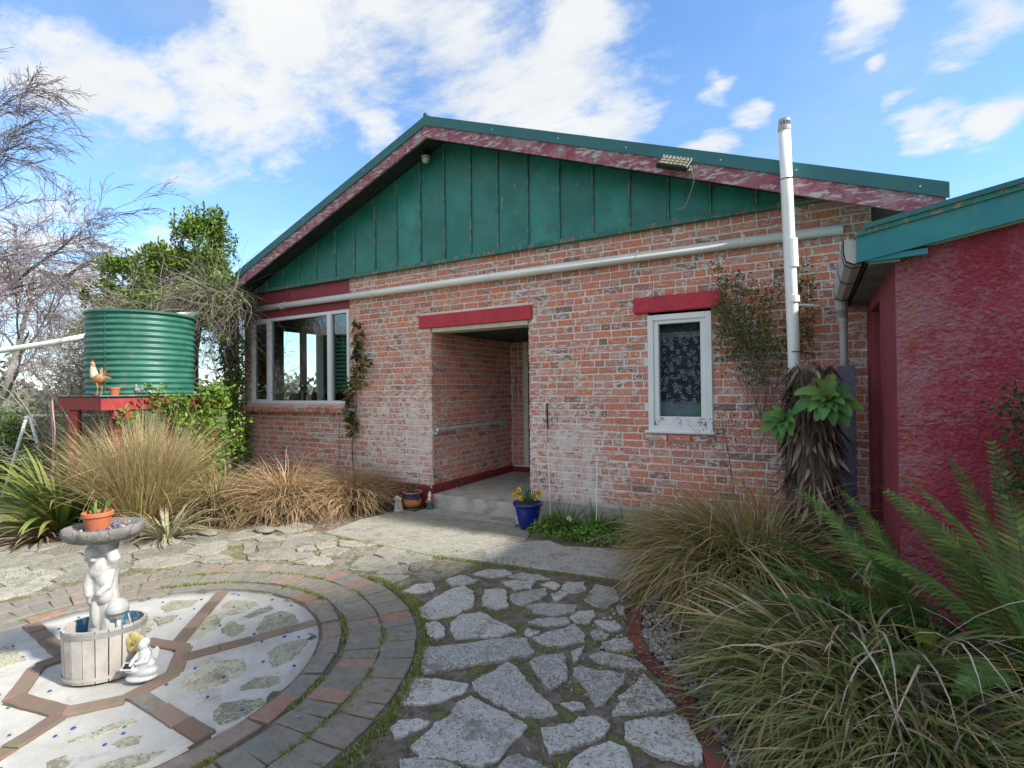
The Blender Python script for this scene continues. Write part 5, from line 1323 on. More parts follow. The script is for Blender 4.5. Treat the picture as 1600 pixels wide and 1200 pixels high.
g = MB(); g.lathe([(.12, 0), (.145, .005), (.152, .03), (.145, .03), (.13, .012)], 30); g.build('saucer', 'sunset', pp, smooth=True)
g = MB(); g.lathe([(.124, .215), (.06, .225), (.001, .228)], 20); g.build('soil', 'potsoil', pp)
M['gn_blue'] = flat('pale_blue_glaze', (.40, .58, .62)); M['gn_white'] = flat('chipped_white_paint', (.70, .68, .64)); M['gn_red'] = flat('gnome_red', (.45, .05, .05)); M['gn_green'] = flat('gnome_green', (.03, .14, .08)); M['skin'] = flat('painted_skin', (.62, .40, .32)); M['gn_black'] = flat('gnome_black', (.03, .03, .035))
fg = thing('couple_figurine', 'small pale blue and cream figurine beside the purple pot', 'figurine', (-5.03, -.42, 0), .3)
fused('body', [('l', [(-.03, 0, 0), (-.03, 0, .10), (-.025, 0, .15)], [.034, .026, .02]), ('e', (-.045, 0, .165), (.035, .025, .02))], 'gn_blue', fg, .005, 2)
fused('figure', [('l', [(.03, 0, 0), (.028, 0, .08), (.02, 0, .13)], [.034, .03, .02]), ('l', [(.03, 0, .12), (-.01, -.02, .14), (-.04, -.015, .17)], [.014, .012, .011])], 'pale_tin', fg, .005, 2)
g = MB(); g.blob((-.02, 0, .185), (.03, .026, .028), 10, 8); g.blob((.022, 0, .165), (.024, .022, .026), 10, 8); g.build('head', 'gn_white', fg, smooth=True)
g = MB(); g.lathe([(.07, 0), (.072, .012), (.05, .018)], 16); g.build('base', 'gn_white', fg)
gn = thing('garden_gnome', 'garden gnome with a white beard and cap at the corner of the porch step', 'garden gnome', (-4.71, -.13, 0), .4)
fused('body', [('l', [(0, 0, .03), (0, 0, .09), (0, 0, .13)], [.05, .046, .034]), ('e', (-.02, -.02, .02), (.028, .034, .02)), ('e', (.028, -.02, .02), (.028, .034, .02))], 'gn_green', gn, .005, 2)
fused('jacket', [('e', (0, 0, .115), (.048, .04, .03)), ('l', [(-.04, 0, .13), (-.052, -.02, .10), (-.025, -.045, .10)], [.016, .015, .012]), ('l', [(.04, 0, .13), (.052, -.02, .10), (.025, -.045, .10)], [.016, .015, .012])], 'gn_red', gn, .005, 2)
g = MB(); g.blob((0, -.006, .165), (.028, .026, .028), 12, 8); g.blob((0, -.034, .163), (.007, .009, .007), 8, 6); g.build('head', 'skin', gn, smooth=True)
g = MB(); g.blob((-.011, -.03, .172), (.0035, .003, .0035), 6, 4); g.blob((.011, -.03, .172), (.0035, .003, .0035), 6, 4); g.build('eyes', 'gn_black', gn)
g = MB(); g.blob((0, -.03, .142), (.024, .014, .03), 10, 8); g.build('beard', 'gn_white', gn, smooth=True)
g = MB(); g.lathe([(.031, .178), (.032, .185), (.024, .21), (.012, .24), (.002, .255)], 14, c=(0, 0, 0)); g.build('cap', 'gn_white', gn, smooth=True)
wa = thing('cherub_ornament', 'small white cherub ornament behind the blue pot', 'ornament', (-3.2, -.24, 0))
fused('body', [('l', [(0, 0, 0), (0, 0, .07), (0, 0, .11)], [.035, .028, .018]), ('e', (0, -.005, .135), (.022, .022, .024)), ('l', [(-.025, 0, .09), (-.04, -.02, .06)], [.011, .009])], 'gn_white', wa, .005, 2)
# stakes by the wall
for k, (lab, a, c_, top) in enumerate((('thin white garden stake standing right in the green bed below the small window', (-2.145, -.35, 0), (-2.205, -.12, .89), None), ('thin white cane with a black grip leaning left against the brick wall beside the porch', (-2.76, -.25, 0), (-2.90, -.03, 1.50), 1))):
    t = thing('garden_stake', lab, 'stake', a)
    g = MB(); top_ = Vector(c_) - Vector(a); e_ = top_ * (.68 if top else 1); g.tube([(0, 0, 0), tuple(e_)], .0055, 6); g.build('cane', 'white_pvc', t)
    if top: g = MB(); g.tube([tuple(top_ * .79), tuple(top_)], .012, 8); g.tube([tuple(e_), tuple(top_ * .79)], .004, 6); g.build('grip', 'black', t)
# wind chime in the porch
wc = thing('wind_chime', 'thin hanging wind chime cords at the right side of the porch opening', 'wind chime', (-3.55, .35, 2.5))
for a, b_, z1 in ((-.12, .2, -1.5), (.0, 0, -1.2), (.03, .05, -1.45)):
    g = MB(); g.tube([(a, b_, 0.02), (a + .01, b_, z1)], .0025, 5); g.build('cord', 'gapdark', wc)
g = MB(); g.tube([(-.05, 0, -.95), (0, 0, -.62), (.06, 0, -.9)], .006, 5)
g.build('striker', 'gapdark', wc)
for k in range(3): g = MB(); g.blob((-.12, .2, -.7 - k * .12), .014, 8, 6); g.build('bead', 'gapdark', wc)
# ornaments on the inner sill of the wide window
M['tealglass'] = flat('teal_pottery', (.02, .22, .25), .3); M['redball'] = flat('red_ball', (.55, .06, .03), .3)
its = [(-8.72, 'white_jug', 'white jug on the inner window sill at its left end', 'jug', 'porcelain', [(.04, 0), (.06, .03), (.055, .1), (.03, .15), (.04, .18)]),
       (-8.62, 'white_bird_figurine', 'tall pale figurine on the sill behind the left pane', 'figurine', 'gn_white', [(.05, 0), (.06, .05), (.05, .18), (.03, .26), (.035, .31), (.02, .36)]),
       (-8.08, 'teal_pot', 'round teal pot on the inner window sill', 'pot', 'tealglass', [(.07, .08), (.10, .1), (.11, .16), (.08, .24), (.09, .26)]),
       (-8.05, 'red_ball', 'bright red ball on the inner window sill under the teal pot', 'ball', 'redball', [(.01, 0), (.05, .02), (.07, .06), (.06, .1), (.02, .13)]),
       (-7.78, 'yellow_candle', 'yellow candle on the inner window sill', 'candle', 'yellow_cer', [(.025, 0), (.028, .01), (.025, .2), (.02, .21)]),
       (-7.60, 'white_mug', 'white mug in the middle of the inner window sill', 'mug', 'porcelain', [(.06, 0), (.065, .01), (.065, .15), (.06, .155)]),
       (-7.48, 'dark_bottle', 'dark bottle right of the white mug on the inner sill', 'bottle', 'black', [(.035, 0), (.04, .02), (.04, .18), (.015, .24), (.018, .28)]),
       (-7.28, 'blue_cup', 'small pale blue cup on the inner window sill', 'cup', 'gn_blue', [(.03, 0), (.045, .02), (.05, .1), (.045, .105)]),
       (-7.02, 'cream_bird', 'cream bird ornament on a dark base near the right mullion', 'ornament', 'cream', [(.02, 0), (.03, .03), (.045, .12), (.05, .2), (.03, .27), (.02, .31)]),
       (-6.66, 'small_white_cup', 'small white cup behind the right pane of the wide window', 'cup', 'porcelain', [(.03, 0), (.035, .01), (.035, .09), (.03, .095)])]
for x, nm, lab, cat, mt, prof in its:
    g = MB(); z0 = 1.47 if nm != 'teal_pot' else 1.51
    zz = min(p_[1] for p_ in prof); g.lathe([(r_, z - zz) for r_, z in prof], 20)
    o = g.build(nm, mt, smooth=True); o.location = (x, .17 if nm != 'teal_pot' else .24, 1.471); tag(o, lab, cat)
# ================================================================ PLANTS
UP = Vector((0, 0, 1))
def blade(g, base, az, L, el0, droop, w, n=5, rnd=0.0, curl=0.0, tip=.15, wob=0.0, kink=0.0, kq=2.0):
    p = Vector(base); vs = []; ts = []; a = az
    for k in range(n + 1):
        q = k / n
        el = el0 - droop * q ** 1.3 + (kink if q >= kq else 0.0)
        d = Vector((cos(a) * cos(el), sin(a) * cos(el), sin(el)))
        s = Vector((-sin(a), cos(a), curl)).normalized()
        ww = w * (1 - q ** 2.2) * (.55 + .9 * min(q * 3, 1) * .5) + w * tip * (1 - q)
        vs += [p - s * ww / 2, p + s * ww / 2]; ts += [q, q]
        p = p + d * (L / n); a += wob
        if p.z < .01: p.z = .01
    return g.add(vs, [(2 * k, 2 * k + 1, 2 * k + 3, 2 * k + 2) for k in range(n)], 0, rnd, ts)
def tussock(name, label, cat, c, R, n, Lr, elr, dr, w, mat, seed, group=None, azb=None, seg=6, extra=None):
    r = random.Random(seed); root = thing(name, label, cat, (c[0], c[1], 0), 0, group)
    g = MB()
    for i in range(n):
        a = r.uniform(0, 2 * pi) if azb is None or r.random() > azb[2] else r.gauss(azb[0], azb[1])
        rr = R * sqrt(r.random()); b0 = (rr * cos(a) * .8, rr * sin(a) * .8, 0)
        q = rr / R
        e = elr[1] + (elr[0] - elr[1]) * min(1, max(0, q * .7 + r.uniform(-.1, .4)))
        L = r.uniform(*Lr) * (1.0 if r.random() > .15 else 1.15)
        blade(g, b0, a + r.gauss(0, .6), L, e + r.gauss(0, .12), r.uniform(*dr) * r.uniform(.6, 1.15), w * r.uniform(.4, 1.4), seg, r.random(), r.uniform(-1, 1), wob=r.gauss(0, .11), kink=(r.uniform(-1.4, .5) if r.random() < .16 else 0), kq=r.uniform(.35, .8))
    g.build('foliage', mat, root)
    g = MB()
    for i in range(n // 12):       # dead thatch round the foot
        a = r.uniform(0, 2 * pi); blade(g, (R * .7 * cos(a), R * .7 * sin(a), .02), a + r.uniform(-.8, .8), Lr[0] * r.uniform(.25, .6), r.uniform(-.1, .6), r.uniform(.4, 1.2), w * 1.1, 4, r.random())
    g.build('dead_thatch', 'straw', root)
    return root
M['straw'] = leafmat('dry_straw', [(.30, .22, .14), (.42, .32, .22), (.22, .15, .10), (.36, .26, .2)], .15, .7)
M['tan'] = leafmat('tan_tussock', [(.40, .29, .13), (.52, .40, .21), (.30, .23, .08), (.44, .36, .15), (.28, .27, .09), (.58, .47, .28)], .25, .6, tip=(.50, .39, .24), tipf=.6)
M['brown'] = leafmat('brown_tussock', [(.36, .22, .11), (.48, .34, .19), (.26, .17, .08), (.42, .27, .14), (.30, .27, .10), (.56, .43, .29)], .22, .6, tip=(.50, .36, .24), tipf=.6)
M['brown_g'] = leafmat('greenish_tussock', [(.28, .21, .09), (.20, .20, .06), (.36, .27, .14), (.16, .17, .05), (.38, .29, .17)], .22, .6, tip=(.40, .29, .18))
M['sedge'] = leafmat('olive_sedge', [(.12, .19, .05), (.20, .25, .07), (.08, .16, .05), (.16, .24, .06), (.34, .32, .12), (.09, .17, .06), (.14, .20, .05), (.58, .38, .18), (.10, .17, .06), (.08, .15, .07), (.32, .28, .10), (.76, .66, .55), (.66, .50, .34)], .3, .38, tip=(.38, .31, .14), tipf=.45)
M['sedge_b'] = leafmat('brown_olive_sedge', [(.26, .22, .08), (.20, .24, .06), (.38, .29, .13), (.15, .20, .05), (.48, .32, .14), (.60, .50, .36), (.24, .16, .08), (.38, .37, .11), (.24, .28, .07), (.56, .44, .30)], .25, .42, tip=(.46, .32, .18), tipf=.5)
tussock('tussock_plant', 'tall upright tan tussock grass in front of the water tank stand', 'tussock grass', (-7.05, -2.72), .18, 2900, (1.0, 1.6), (1.02, 1.55), (.15, 1.05), .009, 'tan', 1)
tussock('tussock_plant', 'greenish brown tussock grass right of the tall tan tussock, behind the striped plant', 'tussock grass', (-6.95, -1.85), .22, 1900, (.6, 1.05), (.5, 1.4), (.8, 2.0), .009, 'brown_g', 2, 'weeping brown tussocks')
tussock('tussock_plant', 'weeping brown tussock grass in the middle of the bed below the wide window', 'tussock grass', (-6.36, -1.22), .22, 2200, (.65, 1.12), (.45, 1.45), (1.0, 2.4), .009, 'brown', 3, 'weeping brown tussocks')
tussock('tussock_plant', 'weeping reddish brown tussock grass nearest the porch and the purple pot', 'tussock grass', (-5.80, -.60), .22, 2100, (.62, 1.05), (.45, 1.45), (1.0, 2.5), .009, 'brown', 4, 'weeping brown tussocks')
tussock('sedge_clump', 'olive and brown sedge clump arching over the grey slab below the small window', 'sedge', (-.42, -1.30), .34, 4200, (.75, 1.35), (.6, 1.5), (1.3, 2.7), .012, 'sedge_b', 5, azb=(pi + .35, .8, .4), seg=7)
tussock('sedge_clump', 'big olive green sedge clump spilling over the red brick edging in the foreground', 'sedge', (.20, -2.66), .32, 2900, (.5, 1.0), (.35, 1.4), (1.1, 2.6), .019, 'sedge', 6, azb=(pi + .7, .8, .45), seg=7)
tussock('sedge_clump', 'green sedge clump at the bottom right corner in front of the ferns', 'sedge', (.42, -3.05), .28, 2300, (.5, .85), (.4, 1.3), (1.0, 2.3), .012, 'sedge', 7, azb=(pi + .9, .9, .5), seg=6)
# long pale dead blades arching out of the sedges
r = random.Random(31); pb = thing('dead_sedge', 'few long pale dead grass blades arching above the foreground sedge', 'dry grass', (.25, -2.6, 0)); g = MB()
for i in range(46):
    a = r.uniform(pi * .6, pi * 1.9); blade(g, (r.uniform(-.2, .3), r.uniform(-.2, .2), .1), a, r.uniform(.8, 1.3), r.uniform(.9, 1.4), r.uniform(1.8, 3.2), .013, 9, r.random(), r.uniform(-.4, .4), wob=r.uniform(-.1, .1))
M['pale_dead'] = leafmat('bleached_blade', [(.55, .46, .36), (.62, .56, .48), (.42, .28, .14)], .2, .6)
g.build('blades', 'pale_dead', pb)
# flax: each sword leaf a part
M['flax'] = leafmat('flax_leaf', [(.13, .22, .04), (.20, .29, .06), (.09, .17, .04), (.28, .32, .09), (.12, .20, .05), (.17, .25, .05), (.36, .30, .09)], .3, .35, tip=(.28, .29, .09))
def strapplant(name, label, cat, c, n, Lr, elr, dr, w, mat, seed, part='leaf', group=None, fold=.25):
    r = random.Random(seed); root = thing(name, label, cat, (c[0], c[1], c[2] if len(c) > 2 else 0), 0, group)
    for i in range(n):
        a = r.uniform(0, 2 * pi); g = MB(); L = r.uniform(*Lr); e0 = r.uniform(*elr); dp = r.uniform(*dr); ww = w * r.uniform(.7, 1.2)
        p = Vector((.05 * cos(a), .05 * sin(a), 0)); vs = []; ts = []; ns = 9; rn = r.random(); tw = r.uniform(-.3, .3)
        for k in range(ns + 1):
            q = k / ns; el = e0 - dp * q ** 1.6
            d = Vector((cos(a) * cos(el), sin(a) * cos(el), sin(el))); s = (Vector((-sin(a), cos(a), tw)).normalized()); nn = s.cross(d)
            h = ww / 2 * (1 - q ** 3) * min(1, .5 + q * 2)
            vs += [p - s * h - nn * h * fold * -1, p, p + s * h + nn * h * fold]; ts += [q] * 3
            p = p + d * (L / ns); p.z = max(p.z, .012)
        g.add(vs, [f for k in range(ns) for f in ((3*k, 3*k+1, 3*k+4, 3*k+3), (3*k+1, 3*k+2, 3*k+5, 3*k+4))], 0, rn + .001, ts)
        o = g.build(part, mat, root, smooth=True)
    return root
strapplant('flax_bush', 'green flax bush with broad sword leaves at the far left edge', 'flax', (-7.95, -3.18), 165, (.8, 1.3), (.45, 1.4), (.5, 1.9), .068, 'flax', 8)
M['dead_flax'] = leafmat('dead_flax_leaf', [(.26, .19, .11), (.35, .27, .17), (.18, .13, .08)], .1, .7)
strapplant('flax_bush', 'dry brown skirt of dead leaves under the green flax bush', 'flax', (-7.9, -3.35), 60, (.5, .8), (.0, .5), (.3, 1.0), .03, 'dead_flax', 9)
M['varieg'] = leafmat('pale_striped_leaf', [(.34, .36, .22), (.42, .42, .28), (.26, .30, .15), (.46, .42, .27), (.30, .26, .15)], .2, .5, tip=(.42, .37, .24))
strapplant('striped_plant', 'sprawling pale striped strap-leaved plant at the front of the left bed', 'strap plant', (-6.50, -2.70), 130, (.4, .72), (.25, 1.2), (.6, 1.7), .022, 'varieg', 10)
M['green'] = leafmat('fresh_green', [(.09, .21, .04), (.13, .27, .05), (.07, .17, .035), (.18, .30, .07)], .25, .4)
M['bulbgreen'] = leafmat('bulb_green', [(.06, .15, .05), (.08, .19, .06), (.05, .12, .05)], .2, .4)
def pot_plant(parent, z, n, Lr, w, mat, seed, elr=(.9, 1.5), dr=(.2, .9), spread=.05, nm='leaf'):
    r = random.Random(seed)
    for i in range(n):
        g = MB(); a = r.uniform(0, 2 * pi); blade(g, (spread * r.uniform(0, 1) * cos(a), spread * r.uniform(0, 1) * sin(a), z), a, r.uniform(*Lr), r.uniform(*elr), r.uniform(*dr), w, 6, r.random() + .001)
        g.build(nm, mat, parent)
pot_plant(tp, .10, 9, (.08, .16), .016, 'green', 12)
pot_plant(pp, .22, 14, (.12, .24), .014, 'bulbgreen', 13, spread=.07)
pot_plant(bp, .285, 46, (.16, .30), .010, 'bulbgreen', 14, (1.0, 1.55), (.1, .8), .10)
M['daff'] = flat('daffodil_yellow', (.75, .55, .02), .5); M['daffo'] = flat('daffodil_trumpet', (.80, .50, .01), .5)
r = random.Random(15)
for i, (a, b_, z) in enumerate(((-.16, -.05, .42), (-.10, -.02, .47), (-.085, -.09, .385), (.10, -.06, .38), (.13, .0, .43))):
    c_ = u_ * a + v_ * b_ + Vector((0, 0, z)); st_ = MB(); st_.tube([Vector((a * .3, b_ * .3, .28)), c_ * .8 + Vector((0, 0, .1)), c_ + Vector((0, 0, .012)), c_], .0035, 5); so_ = st_.build('flower_stalk', 'bulbgreen', bp)
    fwd = (-v_ + u_ * r.uniform(-.8, .4) + Vector((0, 0, -.25))).normalized(); rt = fwd.cross(UP).normalized(); up2 = rt.cross(fwd)
    g = MB()
    for k in range(6):
        an_ = k * pi / 3; d1 = rt * cos(an_) + up2 * sin(an_); d2 = fwd.cross(d1)
        g.add([c_, c_ + d1 * .022 + d2 * .013, c_ + d1 * .045, c_ + d1 * .022 - d2 * .013], [(0, 1, 2, 3)])
    g.build('petals', 'daff', so_)
    g = MB(); g.tube([c_, c_ + fwd * .03, c_ + fwd * .036], [.010, .014, .019], 10, cap=False); g.build('trumpet', 'daffo', so_)
# ---- leaf clouds
def leaf(g, p, d, n, L, w, rnd):
    s = d.cross(n).normalized(); n = s.cross(d)
    g.add([p, p + d * L * .45 + s * w / 2 + n * w * .15, p + d * L, p + d * L * .45 - s * w / 2 + n * w * .15, p + d * L * .5 - n * w * .05], [(0, 1, 4), (1, 2, 4), (2, 3, 4), (3, 0, 4)], 0, rnd)
def rv(r):
    while 1:
        v = Vector((r.uniform(-1, 1), r.uniform(-1, 1), r.uniform(-1, 1)))
        if .05 < v.length < 1: return v.normalized()
def leafcloud(g, c, rad, n, L, w, r, shell=.5, upb=.2, clump=None):
    c = Vector(c); cl = []
    if clump:
        for i in range(clump):
            v = rv(r) * (shell + (1 - shell) * r.random()) ; cl.append(Vector((v.x * rad[0], v.y * rad[1], v.z * rad[2])))
    for i in range(n):
        if cl:
            k = r.choice(cl); v = k + Vector((r.gauss(0, .17) * rad[0], r.gauss(0, .17) * rad[1], r.gauss(0, .17) * rad[2]))
        else:
            v = rv(r) * (r.random() ** .4); v = Vector((v.x * rad[0], v.y * rad[1], v.z * rad[2]))
        d = (rv(r) + v.normalized() * .5 + UP * upb).normalized()
        leaf(g, c + v, d, (rv(r) + UP * .8).normalized(), L * r.uniform(.6, 1.3), w * r.uniform(.7, 1.2), r.random())
def branch(g, p, d, L, rad, depth, r, spread=.6, droop=0.0, nseg=5, kids=(3, 4), lr=.62, rr=.55, wob=.16, lo=.25, minr=.0022, tips=None):
    pts = [Vector(p)]; rs_ = [rad]; dd = Vector(d).normalized(); cur = Vector(p)
    for k in range(nseg):
        dd = (dd + rv(r) * wob + Vector((0, 0, -droop * (k + 1) / nseg))).normalized()
        cur = cur + dd * (L / nseg); pts.append(cur); rs_.append(max(minr, rad * (1 - .55 * (k + 1) / nseg)))
    g.tube(pts, rs_, 3 if rad < .015 else (5 if rad < .06 else 8), cap=False)
    if depth <= 0:
        if tips is not None: tips.append((pts[-1], dd))
        return
    n = r.randint(*kids)
    for i in range(n):
        t = lo + (1 - lo) * (i + r.random()) / n; k = min(nseg - 1, int(t * nseg)); q = pts[k].lerp(pts[k + 1], t * nseg - k)
        base = (pts[k + 1] - pts[k]).normalized(); nd = (base + rv(r) * spread * r.uniform(.7, 1.3)).normalized()
        branch(g, q, nd, L * lr * r.uniform(.7, 1.15), max(minr, rs_[k] * rr), depth - 1, r, spread, droop * 1.25, max(3, nseg - 1), kids, lr, rr, wob, .12, minr, tips)
M['birch_bark'] = surf('pale_birch_bark', (.40, .37, .35), (.28, .25, .24), 5, .8, .5, 20, .01, c3=(.07, .06, .06), th=.60, pscale=6, pstr=(.4, .4, 2.5))
M['twig'] = leafmat('purple_brown_twig', [(.24, .19, .20), (.30, .24, .25), (.18, .14, .15)], .0, .8)
M['twig_grey'] = leafmat('grey_twig', [(.26, .23, .20), (.34, .31, .27), (.17, .145, .12), (.22, .19, .15)], .0, .8)
M['bark'] = surf('brown_grey_bark', (.18, .14, .11), (.12, .09, .07), 8, .9, .8, 25, .01)
def bare_tree(label, x, y, h, seed, limbs, lean=(0, 0), depth=4, twigr=.004, rad=.13, droop=.055, mat='twig', bark='birch_bark', name='birch_tree', group='bare winter trees at the left', z0=.28):
    r = random.Random(seed); t = thing(name, label, 'tree', (x, y, 0), 0, group)
    g = MB(); n = 9; pts = []; cur = Vector((0, 0, 0)); pts.append(cur.copy()); d = Vector((lean[0], lean[1], 1)).normalized()
    for k in range(n):
        d = (d + rv(r) * .05).normalized(); cur = cur + d * h * .85 / n; pts.append(cur.copy())
    rads = [rad * (1 - .85 * k / n) for k in range(n + 1)]
    g.tube(pts, rads, 10); g.build('trunk', bark, t, smooth=True)
    g = MB()
    for i in range(limbs):
        q = z0 + (1 - z0) * i / limbs; k = min(n - 1, int(q * n)); p = pts[k].lerp(pts[k + 1], q * n - k)
        a = i * 2.4 + r.uniform(-.4, .4); e = radians(r.uniform(35, 62))
        branch(g, p, (cos(a) * cos(e), sin(a) * cos(e), sin(e)), h * (.46 - .26 * q) * r.uniform(.85, 1.15), rads[k] * .45, depth, r, .62, droop, 6, (4, 5), .60, .5, .13, .25, twigr)
    g.build('crown', mat, t)
    return t
bare_tree('tall bare birch with a fine purple twig crown at the left edge of the photo', -15.6, -2.5, 8.6, 21, 15, (.06, .03), 4, .0045)
bare_tree('lower bare birch leaning right above the green hedge', -19.5, -.6, 6.6, 22, 12, (.10, .06), 4, .0055)
bare_tree('slender bare tree behind the white pipe between birch and water tank', -20.5, 2.6, 5.0, 23, 10, (0, 0), 3, .006, .09)
bare_tree('small bare shrub-like tree far back left of the tank', -26, 3.2, 4.6, 24, 11, (0, 0), 3, .009, .09, .05)
bare_tree('far bare tree just left of the house corner', -22, 8.0, 5.2, 25, 10, (0, 0), 3, .009, .1, .05)
# unseen tree out of view on the right, added and sized to shade the patio
M['evergreen'] = leafmat('dark_evergreen', [(.03, .07, .02), (.05, .10, .025), (.04, .08, .03), (.07, .12, .03)], .15, .4)
def crown_tree(label, x, y, h, cr, seed, n=7000, L=.10, mat='evergreen', name='added_shade_tree', cz=None, group=None, cat='tree', tr=.09):
    r = random.Random(seed); t = thing(name, label, cat, (x, y, 0), 0, group)
    g = MB(); g.tube([(0, 0, 0), (.03, .02, h * .5), (.0, .05, h * .85)], [tr, tr * .7, tr * .25], 8)
    for i in range(9):
        a = i * 2.4; z = h * (.3 + .06 * i); g.tube([(.02, .02, z), (cos(a) * cr[0] * .4, sin(a) * cr[1] * .4, z + cr[2] * .25), (cos(a) * cr[0] * .75, sin(a) * cr[1] * .75, z + cr[2] * .4)], [tr * .4, tr * .25, .01], 5)
    g.build('trunk', 'bark', t)
    g = MB(); cz_ = cz if cz else h - cr[2]
    leafcloud(g, (0, 0, cz_), cr, n, L, L * .5, r, .35, .2, clump=46); g.build('crown', mat, t); return t
crown_tree('unseen dark evergreen tree out of view on the right, added to shade the patio', 7.2, -3.1, 8.4, (1.6, 2.1, 2.5), 40, 30000, .22, cz=6.0)
# ---- evergreen with a tangle of grey vine behind the tank
M['treeleaf'] = leafmat('glossy_yellow_green_leaf', [(.11, .19, .025), (.17, .25, .04), (.07, .14, .02), (.24, .30, .06), (.09, .15, .03), (.05, .10, .02)], .2, .35)
hol = thing('broadleaf_tree', 'yellow green evergreen tree rising behind the water tank beside the gable', 'tree', (-10.3, -.35, 0))
r = random.Random(41); g = MB()
g.tube([(0, 0, 0), (.05, 0, 1.4), (.1, 0, 2.8), (.25, 0, 4.2)], [.10, .08, .06, .02], 8); g.tube([(.05, 0, 1.5), (.5, -.2, 2.4), (.7, -.2, 3.0)], [.05, .035, .02], 6); g.tube([(.05, 0, 1.3), (-.4, .1, 2.5), (-.6, .1, 3.2)], [.05, .035, .02], 6); g.build('trunk', 'bark', hol)
g = MB()
for c_, rd, n in (((.25, 0, 4.45), (.55, .5, .6), 2600), ((.0, 0, 3.95), (.75, .55, .55), 2400), ((.65, -.1, 3.75), (.5, .5, .5), 1700), ((-.7, -.1, 3.5), (.75, .5, .5), 2300), ((.4, .0, 3.3), (.7, .5, .4), 1500), ((-1.3, -.2, 3.35), (.5, .4, .4), 1300), ((1.05, -.1, 3.3), (.35, .4, .4), 600), ((1.1, .1, 2.5), (.22, .2, .6), 500), ((-1.9, -.3, 3.1), (.4, .3, .3), 600), ((.6, .1, 4.9), (.25, .25, .3), 300), ((-.1, -1.1, 3.7), (.5, .45, .38), 1700), ((-.05, -.5, 4.0), (.5, .45, .42), 1700), ((-.5, -1.2, 3.35), (.35, .35, .25), 600)):
    leafcloud(g, c_, rd, n, .10, .045, r, .4, .5, clump=16)
for i in range(110):       # upright leafy shoots give the broken outline
    a, b_ = r.uniform(-1.1, 1.0), r.uniform(-.4, .4); z0 = 4.85 - 1.15 * abs(a - .25) ** 1.0
    for k in range(12): leaf(g, Vector((a + r.uniform(-.03, .03), b_, z0 + k * .04)), (rv(r) + UP * .9).normalized(), rv(r), .09, .035, r.random())
g.build('crown', 'treeleaf', hol)
tg = thing('dead_vine', 'tangle of grey vine stems with sparse leaves over the top of the water tank', 'vine', (-9.2, -.9, 0)); g = MB(); r = random.Random(42)
def tangle(g, c, rad, n, r, Ls=(.5, 1.3), th=(.0018, .0045), flatz=0.0):
    for i in range(n):
        v = rv(r) * r.random() ** .35; p = Vector(c) + Vector((v.x * rad[0], v.y * rad[1], v.z * rad[2])); d = rv(r); pts = [p]; L = r.uniform(*Ls); m_ = 7; bend = rv(r) * .55
        for k in range(m_):
            d = (d + bend * .35 + rv(r) * .35 + Vector((0, 0, -.10))).normalized(); p = p + d * L / m_; pts.append(p)
        t_ = r.uniform(*th); g.tube(pts, [t_ * (1 - .6 * k / m_) for k in range(m_ + 1)], 3, rnd=r.random(), cap=False)
tangle(g, (0, .15, 3.25), (1.1, .5, .38), 800, r); tangle(g, (-.9, -.5, 3.05), (.9, .5, .3), 600, r); tangle(g, (.25, .45, 3.2), (.45, .4, .5), 260, r); tangle(g, (.1, .45, 2.6), (.25, .3, .7), 200, r)
for i in range(26):
    x0 = r.uniform(.0, .9); branch(g, (x0 - .3, .35, 3.3), (r.uniform(-.3, 1), -.3, r.uniform(-.1, .5)), r.uniform(.4, .8), .005, 1, r, .9, .2, 5, (2, 3), .6, .6, .3, .2, .0022)
g.build('stems', 'twig_grey', tg); g = MB()
for c_, rd, n in (((0, .15, 3.4), (1.1, .5, .4), 1900), ((-.9, -.4, 3.2), (.8, .5, .3), 900), ((.35, .3, 2.9), (.4, .4, .5), 500)): leafcloud(g, c_, rd, n, .085, .04, r, .3, .3, clump=34)
g.build('foliage', 'treeleaf', tg)
th = thing('thorn_thicket', 'dense thicket of grey brown bare twigs pressing against the left side of the tank', 'shrub', (-10.2, -2.0, 0)); g = MB(); r = random.Random(43)
for i in range(30):
    a = r.uniform(0, 2 * pi); branch(g, (r.uniform(-.5, .35), r.uniform(-.4, .5), .0), (cos(a) * .25, sin(a) * .25, 1), r.uniform(1.2, 2.0), .016, 3, r, .75, .03, 6, (4, 5), .5, .5, .2, .15, .0025)
tangle(g, (.15, .1, 2.2), (.75, .6, .9), 1300, r, (.4, .9)); g.build('stems', 'twig_grey', th)
g = MB(); leafcloud(g, (-.2, .2, 2.7), (.8, .5, .5), 3000, .06, .022, r, .3, .2, clump=26); M['sparse'] = leafmat('dull_olive_leaf', [(.13, .15, .05), (.18, .18, .07), (.10, .12, .04)], .2, .5); g.build('foliage', 'sparse', th)
# corner climber, stand creeper, window vine, wall climbers
M['ivy'] = leafmat('climber_leaf', [(.11, .21, .03), (.18, .29, .04), (.07, .15, .025), (.26, .34, .06), (.13, .23, .04)], .22, .35)
M['ivy_dark'] = leafmat('dark_vine_leaf', [(.03, .07, .03), (.05, .10, .035), (.16, .15, .04), (.04, .08, .03), (.22, .16, .04)], .15, .4)
cc = thing('corner_climber', 'leafy green climber covering the left corner of the brick house', 'climbing plant', (-9.3, -.1, 0)); g = MB(); r = random.Random(44)
for z in [0.5 + .14 * k for k in range(17)]:
    wd = .20 + .12 * abs(sin(z * 2.3)); leafcloud(g, (.02 + .08 * sin(z * 1.7) + .1 * (1 if z < 1.3 else 0), -.08, z), (wd * 1.1, .16, .14), 120, .07, .05, r, .3, -.2)
for k in range(14): leafcloud(g, (.25 + r.uniform(0, .08), -.06, r.uniform(.9, 2.6)), (.07, .05, .05), 10, .07, .05, r)
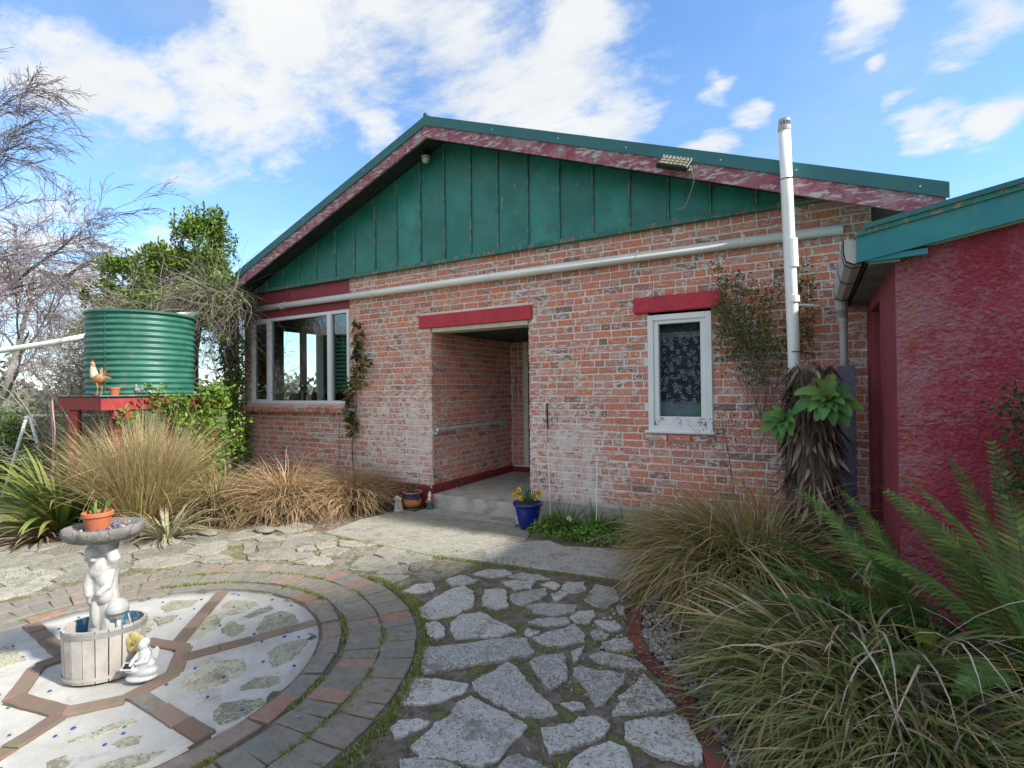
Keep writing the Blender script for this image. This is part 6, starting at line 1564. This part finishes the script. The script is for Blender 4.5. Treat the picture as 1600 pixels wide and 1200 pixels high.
g.build('foliage', 'ivy', cc); g = MB()
for k in range(7): g.tube([(r.uniform(-.15, .2), -.05, 0), (r.uniform(-.15, .2), -.06, 1.0), (r.uniform(-.15, .2), -.05, 2.0), (r.uniform(-.2, .2), -.05, 3.1)], [.014, .012, .009, .006], 6)
g.build('stem', 'bark', cc)
cs = thing('creeper', 'bright green creeper growing over the right end of the tank stand', 'climbing plant', (-7.75, -1.75, 0)); g = MB()
for c_, rd, n in (((0, .05, 1.4), (.22, .5, .3), 900), ((.0, .35, 1.6), (.2, .35, .2), 420), ((.1, .3, .9), (.3, .5, .45), 800), ((0, -.45, 1.62), (.15, .2, .2), 90), ((-.1, -.8, 1.35), (.1, .15, .1), 60)): leafcloud(g, c_, rd, n, .075, .045, r, .3, .3, clump=18)
g.build('foliage', 'ivy', cs); g = MB()
for k in range(9): g.tube([(r.uniform(-.1, .3), r.uniform(-.2, .5), 0), (r.uniform(-.1, .2), r.uniform(-.4, .5), .8), (r.uniform(-.1, .1), r.uniform(-.6, .5), 1.6)], .006, 5)
g.build('stem', 'bark', cs)
wv2 = thing('window_vine', 'narrow vine with dark and yellowing leaves climbing the bricks right of the wide window', 'climbing plant', (-6.25, -.05, 0)); g = MB(); r = random.Random(46)
for z in [1.05 + .09 * k for k in range(19)]:
    leafcloud(g, (.1 * sin(z * 3.1) + (.12 if 1.7 < z < 2.2 else 0), -.04, z), (.08 + .10 * (1 if 1.75 < z < 2.15 else 0) + .03 * sin(z * 7), .05, .07), 14, .10, .075, r, .2, -.3)
g.build('foliage', 'ivy_dark', wv2); g = MB(); g.tube([(0, -.02, 0), (-.05, -.03, .8), (.06, -.03, 1.5), (-.02, -.03, 2.2), (.08, -.02, 2.75)], [.013, .012, .009, .006, .003], 6); g.tube([(-.35, -.03, .3), (-.33, -.03, 1.2), (-.3, -.03, 1.35)], .005, 5); g.build('stem', 'bark', wv2)
fc = thing('wall_climber', 'wiry small-leaved climber on the bricks between the small window and the flue', 'climbing plant', (-.45, -.12, 0)); g = MB(); g2 = MB(); r = random.Random(47)
for i in range(46):
    x0 = r.gauss(.02, .12); pts = [Vector((x0 * .6, 0, r.uniform(.9, 1.6)))]; d = Vector((r.uniform(-.25, .25), 0, 1))
    for k in range(9):
        d = (d + Vector((r.uniform(-.4, .4), r.uniform(-.12, .12), r.uniform(-.1, .25)))).normalized(); q = pts[-1] + d * .16
        q.y = max(-.2, min(.06, q.y)); q.x = max(-.38, min(.42, q.x)); pts.append(q)
        if q.z > 2.95: break
        if q.z > 1.75:
            for m_ in range(9 if 2.0 < q.z < 2.95 else 3): leaf(g, q + rv(r) * .06, rv(r), (rv(r) - Vector((0, 1, 0))).normalized(), .040, .022, r.random())
    g2.tube(pts, .0022, 3, cap=False)
M['wiry'] = leafmat('wiry_climber_leaf', [(.07, .13, .03), (.11, .18, .04), (.16, .17, .05), (.20, .15, .05)], .25, .5)
g.build('foliage', 'wiry', fc); g2.build('stem', 'bark', fc)
sp2 = thing('sapling', 'thin sapling with tiny leaves at the lower right of the small window', 'sapling', (-.68, -.45, 0)); g = MB(); g2 = MB()
branch(g2, (0, 0, .3), (.02, .0, 1), 1.05, .008, 2, r, .8, 0, 6, (4, 5), .5, .55, .1, .45, .0018, None)
for k in range(170): leaf(g, Vector((r.gauss(-.02, .13), r.gauss(0, .06), r.gauss(1.25, .12))), rv(r), rv(r), .028, .013, r.random())
g.build('foliage', 'sparse', sp2); g2.build('stem', 'bark', sp2)
# ---- dead-leaved trunk with two leafy rosettes
M['deadfrond'] = leafmat('dead_brown_frond', [(.10, .07, .05), (.17, .12, .085), (.07, .05, .04), (.24, .18, .13), (.40, .32, .24), (.09, .065, .05)], .05, .8)
stp = thing('cabbage_tree_stump', 'shaggy stump wrapped in hanging dead brown leaves in front of the flue', 'tree stump', (-.02, -.98, 0)); r = random.Random(48)
g = MB(); g.lathe([(.19, 0), (.175, .6), (.15, 1.2), (.12, 1.7), (.08, 1.83), (.01, 1.86)], 14, fn=lambda a, z: 1 + .12 * sin(a * 5 + z * 9)); g.build('trunk', 'bark', stp)
g = MB()
for i in range(1100):
    a = r.uniform(0, 2 * pi); z = .25 + 1.6 * sqrt(r.random()); rr = .195 - .035 * z + r.uniform(-.025, .025)
    if r.random() < .35: rr += .02
    if z > 1.55 and r.random() < .15: blade(g, (rr * .7 * cos(a), rr * .7 * sin(a), z - .12), a, r.uniform(.12, .28), r.uniform(.3, 1.4), r.uniform(.2, 1.6), .028, 5, r.random(), r.uniform(-.8, .8))
    else: blade(g, (rr * cos(a), rr * sin(a), z), a + r.uniform(-.4, .4), r.uniform(.09, .28), r.uniform(-1.55, -.8), r.uniform(-.5, .4), r.uniform(.014, .036), 6, r.random(), r.uniform(-.9, .9), wob=r.uniform(-.12, .12))
g.build('dead_leaves', 'deadfrond', stp)
M['broad'] = leafmat('soft_green_broad_leaf', [(.11, .26, .08), (.16, .33, .10), (.09, .21, .065), (.18, .34, .09), (.20, .30, .07)], .3, .45)
def rosette(label, c, n, Lr, seed, face):
    r = random.Random(seed); t = thing('broadleaf_plant', label, 'leafy plant', c); face = Vector(face).normalized()
    for i in range(n):
        ring = i / n; a = i * 2.399; rt = face.cross(UP).normalized(); u2 = rt.cross(face)
        d0 = (rt * cos(a) + u2 * sin(a)) * (.35 + .85 * ring) + face * (1.0 - .65 * ring); d0.normalize()
        L = r.uniform(*Lr) * (.55 + .45 * ring); W = L * .36; m_ = 8; p = Vector((0, 0, 0)); vs = []; d = d0.copy()
        for k in range(m_ + 1):
            q = k / m_; s = d.cross(face if abs(d.dot(face)) < .95 else UP).normalized(); nn = s.cross(d)
            w_ = W * (sin(pi * min(1, q * .88 + .06)) ** .8) * (1 + .10 * sin(q * 25 + i)); 
            vs += [p - s * w_ / 2 + nn * w_ * .18, p - s * w_ / 4 + nn * w_ * .06, p, p + s * w_ / 4 + nn * w_ * .06, p + s * w_ / 2 + nn * w_ * .18]
            d = (d + Vector((0, 0, -.10 - .10 * q * (1 + ring)))).normalized(); p = p + d * L / m_
        g = MB(); g.add(vs, [(5 * k + j, 5 * k + j + 1, 5 * k + j + 6, 5 * k + j + 5) for k in range(m_) for j in range(4)], 0, r.random() + .001); g.build('leaf', 'broad', t, smooth=True)
    return t
rosette('large bright green broad-leaved plant on the right side of the shaggy stump', (.11, -1.24, 1.56), 22, (.20, .31), 50, (.0, -.8, .55))
rosette('smaller bright green broad-leaved plant on the left side of the shaggy stump', (-.20, -1.22, 1.40), 17, (.17, .25), 51, (-.35, -.8, .45))
# ---- ferns, frond by frond
M['fern'] = leafmat('fern_green', [(.10, .20, .06), (.14, .26, .065), (.08, .17, .05), (.20, .30, .08), (.11, .21, .06)], .25, .4)
M['fern_y'] = leafmat('yellowing_fern', [(.16, .17, .03), (.20, .19, .04), (.12, .15, .03)], .25, .5)
M['fern_dead'] = leafmat('dead_fern', [(.20, .15, .14), (.28, .22, .20), (.14, .10, .09)], .05, .8)
def frond(parent, base, az, L, el0, droop, W, mat, seed, np_=30, roll=0.0, name='frond', curlp=0.0):
    r = random.Random(seed); g = MB(); p = Vector(base); a = az; ns = 44; pts = []; ds = []
    for k in range(ns + 1):
        q = k / ns; el = el0 - droop * q ** 1.5; d = Vector((cos(a) * cos(el), sin(a) * cos(el), sin(el))); pts.append(p.copy()); ds.append(d); p = p + d * L / ns; a += .002
    g.tube(pts[::4] + [pts[-1]], [.0045 * (1 - .75 * k / 11) for k in range(len(pts[::4]) + 1)], 4, rnd=.5)
    for i in range(np_):
        q = .12 + .87 * i / np_; k = int(q * ns); c = pts[k]; d = ds[k]; s = d.cross(UP).normalized(); s = (Matrix.Rotation(roll, 3, d) @ s); n = s.cross(d)
        pl_ = W * (sin(pi * min(1, .14 + q * .80)) ** .75) * (1 - .35 * q)
        for sg in (-1, 1):
            dir_ = (s * sg + d * (.45 + .45 * q) + n * (-.10 + curlp + r.uniform(-.08, .08))).normalized(); m_ = max(5, int(pl_ / .0105)); wd = .013 * (1 - .3 * q) + pl_ * .085
            side = dir_.cross(n).normalized(); cur = c.copy(); dd = dir_; rn = r.random()
            vs = []; fs = []
            for j in range(m_):
                t = j / m_; wj = wd * (1 - t) ** .8 + .002; st = pl_ / m_
                e = cur + dd * st; mid = cur + dd * st * .5
                o = len(vs); vs += [cur, cur + side * wj + dd * st * .75, e, cur - side * wj + dd * st * .75]; fs.append((o, o + 1, o + 2, o + 3))
                cur = e; dd = (dd + n * (-.035 + curlp * .2)).normalized()
            g.add(vs, fs, 0, rn)
    return g.build(name, mat, parent)
f1 = thing('fern_plant', 'large fern with long green fronds arching left below the door of the outbuilding', 'fern', (.58, -2.34, .02)); r = random.Random(60)
for i, (az, L, el, dp, mt) in enumerate(((186, 1.10, 56, 35, 'fern'), (172, 1.2, 64, 35, 'fern'), (200, 1.05, 50, 30, 'fern'), (158, 1.2, 72, 35, 'fern'), (212, 1.0, 46, 40, 'fern'), (232, .95, 58, 55, 'fern'), (262, .95, 70, 60, 'fern_y'), (180, 1.15, 70, 40, 'fern'), (145, 1.25, 78, 35, 'fern'), (290, .9, 66, 70, 'fern'), (225, 1.05, 72, 45, 'fern_y'), (196, .95, 36, 30, 'fern'), (125, 1.2, 82, 40, 'fern'), (190, 1.3, 62, 30, 'fern'), (206, 1.15, 62, 38, 'fern'), (165, 1.05, 52, 30, 'fern'), (178, .9, 44, 35, 'fern_y'), (240, 1.1, 76, 50, 'fern'), (216, .8, 30, 35, 'fern'))):
    frond(f1, (r.uniform(-.05, .05), r.uniform(-.05, .05), .05), radians(az + r.uniform(-6, 6)), L, radians(el - 9), radians(dp + 12), .14, mt, i, 58, r.uniform(-.5, .5))
f2 = thing('fern_plant', 'large dark fern with upright fronds against the red wall at the right edge', 'fern', (.92, -2.48, .02))
for i, (az, L, el, dp, mt) in enumerate(((150, 1.5, 80, 45, 'fern'), (110, 1.6, 84, 30, 'fern'), (180, 1.35, 72, 60, 'fern'), (200, 1.2, 60, 70, 'fern'), (230, 1.1, 60, 80, 'fern'), (260, 1.0, 66, 80, 'fern'), (90, 1.7, 86, 25, 'fern'), (165, 1.5, 86, 38, 'fern'), (60, 1.6, 82, 40, 'fern'), (245, .85, 40, 50, 'fern'), (215, 1.35, 78, 50, 'fern_y'), (125, 1.45, 74, 40, 'fern'), (195, 1.35, 52, 45, 'fern'), (175, 1.3, 60, 45, 'fern'), (218, 1.2, 48, 55, 'fern'), (188, 1.5, 66, 45, 'fern'), (205, 1.05, 36, 40, 'fern'), (240, 1.15, 56, 60, 'fern'), (160, 1.2, 64, 40, 'fern_y'))):
    frond(f2, (r.uniform(-.05, .05), r.uniform(-.05, .05), .05), radians(az + r.uniform(-6, 6)), L * .85, radians(el - 4), radians(dp + 10), .14, mt, 40 + i, 58, r.uniform(-.5, .5))
f3 = thing('fern_plant', 'low green fern in the bottom right corner below the dead fronds', 'fern', (.62, -3.08, .0))
for i in range(9):
    frond(f3, (0, 0, .03), radians(140 + 26 * i + r.uniform(-8, 8)), r.uniform(.45, .7), radians(r.uniform(25, 55)), radians(r.uniform(30, 60)), .13, 'fern' if i % 4 else 'fern_y', 80 + i, 24, r.uniform(-.3, .3))
f4 = thing('dead_fern', 'dead grey-brown fern fronds hanging between the green fern and the foreground sedge', 'fern', (.55, -2.62, .0))
for i, (az, L, el, dp) in enumerate(((235, .75, 60, 150), (250, .8, 66, 165), (215, .7, 55, 150), (275, .75, 62, 160), (200, .6, 40, 110), (255, .65, 50, 130), (190, .7, 50, 80))):
    frond(f4, (r.uniform(-.06, .06), 0, .08), radians(az), L, radians(el), radians(dp), .13, 'fern_dead', 95 + i, 28, r.uniform(-.4, .4), curlp=-.5)
f5 = thing('fern_plant', 'small fern growing between the sedge clump and the shaggy stump', 'fern', (.12, -1.75, .0))
for i in range(9):
    frond(f5, (0, 0, .03), radians(120 + 27 * i + r.uniform(-8, 8)), r.uniform(.6, .95), radians(r.uniform(45, 75)), radians(r.uniform(50, 80)), .13, 'fern', 120 + i, 26, r.uniform(-.3, .3))
crown_tree('dark fine-leaved shrub against the red rough-cast wall at the right edge', 1.15, -2.25, 1.78, (.32, .2, .42), 62, 2600, .04, name='dark_shrub', cat='shrub', tr=.02)
# ---- hedge and far planting
def shrubmass(name, label, cat, c, rd, n, L, seed, mat, clump=40, group=None):
    r = random.Random(seed); t = thing(name, label, cat, (c[0], c[1], 0), 0, group); g = MB()
    leafcloud(g, (0, 0, c[2]), rd, n, L, L * .5, r, .3, .2, clump=clump); g.build('foliage', mat, t); g = MB()
    for k in range(8): a = k * .8; g.tube([(.1 * cos(a), .1 * sin(a), 0), (rd[0] * .5 * cos(a), rd[1] * .5 * sin(a), c[2]), (rd[0] * .7 * cos(a), rd[1] * .7 * sin(a), c[2] + rd[2] * .6)], [.02, .012, .005], 5)
    g.build('stem', 'bark', t); return t
M['hedge'] = leafmat('hedge_leaf', [(.07, .13, .03), (.11, .18, .04), (.05, .10, .03), (.14, .19, .05)], .2, .45)
shrubmass('hedge_shrub', 'dense green shrub behind the white A-frame at the left edge', 'shrub', (-14.1, -2.0, .75), (1.0, .9, .85), 9000, .055, 70, 'hedge', 70)
shrubmass('hedge_shrub', 'dark green shrub between the A-frame and the tank stand', 'shrub', (-13.3, -1.3, .7), (.9, .8, .8), 8000, .055, 71, 'hedge', 70)
shrubmass('hedge_shrub', 'low green shrub in the bed behind the tall tan tussock', 'shrub', (-9.7, -2.6, .45), (.6, .5, .5), 3000, .05, 72, 'hedge', 40)
M['fartree'] = leafmat('hazy_far_tree', [(.13, .15, .10), (.17, .18, .13), (.11, .12, .09)], .1, .8)
g = MB(); r = random.Random(73)
for i in range(150):
    a = radians(108 + i * .62 + r.uniform(-.3, .3)); d = r.uniform(60, 85); x, y = d * cos(a), -5.9 + d * sin(a); h = r.uniform(1.6, 4.2) * (1 + .5 * sin(i * .7))
    leafcloud(g, (x, y, h * .45), (r.uniform(2, 4), r.uniform(2, 3), h * .6), 150, .8, .5, r, .3, .1)
tag(g.build('far_trees', 'fartree'), 'hazy line of distant trees beyond the field behind the tank', 'trees', kind='stuff')
# ---- bed by the porch: low green cover, strap leaves, small blooms
M['cover'] = leafmat('ground_cover_leaf', [(.13, .27, .045), (.18, .34, .06), (.09, .20, .04), (.23, .36, .09)], .25, .4)
g = MB(); r = random.Random(80)
for i in range(2600):
    x = r.uniform(-2.85, -1.55); y = r.uniform(-.72, -.16) if x < -2 else r.uniform(-.7, -.16)
    if y < -.52 - .1 * (x + 2.2) ** 2 * 0 + .1 * sin(x * 9) and r.random() < .5: continue
    z = .02 + .11 * r.random() * (1 - ((y + .4) / .4) ** 2 * .6) * (1 + .4 * sin(x * 11)); leaf(g, Vector((x, y, z)), (rv(r) + UP * .5).normalized(), (rv(r) + UP).normalized(), .04, .032, r.random())
tag(g.build('ground_cover', 'cover'), 'low bright green ground cover along the wall foot right of the blue pot', 'ground cover', kind='stuff')
for k, (x, y, lab) in enumerate(((-2.52, -.34, 'clump of green bulb leaves right behind the blue pot'), (-1.82, -.32, 'clump of green bulb leaves right of the white stake'), (-2.2, -.22, 'small clump of bulb leaves in the middle of the green bed'))):
    t = thing('bulb_clump', lab, 'bulb plant', (x, y, 0)); g = MB()
    for i in range(80 if k < 2 else 34): a = r.uniform(0, 2 * pi); blade(g, (.07 * cos(a), .05 * sin(a), 0), a, r.uniform(.28, .5), r.uniform(.7, 1.4), r.uniform(.3, 1.4), .015, 6, r.random(), 0)
    g.build('leaves', 'green', t)
fl2 = thing('white_bloom', 'single cream daffodil bloom above the green bed near the blue pot', 'flower', (-2.42, -.45, 0)); g = MB(); g.tube([(0, 0, 0), (0, 0, .2)], .003, 5); g.build('stalk', 'green', fl2); g = MB()
for k in range(6): a = k * pi / 3; g.add([(0, -.01, .2), (.02 * cos(a) - .01 * sin(a), -.02, .2 + .02 * sin(a) + .01 * cos(a)), (.04 * cos(a), -.015, .2 + .04 * sin(a)), (.02 * cos(a) + .01 * sin(a), -.02, .2 + .02 * sin(a) - .01 * cos(a))], [(0, 1, 2, 3)])
g.blob((0, -.03, .2), .012, 8, 6); M['creamp'] = flat('cream_petal', (.75, .70, .5)); g.build('petals', 'creamp', fl2)
# ---- small stuff on the ground
M['mossleaf'] = leafmat('moss_tuft', [(.24, .28, .08), (.32, .35, .13), (.16, .20, .05), (.36, .36, .18)], .2, .7)
g = MB(); r = random.Random(81)
def tuft(x, y, n=5, h=.012):
    for k in range(n):
        a = r.uniform(0, 2 * pi); q = r.uniform(.5, 1.3) * h; px_, py_ = x + r.gauss(0, h * .8), y + r.gauss(0, h * .8); z = -.008
        g.add([(px_ - q * .4 * cos(a), py_ - q * .4 * sin(a), z), (px_ + q * .4 * cos(a), py_ + q * .4 * sin(a), z), (px_ + r.uniform(-.5, .5) * q, py_ + r.uniform(-.5, .5) * q, z + q * 1.6)], [(0, 1, 2)], 0, r.random())
for rad_, sp_, cnt in ((1.90, .035, 3000), (1.645, .010, 1500), (1.395, .012, 1300)):
    for k in range(cnt):
        a = r.uniform(-1.2, 2.6 if rad_ < 1.8 else 1.4)
        if mn.noise(Vector((a * 2.5, rad_ * 3, 0))) < -.1: continue
        q = rad_ + abs(r.gauss(0, sp_)) * (1 if rad_ > 1.8 else r.choice((-1, 1))); tuft(CC.x + q * cos(a), CC.y + q * sin(a), 4)
for rr_, l_, cnt in ((1.52, .226, 83), (1.755, .222, 96)):
    for k in range(cnt):
        if mn.noise(Vector((k * .37, rr_ * 5, 1))) < -.15: continue
        a = 2 * pi * (k + .5) / cnt
        for q in range(16): ra = rr_ + (r.random() - .5) * l_; tuft(CC.x + ra * cos(a), CC.y + ra * sin(a), 3, .008)
for k in range(16000):
    x, y = r.uniform(-6.5, -.6), r.uniform(-5.3, -1.4)
    if hypot(x - CC.x, y - CC.y) < 1.9 or mn.noise(Vector((x * 2.2, y * 2.2, 5))) < .12 or any(inside((x, y), q) for q in STONES): continue
    tuft(x, y, 3, .009)
for (x0, y0), (x1, y1), n_ in (((-5.05, -1.70), (-3.4, -1.76), 500), ((-3.4, -1.75), (-1.4, -1.53), 500), ((-4.75, -.368), (-3.25, -.375), 300)):
    for k in range(n_): t = r.random(); tuft(x0 + (x1 - x0) * t, y0 + (y1 - y0) * t + r.gauss(0, .012), 4, .010)
tag(g.build('moss', 'mossleaf'), 'moss tufts growing in the joints between paving stones and bricks', 'moss', kind='stuff')
M['litter'] = leafmat('dry_litter', [(.28, .18, .12), (.38, .27, .19), (.20, .12, .09), (.45, .35, .26)], .05, .8)
g = MB()
BEDP = BED + [(-5.2, -.05), (-9.5, -.05)]
for k in range(5200):
    x, y = r.uniform(-9, -5), r.uniform(-4, -.1)
    if not inside((x, y), BEDP) and r.random() > .04: continue
    leaf(g, Vector((x, y, -.012 + r.random() * .02)), Vector((r.uniform(-1, 1), r.uniform(-1, 1), r.uniform(-.1, .2))).normalized(), UP, r.uniform(.02, .07), r.uniform(.004, .02), r.random())
for k in range(2600):
    x, y = (r.uniform(-3.5, 1.2), r.uniform(-4.2, -.9)) if k % 2 else (r.gauss(-.75, .3), r.uniform(-3.3, -1.8)); leaf(g, Vector((x, y, .004 + r.random() * .006)), Vector((r.uniform(-1, 1), r.uniform(-1, 1), r.uniform(-.05, .15))).normalized(), UP, r.uniform(.012, .045), r.uniform(.003, .010), r.random())
tag(g.build('leaf_litter', 'litter'), 'dry leaf litter and straw scattered on the soil and paving', 'litter', kind='stuff')
M['gravel'] = surf('grey_gravel', (.17, .16, .15), (.34, .33, .31), 35, .9, .3, vary=.7)
g = MB()
for k in range(1500):
    t = r.random(); i = int(t * (len(EDGE) - 1)); (ax, ay), (bx2, by2) = EDGE[i], EDGE[i + 1]; f = r.random()
    off = .06 + abs(r.gauss(0, .16)) if r.random() > .06 else -r.uniform(.06, .3)
    dx, dy = bx2 - ax, by2 - ay; L = hypot(dx, dy); x, y = ax + dx * f - dy / L * off * -1 * -1, ay + dy * f + dx / L * off
    q = r.uniform(.006, .017); g.blob((x, y, q * .3 - .01 + r.random() * .012), (q * r.uniform(.9, 1.4), q, q * .7), 6, 4, rnd=r.random(), jit=.15, rg=r)
tag(g.build('gravel', 'gravel'), 'loose grey gravel inside the red brick edging on the right', 'gravel', kind='stuff')
M['rock'] = surf('grey_garden_rock', (.26, .24, .20), (.18, .17, .15), 7, .9, .8, 25, .01, dirt=(.12, .14, .06), dscale=4)
for k, (x, y, z, rr, lab) in enumerate(((-.42, -2.30, .10, (.20, .13, .12), 'grey rock between the two big sedge clumps'), (-5.75, -1.98, .02, (.16, .10, .035), 'flat greenish stone lying on the soil below the middle tussock'), (-6.25, -2.38, .02, (.17, .08, .03), 'flat tan stone at the tip of the pale striped plant'))):
    g = MB(); g.blob((0, 0, 0), rr, 14, 9, jit=.06, rg=r); o = g.build('garden_rock', 'rock', smooth=True); o.location = (x, y, z); tag(o, lab, 'rock')
g = MB()
for k in range(2600):
    x, y = r.uniform(-9.5, -6.2), r.uniform(-6, -3.9)
    if mn.noise(Vector((x * 1.5, y * 1.5, 9))) < .02: continue
    a = r.uniform(0, 6.28); blade(g, (x, y, -.015), a, r.uniform(.03, .08), r.uniform(.6, 1.5), .8, .004, 3, r.random())
tag(g.build('lawn_grass', 'green'), 'short grass creeping over the paving at the left edge', 'grass', kind='stuff')
